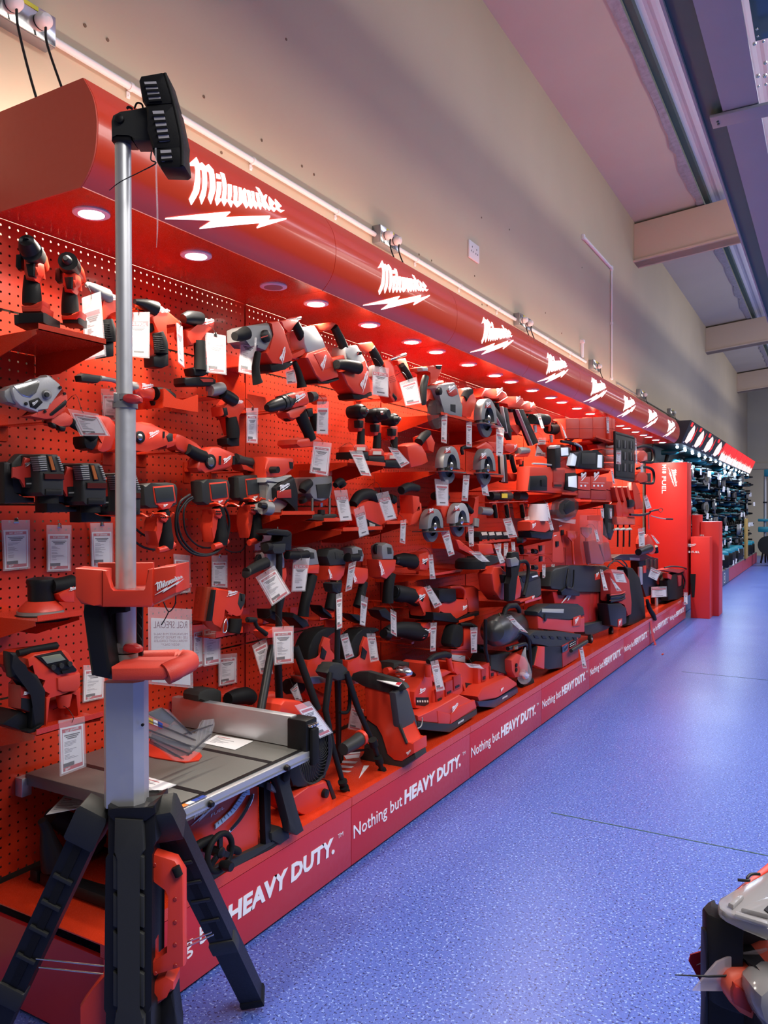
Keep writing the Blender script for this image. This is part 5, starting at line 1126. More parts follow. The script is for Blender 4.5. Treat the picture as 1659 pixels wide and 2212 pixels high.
# routers on their shelf
shelf('red shelf under the compact trim router', 'E', (905,445), (1182,440), .29)
shelf('red shelf under the plunge router', 'E', (1265,505), (1500,492), .29)
t = K('E', .24, 'trim_router', 'red and grey router with dust shroud on a shelf right of the panel seam', 'router')
t.s('motor_top', [(770,-55),(1010,-45),(1020,20),(1000,60),(940,110),(900,125),(775,130),(780,60)], RED, 0, .10, .012); k = t.s('grey_band', [(770,125),(900,130),(990,100),(1000,140),(870,165),(770,165)], LGR, .004, .11, .006)
t.r('depth_knob', (812,60), [(0,30),(.03,28)], BLK, 0)
t.s('lower_case', [(775,160),(1000,150),(990,330),(930,340),(905,430),(760,430),(720,400),(740,350),(790,330)], GRY, 0, .11, .012)
t.s('shroud', [(855,215),(880,190),(1010,115),(1030,170),(1040,260),(1050,420),(1010,420),(1000,350),(940,320),(860,300)], BLK, .02, .05, .008); k = t.s('logo_plate', [(868,238),(985,225),(988,298),(868,300)], DRED, .024, .004, .002); t.g((880,250), 95, 10, .026, sub=k)
t.l('base', [(740,380,60),(800,390,60)], GRY, .02, k=1); t.l('side_knob', [(1075,300,34),(1085,330,40)], BLK, -.04, k=1); t.s('slot', [(970,-10),(1000,-5),(1000,50),(975,45)], BLK, .002, .003, 0)
t.l('knob_left', [(715,360,24),(780,372,30)], BLK, .03, k=1)
t = K('E', .23, 'plunge_router', 'grey plunge router standing on two chrome columns beside a hanging tag', 'router')
t.s('motor', [(1155,130),(1200,120),(1340,110),(1345,200),(1325,300),(1250,330),(1180,310),(1150,260)], GRY, 0, .10, .010); t.s('front_panel', [(1200,185),(1330,175),(1310,300),(1215,300)], CHA, .004, .006, .003); t.s('motor_cap', [(1190,60),(1340,55),(1340,110),(1195,125)], RED, -.01, .08, .008)
t.l('column', [(1163,300,12),(1160,440,12)], CHR, .0, k=1); t.l('column', [(1312,300,12),(1308,440,12)], CHR, .0, k=1); t.l('spindle', [(1238,340,18),(1238,375,14)], CHR, .0, k=1)
t.l('handle_left', [(1080,240,36),(1100,200,46),(1140,170,38)], RUB, .02); t.l('handle_right', [(1360,190,26),(1400,160,36),(1420,190,40)], RUB, .02); t.s('base', [(1130,440),(1370,435),(1390,460),(1260,495),(1120,480)], CHA, .02, .12, .004); t.l('bit_guard', [(1240,400,30),(1240,440,34)], BLK, .01, k=1)
# belt sander / planer pair
shelf('red shelf under the red belt sander', 'I', (-35,1765), (300,1752), .30)
shelf('short red shelf beside the red belt sander', 'I', (335,1720), (520,1690), .28)
t = K('I', .25, 'belt_sander', 'red belt sander with long black bow handle', 'sander')
t.s('body', [(60,1560),(180,1510),(240,1500),(290,1560),(430,1520),(440,1660),(300,1680),(300,1740),(280,1760),(180,1770),(90,1680),(50,1620)], RED, .01, .09, .010); t.l('bow_handle', [(50,1540,40),(100,1470,48),(180,1450,48),(240,1480,50)], RUB, .0, k=4); t.l('front_knob', [(360,1480,34),(390,1500,44)], RUB, .0, k=1)
t.s('belt', [(170,1660),(300,1720),(300,1745),(270,1765),(200,1770)], BLK, .02, .08, .006); t.s('silver_plate', [(190,1690),(240,1710),(240,1740),(195,1735)], LGR, .022, .004, .002)
# cut off saw
t = K('I', .30, 'cut_off_saw', 'grey cased cut off saw with smoked wheel guard on the upper shelf', 'cut off saw')
t.s('gear_case', [(760,545),(790,520),(920,495),(945,560),(990,700),(985,800),(880,795),(820,760),(820,690)], GRY, .03, .08, .010)
k = t.s('red_plate', [(850,565),(935,555),(945,600),(900,620),(870,610)], DRED, .033, .003, .001); t.g((862,590), 62, 6, .035, sub=k)
t.s('window', [(885,685),(925,688),(925,755),(885,740)], BLK, .032, .003, 0); t.r('knob', (765,575), [(0,34),(.02,32),(.022,20)], BLK, .02)
t.r('wheel_guard', (770,770), [(-.02,125),(.0,125)], SMK, .02); t.s('body', [(700,560),(790,500),(830,480),(830,620),(740,650),(690,660)], RED, .0, .07, .010); t.s('battery_shoe', [(640,370),(690,358),(815,350),(810,400),(760,500),(700,520),(720,400),(650,400)], RED, -.01, .07, .008); t.s('battery_rail', [(640,372),(690,370),(690,400),(650,400)], LGR, .0, .03, .003)
t.l('front_grip', [(670,450,30),(650,540,32),(650,640,28),(655,690,20)], CHA, .03, k=3); t.s('battery_slot', [(760,352),(815,350),(800,385),(770,380)], BLK, -.005, .03, .003)
# circular saws
def circ(c, X, label, gc, R, body, grip, foot=None, lower=True, gm=GRY, lg=None):
    t = K(c, X, 'circular_saw', label, 'circular saw'); x, y = gc; P0 = plane(X)
    o = on(*px(c, gc), ('x', X)); k0 = scale_at(c, X, gc); Rm = R*k0
    def arcp(r0, r1, a0, a1, off, th, m, n='blade_guard', nn=18, sub=None):
        bm = bmesh.new(); A = [math.radians(a0+(a1-a0)*i/nn) for i in range(nn+1)]
        pts = [o+Vector((off, math.cos(a)*r1, math.sin(a)*r1)) for a in A]+[o+Vector((off, math.cos(a)*r0, math.sin(a)*r0)) for a in A[::-1]]
        prism(bm, pts, Vector((-th,0,0)), .003); return t.add(n, bm, m, sub)
    k = arcp(Rm*.62, Rm, -8, 188, .03, .045, gm); arcp(.004, Rm*.66, 0, 359.9, .006, .003, BLK, 'blade', 28)
    arcp(Rm*.66, Rm*.97, -2, 182, .005, .004, BLK, 'guard_inner', 18, k)
    if lower: arcp(Rm*.60, Rm*.90, 185, 330, .014, .02, mat('dull_guard_grey', (.12,.12,.125), .45, .3), 'lower_guard', 14)
    t.r('arbor', gc, [(0,R*.22),(.028,R*.2),(.032,R*.12)], CHR, .006)
    bm = bmesh.new(); box(bm, o+Vector((.0, .01, -Rm*.30)), (.10, Rm*2.2, .004)); t.add('base_shoe', bm, STL)
    if lg: kk = t.s('logo_plate', [(lg[0]-8,lg[1]+6),(lg[0]+lg[2]+8,lg[1]+2),(lg[0]+lg[2],lg[1]-lg[2]*.62),(lg[0]+4,lg[1]-lg[2]*.55)], DRED, .033, .003, .002); t.g(lg[:2], lg[2], 5, .035, sub=kk)
    t.s('motor_body', body, RED, -.02, .08, .012); t.l('handle', grip, RUB, -.03, k=3)
    if foot: t.s('battery_shoe', foot, RED, -.02, .07, .008)
    return t
circ('I', .34, 'circular saw with grey guard on the upper shelf right of the cut off saw', (1168,812), 172, [(985,640),(1030,560),(1060,540),(1110,640),(1090,700),(1060,800),(990,790),(975,680)], [(990,640,36),(1020,590,36),(1050,575,30)], lg=(1183,712,42))
circ('I', .34, 'circular saw with grey guard and red battery body, left on the second shelf', (845,1212), 168, [(515,1040),(600,1010),(640,1030),(680,1100),(700,1180),(640,1200),(550,1230),(525,1120)], [(610,1010,40),(650,960,38),(690,930,30)], [(670,960),(720,940),(755,1010),(740,1100),(700,1080)], lg=(835,1098,44))
circ('I', .34, 'rear handle circular saw with grey guard, right on the second shelf', (1160,1228), 165, [(1100,1050),(1190,1000),(1260,1040),(1250,1110),(1180,1090),(1120,1080)], [(985,1110,14),(980,1060,16),(1050,1045,18)], [(1200,1000),(1290,1010),(1330,1080),(1260,1100)], lg=(1140,1148,46))
circ('J', .32, 'circular saw hanging by its guard, left of two in the third row', (705,145), 150, [(560,60),(600,-40),(640,-60),(650,80),(590,130),(550,140)], [(460,-160,36),(520,-190,40),(600,-180,30)], [(560,-120),(620,-110),(630,20),(570,40)], lg=(695,30,40))
circ('J', .32, 'circular saw with paler guard, right of two in the third row', (935,98), 152, [(800,0),(840,-100),(880,-60),(880,60),(830,80)], [(740,-110,34),(800,-130,36),(850,-100,30)], None, gm=LGR, lg=(915,10,40))
t = K('I', .22, 'magnetic_drill', 'red magnetic drill with grey motor on the pegboard right of the hanging circular saws', 'magnetic drill')
t.s('body', [(1090,1480),(1130,1460),(1120,1640),(1090,1700),(1030,1720),(1040,1640),(1080,1600)], RED, 0, .08, .008); t.l('motor', [(1130,1590,34),(1215,1600,36)], GRY, 0, k=1); t.l('feed', [(1090,1660,38),(1085,1730,38)], GRY, 0, k=1); t.l('handle', [(1010,1550,26),(1060,1600,24)], RUB, .02, k=1)
# angle grinders hanging in the lower rows
def grinder(c, X, label, head, hm, collar, grip, side=None, lg=None, disc=None, foot=None):
    t = K(c, X, 'angle_grinder', label, 'angle grinder')
    k = t.s('gear_head', head, hm, .02, .06, .010); hx = sum(p[0] for p in head)/len(head); hy = sum(p[1] for p in head)/len(head)
    t.s('head_vent', [(hx-5,hy-30),(hx+30,hy-26),(hx+34,hy+25),(hx,hy+28)], CHA, .022, .004, .003, sub=k)
    k = t.s('motor_collar', collar, RED, .022, .065, .010)
    if lg: t.g(lg[:2], lg[2], lg[3], .025, sub=k)
    t.l('grip', grip, RUB, .0, k=3)
    if side: t.l('side_handle', side, RUB, .05, k=2); t.l('handle_end', [side[-1], (side[-1][0]+2, side[-1][1]+1, side[-1][2]*1.15)], BLK, .052, k=1)
    if disc: t.r('spindle_guard', disc[:2], [(0,disc[2]),(.012,disc[2]),(.014,disc[2]*.6)], BLK, -.02)
    if foot: t.s('battery_foot', foot, BLK, .0, .06, .006)
    return t
grinder('E', .22, 'silver headed angle grinder behind the tall tripod column', [(780,770),(840,740),(920,760),(935,830),(935,900),(840,920),(790,860)], LGR, [(840,915),(950,890),(955,960),(935,1050),(870,1040)], [(900,1050,42),(880,1160,48),(850,1280,50)], side=[(770,850,48),(690,885,46),(620,925,40),(600,935,44)], disc=(700,830,50), foot=[(800,1250),(910,1250),(912,1380),(810,1330)])
grinder('E', .22, 'angle grinder with red head button right of the tall tripod column', [(1090,735),(1150,720),(1205,740),(1230,870),(1130,880),(1100,800)], GRY, [(1130,870),(1235,865),(1225,950),(1120,945)], [(1160,960,50),(1130,1080,50),(1100,1200,46),(1085,1310,50)], side=[(1120,780,36),(1040,790,38),(950,785,34)], disc=(1100,775,42), foot=[(1010,1280),(1120,1340),(1145,1390),(1090,1410),(1000,1320)])
grinder('E', .22, 'black headed angle grinder with upright logo behind the shorter tripod', [(1310,740),(1370,725),(1435,745),(1460,870),(1320,880),(1290,800)], CHA, [(1310,880),(1455,870),(1440,960),(1400,1010),(1300,1000)], [(1370,1000,50),(1340,1120,48),(1310,1250,46)], lg=(1335,985,95,100), disc=(1300,790,44), foot=[(1245,1215),(1330,1290),(1340,1330),(1260,1270)])
t = grinder('J', .22, 'angle grinder with ribbed side handle at the second panel seam', [(40,330),(80,312),(130,330),(150,390),(140,450),(60,440)], GRY, [(70,490),(185,505),(185,590),(150,640),(60,640)], [(140,620,38),(120,720,40),(90,830,44)], side=[(90,410,34),(40,415,34),(0,410,36)], lg=(85,620,110,102), foot=[(20,890),(110,900),(160,980),(90,950)])
grinder('J', .23, 'large angle grinder with grey head and long upright logo, third bay', [(300,310),(340,285),(385,300),(405,360),(400,430),(310,430),(300,370)], GRY, [(270,430),(425,430),(415,520),(340,600),(290,580)], [(370,550,46),(350,680,46),(345,800,50)], lg=(320,560,140,100), disc=(240,340,44), foot=[(270,860),(330,840),(390,900),(380,960),(300,920)])
for p, c, w in (((820,1360),'E',.1), ((1060,1390),'E',.1), ((1290,1330),'E',.1), ((1560,1340),'E',.08), ((330,905),'J',.08)):
    cradle('red holder angled below the battery end of %s' % {820:'the silver headed grinder',1060:'the grinder right of the tall tripod column',1290:'the grinder behind the short tripod',1560:'the grinder at the second panel seam',330:'the large grinder of the third bay'}[p[0]], c, p, .15, w, .04)
# jigsaws
for o, lb in (((0,0), 'red and black jigsaw low on the second bay behind the short tripod'), ((345,0), 'red and black jigsaw low at the second panel seam')):
    t = K('E', .22, 'jigsaw', lb, 'jigsaw')
    def q(pts): return [(p[0]+o[0],)+tuple(p[1:]) for p in pts]
    t.s('upper_shell', q([(1130,1640),(1150,1540),(1200,1450),(1270,1410),(1380,1405),(1400,1440),(1300,1450),(1260,1560),(1230,1700),(1130,1700)]), RUB, .01, .07, .012, 1)
    k = t.s('body', q([(1125,1690),(1230,1660),(1240,1560),(1270,1480),(1330,1500),(1300,1600),(1400,1700),(1440,1760),(1420,1800),(1140,1830),(1120,1760)]), RED, .02, .07, .010)
    t.s('badge', q([(1250,1570),(1290,1610),(1270,1680),(1235,1660)]), BLK, .024, .004, .002, sub=k); t.s('shoe', q([(1120,1830),(1440,1800),(1480,1850),(1160,1890)]), STL, .03, .08, .002); t.s('blade_clamp', q([(1240,1790),(1290,1780),(1290,1860),(1250,1860)]), BLK, .025, .03, .004)
# tools lying horizontally right of the large grinder
def barrel(label, pts, head, lg, nose, nm='polisher', tail=None):
    t = K('J', .23, nm, label, nm.replace('_', ' '))
    t.l('barrel', pts, RUB, 0, k=2, n_=16); k = t.s('head', head, RED, .035, .07, .010); t.g(lg[:2], lg[2], lg[3], .037, sub=k)
    t.l('nose', nose, BLK, 0, k=1)
    return t
barrel('black bodied polisher with red head, top of three beside the large grinder', [(420,430,40),(480,430,58),(560,445,62),(615,450,70)], [(620,380),(690,360),(715,400),(700,480),(690,530),(625,520),(615,440)], (632,470,55,2), [(400,430,34),(430,430,42)])
barrel('black bodied impact wrench with red end, middle of three beside the large grinder', [(400,710,62),(440,720,72),(520,730,66),(590,760,72)], [(600,700),(650,660),(690,670),(680,720),(730,880),(728,915),(650,912),(640,820),(600,800)], (605,780,60,3), [(395,700,50),(420,705,62)], 'impact_wrench')
barrel('black bodied rotary tool with red end, lowest of three beside the large grinder', [(330,1040,34),(380,1030,52),(460,1025,66),(560,1040,78),(630,1050,74)], [(640,990),(700,960),(735,950),(730,1010),(710,1090),(650,1110)], (650,1080,65,3), [(310,1060,40),(345,1070,52)])
for p in ((490,490),(600,548),(470,795),(580,845),(470,1105),(560,1150),(770,1200)): cradle('small red holder tab number under the black barrel tools' if False else 'small red holder tab under the %s barrel tool, %s' % ('top' if p[1] < 600 else 'middle' if p[1] < 900 else 'lowest', 'left side' if p[0] in (490,470) else 'right side' if p[0] != 770 else 'outer end'), 'J', p, .22, .025, .02)
# inverter, bandsaw, magnetic nibbler
t = K('J', .30, 'power_supply', 'red and black cordless power supply with carry bar in the third bay', 'power supply')
t.s('front', [(785,690),(810,675),(930,680),(935,780),(885,800),(785,790)], BLK, .01, .10, .006); k = t.s('body', [(785,790),(935,780),(940,770),(1030,770),(1030,890),(925,945),(885,890),(790,885)], RED, .0, .12, .008); t.g((980,865), 42, 8, .002, sub=k)
t.s('rear_block', [(980,675),(1090,655),(1125,680),(1130,860),(1090,890),(1030,880),(1035,760),(1000,760)], RED, -.02, .14, .010); t.l('carry_bar', [(870,670,14),(960,665,16),(1000,700,14),(1000,770,12)], RED, -.01, k=3); t.s('foot', [(735,880),(890,885),(930,945),(1130,870),(1128,905),(950,970),(740,945)], BLK, .005, .13, .006)
shelf('red shelf under the cordless power supply', 'J', (955,975), (1085,925), .31, dz=.03)
t = K('J', .30, 'barrel_pump', 'black and red transfer pump with a white tag, left of the compressor', 'pump')
t.s('black_shell', [(920,1000),(960,980),(1000,1000),(990,1180),(900,1180),(885,1140)], RUB, .02, .06, .012, 1); k = t.s('body', [(990,1000),(1040,985),(1110,1010),(1100,1200),(1050,1290),(900,1260),(880,1190),(1000,1180)], RED, .0, .08, .010); t.s('rib', [(890,1195),(1040,1200),(1040,1215),(890,1212)], DRED, .012, .06, .003, sub=k); t.s('foot_plate', [(890,1240),(1010,1250),(1010,1310),(900,1290)], LGR, .02, .06, .004)
t.l('handle', [(960,985,16),(1050,985,18),(1100,1010,16)], RUB, .01, k=2); t.l('outlet', [(1110,1180,28),(1160,1190,34)], CHA, .0, k=1)
# tagged compressor
t = K('J', .40, 'air_compressor', 'black tanked air compressor with roll bar frame standing on the plinth', 'compressor')
t.t3('tank', [(1245,1040,20,.06),(1250,1040,90,.055),(1262,1040,128,.04),(1300,1030,138,.0),(1400,1000,136,-.1),(1480,985,132,-.18),(1530,975,100,-.22),(1540,973,20,-.23)], mat('satin_black_tank', (.028,.03,.03), .32), N=32)
t.l('carry_handle', [(1330,920,20),(1350,850,22),(1380,825,22),(1440,820,22),(1465,850,20),(1470,880,18)], RUB, .02, k=1)
t.l('frame_bar', [(1180,940,16),(1180,1200,16),(1200,1300,16)], BLK, .03, k=1); t.l('frame_bar', [(1420,1090,18),(1460,1045,18),(1510,1060,18),(1545,1110,18),(1560,1300,18),(1560,1400,18)], BLK, .05, k=3); t.l('frame_bar', [(1560,985,18),(1640,975,18),(1690,1010,18),(1700,1180,18)], BLK, -.02, k=3)
t.s('pump_block', [(1230,1240),(1420,1220),(1420,1440),(1340,1400),(1230,1380)], CHA, .0, .14, .01); k = t.s('motor_cover', [(1405,1290),(1460,1230),(1520,1260),(1560,1330),(1560,1420),(1440,1440),(1410,1380)], MR, .04, .10, .010)
for y in (1330,1370): t.r('gauge', (1440,y), [(0,17),(.006,16)], BLK, .042, sub=k)
t.l('hose', [(1370,1190,18),(1440,1170,18),(1520,1150,16),(1530,1200,12)], BLK, .05); t.l('valve', [(1295,885,5),(1302,900,7),(1315,925,5)], BRASS, .04, k=1); t.s('fitting', [(1430,1170),(1460,1165),(1460,1195),(1432,1198)], BRASS, .07, .02, .003)
t.l('tyre', [(1480,1480,38),(1560,1470,38)], RUB, .0, k=1)
t = K('J', .47, 'plastic_bag', 'clear plastic bag of fittings tied to the compressor frame', 'bag')
t.l('bag', [(1520,1180,6),(1505,1260,26),(1510,1350,52),(1515,1420,62),(1500,1450,50)], CLR, 0, k=4); t.l('fittings', [(1500,1390,30),(1520,1420,34)], CHR, -.01, k=1)
# ---------------- plinth: area light, chargers, drill head
t = Thing('area_light', 'tall red and black wedge shaped work light standing on the plinth', 'work light')
Y0_ = 2.585
def pyp(pts, y=Y0_, c='J'): return [on(*px(c, p), ('y', y)) for p in pts]
def wp_(name, pts, off, dep, m, bv=.004, sub=None):
    bm = bmesh.new(); prism(bm, [p-Vector((0,off,0)) for p in pyp(pts, c='Y')], Vector((0,dep,0)), bv); return t.add(name, bm, m, sub)
k = wp_('body', [(60,66),(205,102),(215,120),(226,262),(266,350),(300,345),(302,398),(242,437),(205,432),(168,400),(152,310),(125,262),(70,236)], 0, .11, RED, .005)
wp_('foot', [(68,236),(125,262),(154,308),(170,398),(240,440),(303,398),(309,424),(246,469),(44,450),(36,420),(60,400)], -.004, .09, CHA)
k2 = wp_('top_frame', [(0,30),(8,10),(30,2),(80,0),(215,38),(255,62),(268,82),(250,92),(205,112),(60,72),(5,40)], .006, .03, CHA, .003)
wp_('side_trim', [(200,104),(214,100),(224,180),(234,262),(272,348),(262,352),(224,264),(212,124)], .005, .01, CHA, .002, k2)
t.slab('front_lens_shroud', 'Y', [(212,106),(256,76),(274,98),(320,262),(316,292),(288,346),(266,350),(232,264)], .462, .03, mat('rubberised_charcoal', (.045,.047,.05), .6, bump=.4, scale=900), .005)
t.logo('Y', (268,408), 30, ('y', Y0_-.004), 33, sub=k)
t.turn('side_wheel', 'P', (903,1612), .40, [(0,13),(.012,13),(.014,8)], RUB)
tt = Thing('price_tag', 'price tag lying flat on top of the wedge shaped work light', 'price tag', 'hanging price tags')
zt = on(*px('J', (330,1450)), ('y', 2.62)).z+.004; P_ = [on(*px('J', p), ('z', zt)) for p in ((170,1430),(250,1410),(490,1450),(440,1510))]
bm = bmesh.new(); prism(bm, P_, Vector((0,0,-.003)), mi=0); a_, b_, c_, d_ = [p+Vector((0,0,.001)) for p in P_]
prism(bm, [a_.lerp(b_,.2), a_.lerp(b_,.8), (a_.lerp(b_,.8)).lerp(d_.lerp(c_,.8),.2), a_.lerp(b_,.2).lerp(d_.lerp(c_,.2),.2)], Vector((0,0,-.0004)), mi=1); prism(bm, [d_.lerp(c_,.1), d_.lerp(c_,.9), d_.lerp(c_,.9).lerp(a_.lerp(b_,.9),.12), d_.lerp(c_,.1).lerp(a_.lerp(b_,.1),.12)], Vector((0,0,-.0004)), mi=1)
tt.add('card', bm, [PAP, TRED], smooth=False)
t = Thing('multi_bay_charger', 'red upright multi bay battery charger with black carry handle on the plinth', 'battery charger')
XC = .44
k = t.slab('tower', 'J', [(575,1560),(640,1450),(665,1440),(670,1320),(700,1300),(715,1440),(740,1560),(735,1690),(720,1720),(590,1700),(572,1640)], XC-.06, .12, RED, .008)
t.logo('J', (610,1578), 55, XC-.058, 3, sub=k); t.slab('status_panel', 'J', [(588,1605),(698,1605),(698,1685),(590,1672)], XC-.058, .003, BLK, .002, sub=k)
for i in range(5): t.slab('status_icon', 'J', [(596+i*21,1630),(608+i*21,1631),(608+i*21,1648),(596+i*21,1647)], XC-.056, .001, mat('cream_icon', (.7,.65,.55), .5), 0, sub=k)
t.slab('battery_bank', 'J', [(735,1690),(750,1550),(860,1500),(960,1430),(985,1420),(990,1560),(960,1580),(740,1700)], XC-.045, .10, RED, .006)
for i, (x, y) in enumerate(((800,1560),(880,1500),(950,1450))): kk = t.slab('battery_port', 'J', [(x-40,y-20),(x+20,y-45),(x+24,y+70),(x-36,y+100)], XC-.038, .012, DRED, .003); t.slab('port_slot', 'J', [(x-26,y+60),(x+8,y+45),(x+10,y+62),(x-24,y+80)], XC-.036, .004, BLK, 0, sub=kk)
t.slab('base', 'J', [(725,1720),(960,1580),(1060,1625),(1105,1690),(1108,1710),(880,1840),(610,1810),(600,1760)], XC, .16, RED, .008); t.slab('base_face', 'J', [(770,1720),(900,1750),(870,1838),(780,1830)], XC+.003, .03, RED, .004)
t.slab('front_wedge', 'J', [(888,1745),(960,1680),(1090,1628),(1106,1690),(885,1835)], XC+.005, .02, RED, .004)
kk = t.slab('foot', 'J', [(600,1810),(890,1840),(1108,1700),(1110,1750),(880,1905),(610,1880)], XC+.004, .18, CHA, .004)
t.logo('J', (890,1740), 68, XC+.007, 35)
bm = bmesh.new(); put_text(bm, 'RAPIDCHARGER', W('J', (945,1836), XC+.006), W('J', (1045,1772), XC+.006)-W('J', (945,1836), XC+.006), Vector((0,0,1)), .0085, w=.062, bold=.02, shear=.2); t.add('charger_lettering', bm, WHT, sub=kk, smooth=False)
t.limb('carry_handle', 'J', [(690,1300,22),(740,1260,26),(830,1240,28),(870,1250,26)], XC-.03, RUB, k=4); t.limb('handle_post', 'J', [(690,1330,28),(690,1430,28)], XC-.04, RED, k=1); t.limb('handle_post', 'J', [(860,1260,24),(885,1380,26)], XC-.09, RED, k=1); t.slab('shoulder', 'J', [(700,1430),(850,1370),(900,1390),(740,1480)], XC-.06, .06, RED, .006)
cable('short grey lead curling from the side of the upright charger', 'J', [(640,1780),(642,1800),(630,1850),(600,1870),(560,1880)], XC+.01, .0025, mat('grey_cable', (.35,.34,.32)), 'charger_lead')
t = Thing('multi_bay_charger', 'low red six port battery charger with dark base right of the upright charger', 'battery charger')
t.slab('rear_body', 'J', [(910,1310),(930,1300),(1050,1320),(1120,1340),(1100,1400),(1120,1560),(1110,1700),(1000,1560),(970,1430),(915,1400)], XC-.08, .10, RED, .006); t.slab('side_window', 'J', [(1010,1480),(1080,1490),(1085,1530),(1015,1522)], XC-.078, .003, BLK, .001)
t.slab('battery_bank', 'J', [(1120,1345),(1290,1275),(1340,1290),(1345,1430),(1160,1520),(1120,1520)], XC-.05, .08, RED, .006)
for x, y in ((1170,1370),(1240,1340),(1305,1315)): kk = t.slab('battery_port', 'J', [(x-24,y),(x+16,y-15),(x+18,y+90),(x-20,y+105)], XC-.045, .008, DRED, .003); t.slab('port_slot', 'J', [(x-10,y+60),(x+10,y+52),(x+10,y+80),(x-10,y+86)], XC-.043, .004, BLK, 0, sub=kk)
t.slab('base', 'J', [(1115,1600),(1160,1520),(1370,1425),(1450,1480),(1450,1510),(1290,1600),(1270,1620),(1130,1640)], XC, .16, RED, .008); kk = t.slab('foot', 'J', [(1110,1640),(1270,1630),(1455,1520),(1460,1565),(1260,1695),(1130,1685)], XC+.003, .17, mat('navy_plastic', (.02,.025,.06), .4), .004)
t.logo('J', (1308,1560), 30, XC+.004, 35); bm = bmesh.new(); a_ = W('J', (1325,1622), XC+.006); put_text(bm, 'RAPIDCHARGER', a_, W('J', (1415,1570), XC+.006)-a_, Vector((0,0,1)), .0085, w=.07, bold=.02, shear=.2); t.add('charger_lettering', bm, WHT, sub=kk, smooth=False)
t = K('J', .30, 'bench_grinder', 'dark metal chuck fronted tool lying on the plinth behind the upright charger', 'drill')
t.s('body', [(400,1310),(480,1295),(560,1320),(620,1310),(640,1370),(600,1400),(540,1380),(400,1370)], CHA, .0, .08, .008); t.r('chuck', (440,1385), [(0,60),(.03,58),(.05,36),(.06,18)], CHR, .02); t.l('red_tail', [(330,1380,30),(400,1370,34)], RED, -.02, k=1); t.l('frame', [(560,1400,12),(600,1430,12),(640,1320,12)], BLK, .03, k=1)
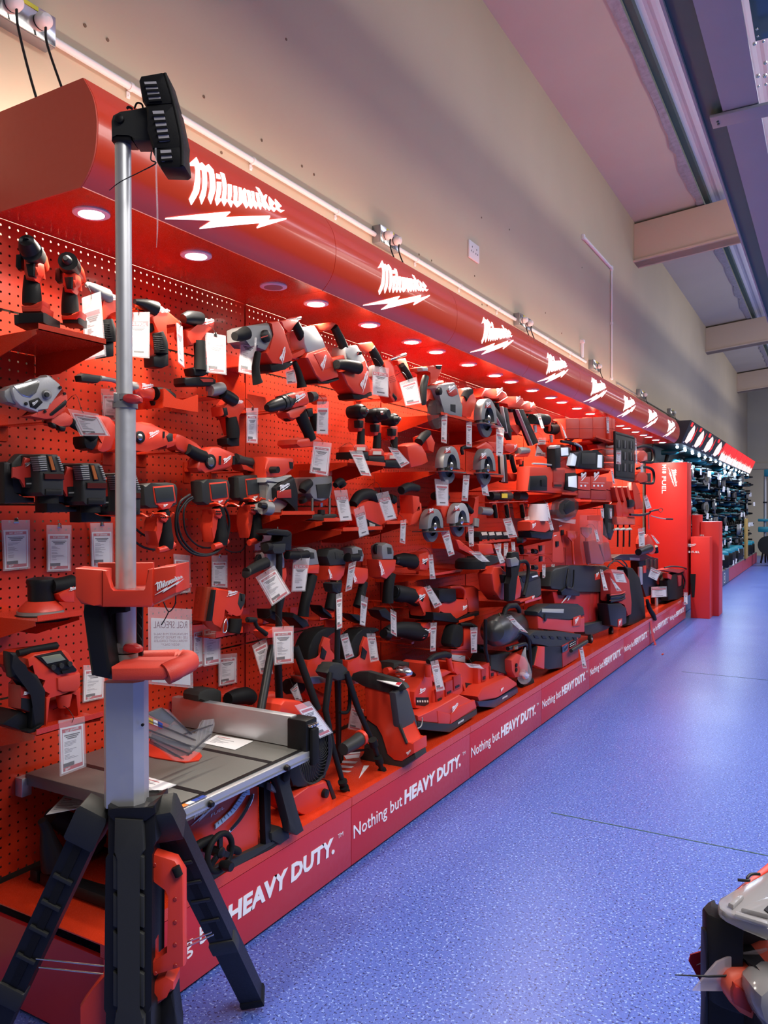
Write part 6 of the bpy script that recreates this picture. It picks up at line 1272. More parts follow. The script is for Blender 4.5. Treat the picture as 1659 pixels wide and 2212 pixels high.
# tags in bays two and three
for lab, c, quad, X, st, fc, hd in (
 ('blank backed price card hanging in front of the hidden driver', 'B', [(1205,1055),(1305,1055),(1300,1340),(1198,1335)], .27, 2, 'd', None),
 ('bright framed price tag hanging below the combi drill', 'B', [(1175,1395),(1330,1410),(1300,1695),(1140,1665)], .30, 0, 'd', HD),
 ('small white tag behind the first rotary hammer side handle', 'B', [(930,790),(1010,765),(1035,900),(945,910)], .2, 0, 'd', None),
 ('curling white tag hanging from the left upright impact driver', 'I', [(15,1078),(130,1085),(208,1298),(118,1290)], .34, 0, 'd', None),
 ('bright tilted tag hanging from the right upright impact driver', 'I', [(345,1045),(430,1065),(535,1185),(460,1228)], .34, 0, 'd', None),
 ('special offer tag hanging over the third rotary hammer', 'I', [(215,355),(355,375),(355,625),(210,605)], .30, 1, 'd', RG),
 ('white special offer tag below the reciprocating tool', 'I', [(445,500),(590,450),(635,675),(498,700)], .30, 0, 'd', None),
 ('narrow tag hanging from the shelf under the cut off saw', 'I', [(803,775),(855,770),(850,1022),(800,1008)], .33, 0, 'd', None),
 ('narrow tag hanging from the shelf corner below the upper circular saw', 'I', [(1015,830),(1065,835),(1065,1052),(1015,1048)], .33, 0, 'd', None),
 ('folded clear sleeve tag hanging right of the upper circular saw', 'I', [(1270,870),(1340,890),(1328,1130),(1270,1125)], .34, 2, 'd', None),
 ('blank backed card hanging from the second saw shelf', 'I', [(745,1320),(865,1330),(865,1555),(762,1552)], .34, 2, 'd', None),
 ('narrow tag with red heading hanging from the second saw shelf', 'I', [(990,1288),(1045,1290),(1030,1512),(975,1508)], .34, 0, 'd', None),
 ('curled white tag hanging from the right end of the second saw shelf', 'I', [(1120,1280),(1180,1290),(1215,1470),(1155,1460)], .34, 0, 'd', None),
 ('special offer tag hanging from the plunge router', 'E', [(1348,235),(1460,228),(1505,490),(1400,500)], .30, 1, 'd', RG),
 ('special offer tag hanging from the front of the belt sander', 'E', [(1518,395),(1605,362),(1650,610),(1565,638)], .31, 1, 'd', RG),
 ('slanting special offer tag on the knob of the belt sander', 'I', [(245,1448),(350,1425),(425,1660),(322,1682)], .31, 1, 'd', RG),
 ('tilted price tag crossing the column of the tall tripod', 'E', [(680,975),(840,875),(980,1110),(820,1222)], .30, 0, 'd', HD),
 ('special offer tag hanging from the grinder right of the tall tripod', 'E', [(1000,812),(1142,812),(1105,1095),(985,1100)], .28, 1, 'd', RG),
 ('long thin price tag on the column of the shorter tripod', 'E', [(1365,1120),(1420,1105),(1420,1405),(1372,1425)], .36, 0, 'd', None),
 ('slanting tag hanging from the ribbed handle grinder', 'E', [(1475,860),(1540,835),(1500,1080),(1445,1100)], .28, 0, 'd', None),
 ('thin tag hanging below the ribbed handle grinder', 'E', [(1580,1125),(1640,1150),(1615,1395),(1568,1380)], .28, 2, 'd', None),
 ('framed price tag hanging from the red collar of the tall tripod', 'E', [(822,1400),(1005,1390),(1005,1705),(838,1725)], .36, 0, 'd', HD),
 ('tilted tag behind the left leg of the tall tripod', 'E', [(650,1560),(770,1485),(830,1800),(720,1800)], .26, 0, 'd', None),
 ('slanting white tag between the two jigsaws', 'E', [(1400,1470),(1465,1450),(1522,1650),(1445,1682)], .28, 0, 'd', None),
 ('price tag hanging on the right jigsaw', 'J', [(165,1060),(240,1060),(272,1290),(198,1308)], .28, 0, 'd', HD),
 ('tag hanging from the top black barrel tool', 'J', [(692,390),(730,385),(755,595),(705,598)], .30, 0, 'd', None),
 ('tilted white tag hanging from the middle black barrel tool', 'J', [(655,665),(705,650),(812,815),(745,848)], .30, 0, 'd', None),
 ('tag hanging from the lowest black barrel tool', 'J', [(710,970),(765,965),(755,1210),(708,1215)], .30, 0, 'd', None),
 ('tag hanging below the large grinder', 'J', [(368,850),(420,880),(425,1090),(372,1060)], .28, 0, 'd', None),
 ('narrow tag hanging left of the lower circular saws', 'J', [(455,95),(505,85),(495,298),(448,285)], .30, 0, 'd', None),
 ('tilted tag hanging between the lower circular saws', 'J', [(800,200),(870,180),(918,385),(865,405)], .37, 0, 'd', None),
 ('tag hanging right of the paler guarded circular saw', 'J', [(1030,150),(1080,145),(1082,315),(1040,320)], .33, 0, 'd', None),
 ('narrow grey tag hanging on the transfer pump', 'J', [(1050,1010),(1112,1005),(1108,1225),(1056,1228)], .36, 0, 'd', None),
 ('slanting tag on the tank of the compressor', 'J', [(1350,925),(1400,905),(1545,1055),(1490,1045)], .50, 0, 'd', None),
 ('price tag hanging on the front of the upright charger', 'J', [(710,1300),(775,1285),(835,1540),(760,1560)], .46, 0, 'd', HD),
 ('white tag lying across the top of the low charger', 'J', [(1000,1310),(1130,1325),(1170,1362),(1040,1350)], .42, 2, 'd', None),
 ('special offer card standing behind the front leg of the shorter tripod', 'G', [(1385,365),(1465,400),(1450,545),(1360,525)], .15, 0, 'd', None),
 ('small tag lying over the tool behind the tripods', 'G', [(985,270),(1030,225),(1068,345),(1020,340)], .2, 0, 'd', None)):
    tag(lab, c, quad, X, st, fc, False, hdr=hd)
# ================================================================ far bays of the red display
def nailer(c, X, label, head, mag, grip, trig, lg, foot=None):
    t = K(c, X, 'nail_gun', label, 'nail gun'); k = t.s('motor_housing', head, RED, .02, .08, .012); t.g(lg[:2], lg[2], lg[3], .022, sub=k)
    k = t.s('magazine', mag, BLK, .035, .035, .003); a, b = Vector(mag[0]), Vector(mag[-1]); m1 = Vector(mag[1]); m2 = Vector(mag[2])
    t.s('magazine_rail', [tuple(a.lerp(b, .5)), tuple(a.lerp(b, .85)), tuple(m2.lerp(m1, .15)), tuple(m2.lerp(m1, .5))] if False else [tuple(a), tuple(a+Vector((9,-2))), tuple(m1+Vector((9,-2))), tuple(m1)], LGR, .037, .02, .001, sub=k)
    t.l('grip', grip, RUB, 0, k=2); t.s('trigger', trig, BLK, .0, .02, .003)
    if foot: t.s('battery_foot', foot, RED, .0, .06, .006)
    return t
nailer('K', .22, 'nail gun with long black magazine directly under the canopy, nearest of three', [(250,380),(330,250),(400,260),(520,265),(620,310),(650,370),(610,430),(520,430),(420,370),(300,400)], [(340,410),(600,880),(700,880),(730,880),(430,470)], [(480,460,30),(500,560,34)], [(440,440),(480,440),(480,490),(450,490)], (480,370,100,10))
nailer('K', .22, 'nail gun under the canopy, middle of three', [(500,460),(640,380),(760,370),(860,400),(880,460),(800,540),(650,530),(640,470),(520,470)], [(570,520),(640,900),(700,1000),(700,890),(640,540)], [(740,570,34),(780,700,38),(800,770,34)], [(680,550),(730,550),(735,600),(700,600)], (760,460,70,10), [(680,780),(850,775),(865,820),(790,930),(700,820)])
nailer('K', .22, 'nail gun with silver edged magazine under the canopy, farthest of three', [(780,540),(870,490),(950,440),(1040,470),(1065,540),(1000,600),(900,590),(890,550)], [(790,560),(1000,1080),(1085,1035),(1075,1000),(870,560)], [(960,640,26),(985,740,28)], [(930,620),(960,620),(960,660),(935,660)], (960,540,60,10))
nailer('K', .22, 'second row nail gun with upright black magazine right of the circular saws', [(600,1080),(640,1040),(760,1050),(800,1090),(790,1150),(700,1190),(620,1160)], [(575,1210),(595,1600),(650,1620),(650,1560),(620,1200)], [(690,1230,34),(715,1340,34),(745,1450,36)], [(660,1200),(700,1200),(700,1280),(670,1280)], (730,1130,50,20), [(640,1470),(770,1480),(810,1530),(760,1590),(700,1560)])
for i, (x, y, lb) in enumerate(((1100,700,'black drum headed press tool with red loop handle high in the fourth bay'), (1330,840,'black drum headed press tool with red loop handle high in the fifth bay'))):
    t = K('K', .24, 'press_tool', lb, 'press tool'); t.l('drum', [(x-110,y,70),(x,y,84),(x+90,y+10,80)], RUB, .02, k=1, n_=18); t.s('red_neck', [(x+80,y-70),(x+170,y-20),(x+220,y+20),(x+150,y+110),(x+100,y+90)], RED, .03, .07, .010)
    t.l('loop_handle', [(x+150,y+20,22),(x+140,y+160,22),(x+210,y+170,20),(x+270,y+110,20),(x+260,y+50,18),(x+180,y+20,16)], RED, .03, k=2); t.s('grip_pad', [(x+170,y+40),(x+220,y+50),(x+210,y+130),(x+160,y+130)], RUB, .035, .04, .006); t.l('jaw', [(x-70,y+90,26),(x-60,y+190,22)], LGR, .02, k=1)
t = K('K', .22, 'heat_gun', 'red heat gun with grey nose in the second row right of the upright nail gun', 'heat gun'); t.l('barrel', [(790,1160,52),(860,1150,56),(930,1150,44)], GRY, .02, k=1); t.s('rear', [(880,1100),(950,1120),(970,1190),(940,1240),(760,1240),(770,1200),(880,1180)], RED, .03, .06, .01); t.s('trigger', [(820,1280),(860,1270),(850,1350),(825,1350)], RED, .02, .03); t.l('grip', [(840,1300,32),(835,1400,32),(830,1460,32)], RUB, 0)
for i, (x, w, m_, lb) in enumerate(((440,80,RUB,'sealant gun, left of three on the wire rail in the third row'), (610,110,CLR2,'sealant gun with yellow labelled clear barrel, middle of three on the wire rail'), (830,100,CHA,'sealant gun with dark barrel, right of three on the wire rail'))):
    t = K('K', .22, 'sealant_gun', lb, 'sealant gun'); t.l('barrel', [(x-w*.6,1800,60),(x+w*.5,1805,64)], m_ if i != 1 else CHA, .02, k=1, n_=16)
    if i == 1: t.s('yellow_label', [(560,1765),(640,1765),(640,1830),(560,1830)], YEL, .085, .002, .0)
    t.s('body', [(x+w*.4,1730),(x+w*.9,1740),(x+w*1.1,1800),(x+w*.9,1860),(x+w*.4,1880)], RED, .03, .07, .01); t.g((x+w*.45,1840), 45, 12, .032); t.s('grip_shell', [(x-20,1880),(x+50,1880),(x+80,2120),(x+10,2120)], RED, .0, .05, .008); t.l('grip', [(x+10,1930,26),(x+24,2030,30),(x+34,2110,30)], RUB, .01)
t = Thing('display_hook', 'long red wire rail across the three sealant guns', 'hook', 'red wire hooks holding tools')
for y in (1735, 1895):
    bm = bmesh.new(); tube(bm, [W('K',(370,y),.27), W('K',(930,y-20),.27)], .003, 8); t.add('rail', bm, SHELF)
    for x in (380, 900): bm = bmesh.new(); a = W('K',(x,y),.27); tube(bm, [a, Vector((0,a.y,a.z))], .003, 8); t.add('prong', bm, SHELF)
# batteries and small items in the fourth bay
for i in range(4):
    x = 250+105*i; t = K('L', .26, 'battery_pack', 'black slide battery pack with pale top, %s of four on the hooks' % ('leftmost','second','third','rightmost')[i], 'battery', 'slide battery packs in the fourth bay')
    k = t.s('case', [(x-20,730),(x+10,660),(x+95,650),(x+115,700),(x+112,790),(x,800)], BLK, 0, .09, .008); t.s('top_label', [(x+12,665),(x+90,656),(x+104,700),(x+26,708)], mat('cream_label', (.62,.52,.42), .4), .003, .003, 0, sub=k); t.s('red_strip', [(x+30,768),(x+100,762),(x+100,785),(x+30,790)], RED, .003, .003, 0, sub=k)
shelf('red shelf under the row of slide battery packs', 'L', (235,815), (690,800), .28, dz=.03)
t = K('L', .28, 'impact_driver', 'small impact driver standing nose out beside the slide batteries', 'impact driver'); t.r('nose', (785,775), [(0,50),(.03,40),(.032,26)], CHA, 0); t.l('housing', [(800,765,62),(860,755,58)], RED, -.03, k=1); t.l('grip', [(825,860,34),(850,960,34)], RUB, -.02)
shelf('wide red shelf under the black surface sander', 'J', (1140,520), (1350,480), .36, dz=.05); shelf('plain red shelf left of the wide sander shelf', 'J', (720,550), (985,545), .30, dz=.04, lip=.01)
t = K('J', .36, 'surface_sander', 'flat round black surface grinder with red motor on a wide shelf', 'grinder')
t.t3('dust_shroud', [(1050,505,128,0),(1050,480,132,0),(1050,440,128,0),(1050,418,100,0)], RUB, N=30); t.s('rear_block', [(1170,400),(1230,390),(1300,400),(1305,450),(1210,490),(1160,470)], CHA, .0, .10, .008); t.s('motor', [(1120,300),(1240,295),(1260,380),(1180,400),(1130,370)], RED, -.02, .09, .01); t.s('arm', [(930,260),(960,260),(1100,370),(1080,400),(960,340)], RED, -.02, .05, .008)
# chain saw, radio, vacuum and boxes
t = K('V', .42, 'chain_saw', 'red cordless chainsaw standing on its end with black bar cover and hoop handle', 'chainsaw')
t.s('bar_cover', [(370,760),(390,740),(470,745),(475,860),(500,900),(440,1130),(420,1440),(330,1450),(330,1200),(370,1100),(350,870)], RUB, .04, .03, .006); t.l('front_handle', [(470,890,26),(560,880,26),(605,960,26),(590,1150,26),(540,1370,26)], RUB, .0, k=4); t.l('rear_handle', [(230,950,22),(225,1080,24),(150,1200,30),(130,1380,34)], BLK, -.04, k=3)
t.s('body', [(90,1060),(130,960),(230,960),(320,1100),(480,1080),(520,1250),(500,1400),(400,1450),(220,1440),(120,1300)], RED, -.02, .12, .012); t.s('battery', [(240,1070),(350,1070),(370,1180),(260,1190)], BLK, .0, .07, .006); t.s('chain_cap', [(350,840),(440,820),(480,870),(470,940),(370,960)], GRY, .05, .03, .006)
t.l('rear_loop', [(110,1090,9),(90,1200,9),(130,1330,9)], BLK, -.03)
shelf('long red shelf under chainsaw and radio', 'V', (560,1500), (790,1400), .40, dz=.04, name='display_shelf')
t = K('V', .38, 'job_site_radio', 'charcoal and red jobsite radio on the shelf right of the chainsaw', 'radio'); t.s('body', [(470,1110),(590,1050),(740,1020),(790,1130),(800,1370),(700,1420),(560,1420),(520,1300)], CHA, 0, .16, .012); t.s('top_panel', [(500,1090),(730,1030),(770,1120),(600,1180),(540,1190)], BLK, .003, .02, .004); t.s('keypad', [(660,1095),(740,1075),(745,1095),(665,1115)], PAP, .005, .003, 0)
k = t.s('base_bumper', [(480,1450),(700,1370),(712,1410),(640,1440),(500,1480)], MR, .01, .12, .006); t.g((655,1430), 42, 25, .014, sub=k)
t = K('N', .33, 'wet_dry_vacuum', 'large red and black wheeled wet and dry vacuum on the plinth', 'vacuum cleaner')
t.s('lid', [(300,640),(330,600),(500,575),(850,575),(885,600),(915,780),(900,820),(800,845),(560,845),(300,820),(282,790)], CHA, .02, .28, .015); t.s('tank', [(305,840),(560,850),(905,830),(870,1000),(850,1150),(640,1170),(350,1120)], mat('vacuum_tank_red', (.42,.014,.012), .4), .0, .28, .012)
for x in (690,770,830): t.s('tank_rib', [(x,850),(x+40,846),(x+20,1140),(x-10,1145)], DRED, .004, .02, .004)
t.s('latch', [(390,840),(400,880),(580,890),(585,850),(470,790),(440,800)], BLK, .03, .03, .006); t.l('bail_handle', [(465,610,9),(440,780,9),(480,810,9),(510,790,9),(520,620,9)], BLK, .035); k = t.s('red_badge', [(735,665),(785,655),(790,715),(738,725)], RED, .023, .003, .001); t.g((745,700), 32, 25, .025, sub=k)
t.g((390,965), 232, 8, .006)
for j, (x, y) in enumerate(((700,1330),(910,1250))): k = t.r('wheel', (x,y), [(-.02,44),(0,46),(.006,36)], RUB, .05); t.r('wheel_hub', (x,y), [(0,16),(.008,14)], GRY, .056, sub=k)
t.s('wheel_base', [(620,1180),(800,1150),(860,1100),(960,1090),(968,1150),(860,1230),(700,1300),(640,1280)], CHA, .045, .2, .01)
t = K('N', .43, 'compact_vacuum', 'compact red and black vacuum with pale top strip in front of the large vacuum', 'vacuum cleaner')
t.s('lid', [(150,1050),(200,1010),(280,975),(560,970),(620,1000),(635,1090),(480,1130),(200,1110),(155,1090)], CHA, .01, .20, .012); t.s('pale_panel', [(198,1018),(420,1022),(415,1065),(196,1055)], mat('grey_green_panel', (.42,.42,.36), .35), .013, .004, .002); t.s('body', [(152,1090),(200,1112),(480,1135),(632,1100),(632,1260),(500,1260),(160,1225)], RED, .005, .20, .010); t.r('hose_port', (225,1110), [(0,40),(.004,38),(.005,30)], BLK, .012)
k = t.s('badge', [(515,1110),(590,1085),(592,1190),(515,1200)], MR, .012, .004, .001); t.g((528,1185), 48, 35, .014, sub=k)
t = K('N', .45, 'packout_radio', 'low black and red charger radio box with latch handle at the plinth edge', 'radio')
t.s('top', [(60,1290),(130,1240),(380,1250),(600,1280),(590,1320),(400,1400),(270,1405),(100,1380)], CHA, .0, .26, .008); t.s('side_body', [(265,1405),(400,1400),(405,1630),(260,1640),(110,1600),(150,1400)], BLK, .0, .22, .008); t.s('red_corner', [(160,1400),(225,1405),(220,1640),(120,1600)], RED, .004, .05, .006); t.s('face', [(400,1395),(565,1310),(570,1520),(410,1620)], DRED, .003, .1, .006); t.s('display', [(402,1410),(465,1375),(465,1440),(405,1470)], mat('blue_glass', (.03,.05,.10), .1), .006, .004, .002); t.s('keypad', [(472,1365),(548,1325),(548,1385),(472,1425)], BLK, .006, .004, .002)
for j in range(8): t.s('key', [(480+16*(j % 4),1392-8*(j % 4)-22*(j//4)+10),(488+16*(j % 4),1388-8*(j % 4)-22*(j//4)+10),(488+16*(j % 4),1396-8*(j % 4)-22*(j//4)+10),(480+16*(j % 4),1400-8*(j % 4)-22*(j//4)+10)], PAP, .009, .001, 0)
t.l('latch_handle', [(490,1450,20),(560,1410,22),(650,1355,20)], CHA, .03, k=1)
for j in range(6): t.s('cleat', [(110+80*j,1290+4*j),(150+80*j,1292+4*j),(170+78*j,1320+4*j),(125+80*j,1318+4*j)], BLK, .004, .004, .001)
t = K('N', .42, 'backpack', 'black and red tool backpack with carry loops standing between vacuum and black boxes', 'backpack')
t.s('black_side', [(1060,590),(1130,600),(1200,700),(1240,900),(1260,1120),(1200,1180),(1070,1195),(1100,1000)], RUB, .0, .16, .02); t.s('red_panel', [(900,650),(960,615),(1040,640),(1090,720),(1115,950),(1110,1080),(1070,1100),(1040,960),(900,940)], mat('red_fabric', (.40,.02,.02), .8, bump=.4, scale=300), .01, .10, .015); k = t.s('front_pocket', [(890,870),(1040,850),(1050,920),(900,960)], BLK, .014, .03, .006); t.l('zip', [(890,935,4),(1000,925,4),(1045,900,4)], CHR, .018, sub=k)
for y in (880,905,940): t.l('pocket_trim', [(895,y,7),(1000,y-14,7),(1042,y-34,7)], MR if y == 880 else BLK, .02)
t.s('base_tray', [(870,970),(1000,960),(1060,1010),(1060,1170),(980,1210),(900,1190)], BLK, .02, .10, .010); k = t.s('badge', [(972,1130),(1015,1118),(1015,1195),(972,1205)], RED, .023, .003, .001); t.g((978,1190), 30, 30, .025, sub=k)
for o in (0, 40): t.l('carry_loop', [(870+o,590-o,7),(900+o,550-o,7),(960+o,530-o*.5,7),(1020+o,570,7),(1060,600+o*.3,7)], CHA, .0)
t = K('N', .32, 'tool_box', 'black wheeled tool box with silver corner pull, behind the backpack', 'tool box')
t.s('lid', [(915,500),(1000,465),(1250,460),(1330,490),(1200,530),(940,520)], BLK, .0, .26, .008); t.s('pale_label', [(1090,495),(1195,500),(1195,525),(1095,520)], mat('grey_green_panel', (.42,.42,.36)), .003, .004, 0); t.s('body', [(1190,530),(1330,490),(1385,500),(1385,620),(1380,860),(1260,900),(1200,700)], BLK, .0, .26, .01); t.s('pull_handle', [(1195,590),(1222,590),(1226,770),(1200,780)], ALU, .02, .02, .004); k = t.s('pull_handle', [(1368,905),(1383,905),(1385,1030),(1370,1030)], ALU, .02, .02, .004)
for x in (1250,1300,1340): t.s('corner_rib', [(x,520),(x+22,512),(x+25,600),(x+3,610)], CHA, .004, .02, .003)
t.s('red_latch', [(1230,580),(1260,575),(1262,650),(1235,655)], RED, .006, .01, .002)
for i, (c, o, lb) in enumerate((('N', 0, 'open topped red and black tool bag at the end of the plinth'), ('O', 0, 'second red and black tool bag at the end of the plinth beside the cartons'))):
    t = K('N' if i == 0 else 'O', .33 if i == 0 else .43, 'tool_bag', lb, 'bag')
    if i == 0:
        t.s('bag_side', [(1380,700),(1440,640),(1500,660),(1560,700),(1590,860),(1560,950),(1480,970),(1390,970)], CHA, .0, .14, .015); t.s('red_panel', [(1330,800),(1470,790),(1475,890),(1330,905)], MATS['red_fabric'], .02, .02, .004); t.s('red_gusset', [(1380,690),(1475,750),(1470,760),(1390,770)], RED, .01, .05, .004)
    else:
        t.s('bag_side', [(205,1800),(240,1740),(300,1720),(400,1700),(415,1900),(330,1990),(215,2010)], RUB, .0, .16, .015); t.s('top_flap', [(140,1690),(230,1670),(380,1680),(385,1705),(320,1720),(200,1700)], MATS['red_fabric'], .02, .10, .010); t.s('red_side', [(200,1720),(250,1740),(240,1790),(205,1770)], RED, .01, .05, .004); t.s('red_pocket', [(310,1750),(350,1740),(345,1850),(320,1860)], MATS['red_fabric'], .012, .04, .006); t.l('shoulder_strap', [(170,1665,8),(260,1650,8),(370,1665,8),(412,1700,9),(420,1800,9),(400,1880,9)], CHA, .03); t.l('shoulder_strap', [(350,1720,8),(380,1800,8),(370,1880,8)], BLK, .02)
t = K('N', .475, 'luggage_strap', 'bright red webbing strap hanging over the plinth edge onto the floor', 'strap')
P_ = spline([W('N',(1305,1140),.475), W('N',(1315,1230),.48), W('N',(1335,1330),.49), W('N',(1370,1420),.52), on(*px('N',(1432,1488)),('z',.004))], 5); bm = bmesh.new(); w_ = Vector((.006,.045,0)); vs = [(bm.verts.new(p-w_*.5), bm.verts.new(p+w_*.5), bm.verts.new(p+w_*.5+Vector((.002,0,.001))), bm.verts.new(p-w_*.5+Vector((.002,0,.001)))) for p in P_]
for a, b in zip(vs, vs[1:]):
    for i in range(4): bm.faces.new((a[i], a[(i+1) % 4], b[(i+1) % 4], b[i]))
bm.faces.new(vs[0]); bm.faces.new(vs[-1][::-1]); t.add('webbing', bm, RED); t.l('black_sleeve', [(1270,930,16),(1290,1010,22),(1330,1080,24),(1355,1130,14)], RUB, .0)
# lights and shelf goods of the fifth bay
t = K('M', .34, 'flood_light', 'red flood light on black stand with square lens, upper row of the fifth bay', 'work light'); t.s('stand', [(330,545),(350,530),(385,535),(388,762),(335,765)], BLK, .02, .06, .008); t.s('stand_cap', [(330,540),(350,528),(384,532),(380,556),(332,562)], LGR, .023, .05, .004); k = t.s('head', [(385,550),(470,545),(485,560),(484,645),(390,650)], BLK, .0, .06, .008); t.s('lens', [(390,556),(462,552),(466,632),(394,638)], LNS, .004, .004, .002, sub=k); t.s('red_body', [(240,520),(400,520),(500,548),(510,640),(400,700),(250,600)], RED, -.05, .08, .01)
t = K('M', .36, 'flood_light', 'big black flood light with tube handle and side lens panels', 'work light'); k = t.s('head', [(560,600),(590,580),(760,580),(815,615),(832,640),(828,760),(760,778),(590,765),(556,740)], RUB, .0, .08, .012); t.s('recess', [(600,612),(745,608),(745,722),(602,722)], CHA, .003, .004, .002, sub=k); t.s('lens', [(768,628),(812,630),(810,762),(762,758)], LNS, .003, .004, .002, sub=k); t.s('side_lens', [(510,610),(560,600),(555,690),(535,742),(485,735)], LNS, .0, .03, .004); t.s('side_shell', [(505,605),(600,590),(565,760),(540,745),(560,640)], BLK, .004, .02, .004); t.l('tube_handle', [(390,490,14),(480,505,16),(545,530,16),(560,590,16)], RUB, -.03, k=3); t.l('tube_handle', [(530,510,12),(590,545,12),(600,590,12)], LGR, -.01, k=2)
t = K('M', .33, 'packout_light', 'large red box light with black battery door and round cornered lens', 'work light'); k = t.s('body', [(75,745),(540,760),(560,1000),(545,1040),(60,1000)], RED, 0, .24, .012); t.s('recess', [(310,780),(430,785),(425,960),(310,955)], DRED, .003, .004, .002, sub=k); t.s('battery_door', [(78,845),(235,838),(250,860),(248,995),(68,990)], BLK, .004, .02, .004, sub=k); t.s('door_latch', [(188,885),(248,880),(246,950),(190,950)], RUB, .01, .012, .002, sub=k)
kk = t.s('lens_frame', [(445,815),(540,810),(562,840),(560,990),(520,1002),(430,985)], RUB, .01, .04, .006, sub=k); t.s('lens', [(465,850),(548,842),(552,965),(468,955)], LNS, .055, .004, .002); t.s('spec_plate', [(310,905),(405,905),(402,965),(312,960)], DRED, .006, .002, 0, sub=k); t.s('spec_text', [(320,930),(395,930),(393,955),(320,952)], BLK, .008, .001, 0, sub=k); t.l('carry_bar', [(95,718,9),(200,722,10),(335,738,8)], LGR, .0, k=1)
shelf('red shelf under the large box light', 'M', (400,1045), (558,1030), .36); shelf('red shelf under the red parts organisers', 'M', (570,790), (790,780), .34, dz=.05) if False else None
t = K('V', .34, 'site_lantern', 'translucent white lantern on red and black base with a narrow tag', 'lantern'); t.t3('diffuser', [(745,300,150,0),(745,180,140,0),(745,60,124,0)], mat('frosted_plastic', (.62,.55,.58), .4), N=26); t.t3('top_cap', [(745,60,120,0),(745,46,108,0)], BLK, N=26); t.s('base', [(640,310),(720,290),(880,300),(920,345),(920,440),(850,465),(720,450),(640,440)], RED, .03, .12, .010); t.s('foot', [(640,450),(720,455),(850,470),(975,430),(950,560),(820,555),(660,540)], BLK, .03, .13, .01); t.g((655,410), 60, 10, .033)
shelf('red shelf under the white lantern', 'V', (780,565), (960,555), .34)
t = K('M', .33, 'face_shield', 'clear faceted safety visor package hanging beside the lantern', 'visor'); t.s('shell', [(350,1240),(370,1110),(440,1070),(520,1070),(570,1110),(570,1180),(540,1260),(450,1310),(380,1270)], SMK, .02, .05, .006); t.s('inner', [(430,1130),(480,1090),(530,1110),(530,1200),(450,1240),(420,1190)], BLK, .025, .04, .006); t.s('blister_edge', [(290,1150),(370,1110),(355,1240),(300,1200)], CLR2, .0, .03, .003); t.s('film', [(300,1280),(540,1290),(535,1335),(420,1320)], CLR, .01, .01, 0)
# stacked red tote boxes on top shelf
for i in range(3):
    t = K('U', .34+0*i, 'tote_box', ('large red tote box on the top shelf, %s of three' % ('left', 'middle', 'right')[i]), 'box', 'large red tote boxes under the canopy'); x0 = (300,500,700)[i]; x1 = (495,695,890)[i]; y0 = (300,290,275)[i]
    k = t.s('side_wall', [(x0,y0+(8 if i else 0)),(x1,y0),(x1,600+5*i),(x0,605+i*3)], RED, 0, .30, .006); t.s('rib', [(x0,448-4*i),(x1,444-4*i),(x1,452-4*i),(x0,456-4*i)], MR, .004, .006, .001, sub=k)
for i in range(2):
    t = K('U', .36, 'tote_box', 'narrow upright red tote box at the end of the top shelf, %s of two' % ('nearer', 'farther')[i], 'box', 'narrow red tote boxes under the canopy'); x = 935+50*i
    t.s('side_wall', [(x,285+15*i),(x+46,295+15*i),(x+44,625+8*i),(x,610+10*i)], RED, .0, .2, .004); t.s('rib', [(x,440+8*i),(x+45,450+8*i),(x+45,458+8*i),(x,448+8*i)], MR, .004, .004, .001)
shelf('red shelf under the large red tote boxes', 'U', (735,622), (1030,640), .36, dz=.05)
shelf('red shelf under the big black flood light', 'U', (490,1090), (960,1050), .34, dz=.06) if False else shelf('red shelf under the big black flood light', 'U', (700,1080), (955,1062), .35, dz=.06)
for i in range(4): 
    t = K('U', .30, 'parts_bin', 'small red parts bin in the stack right of the big flood light, %s' % ('top','second','third','bottom')[i], 'bin', 'stack of small red parts bins'); y = 660+100*i
    t.s('bin', [(760,y+30),(870,y),(1060,y+15),(1050,y+90),(780,y+95)], RED, -.02*i, .10, .006); t.s('divider', [(880,y+8),(890,y+8),(888,y+88),(878,y+88)], DRED, .003, .004, 0); t.s('clear_lid', [(860,y+4),(1062,y+14),(1062,y+30),(860,y+22)], CLR2, .004, .08, .001)
for i, (x0, x1, y0) in enumerate(((480,660,1165),(672,900,1165),(895,990,1235))):
    t = K('U', .34, 'accessory_set_box', 'red printed accessory box on the shelf below the flood light, %s' % ('left','middle','right')[i], 'box', 'red printed accessory boxes'); yb_ = (1500,1520,1545)[i]
    k = t.s('printed_lid', [(x0,y0),(x1,y0+12),(x1,1380),(x0,1360)], MR, .004, .18, .003); t.s('tub', [(x0+4,1372),(x1-2,1385),(x1-6,yb_),(x0+2,yb_-6)], mat('tub_red', (.36,.03,.025), .45), 0, .18, .006)
    if i < 2: t.g((x0+30,y0+80), 90, 4, .006, sub=k); t.s('print_line', [(x0+20,1262),(x1-30,1266),(x1-30,1272),(x0+20,1268)], PAP, .006, .001, 0, sub=k)
    for j in range(3 if i else 2): t.s('print_block', [(x0+30+60*j,1295),(x0+55+60*j,1296),(x0+55+60*j,1322),(x0+30+60*j,1320)], PAP, .006, .001, 0, sub=k) if i < 2 else None
shelf('red shelf under the red printed accessory boxes', 'U', (680,1545), (960,1555), .35, dz=.06)
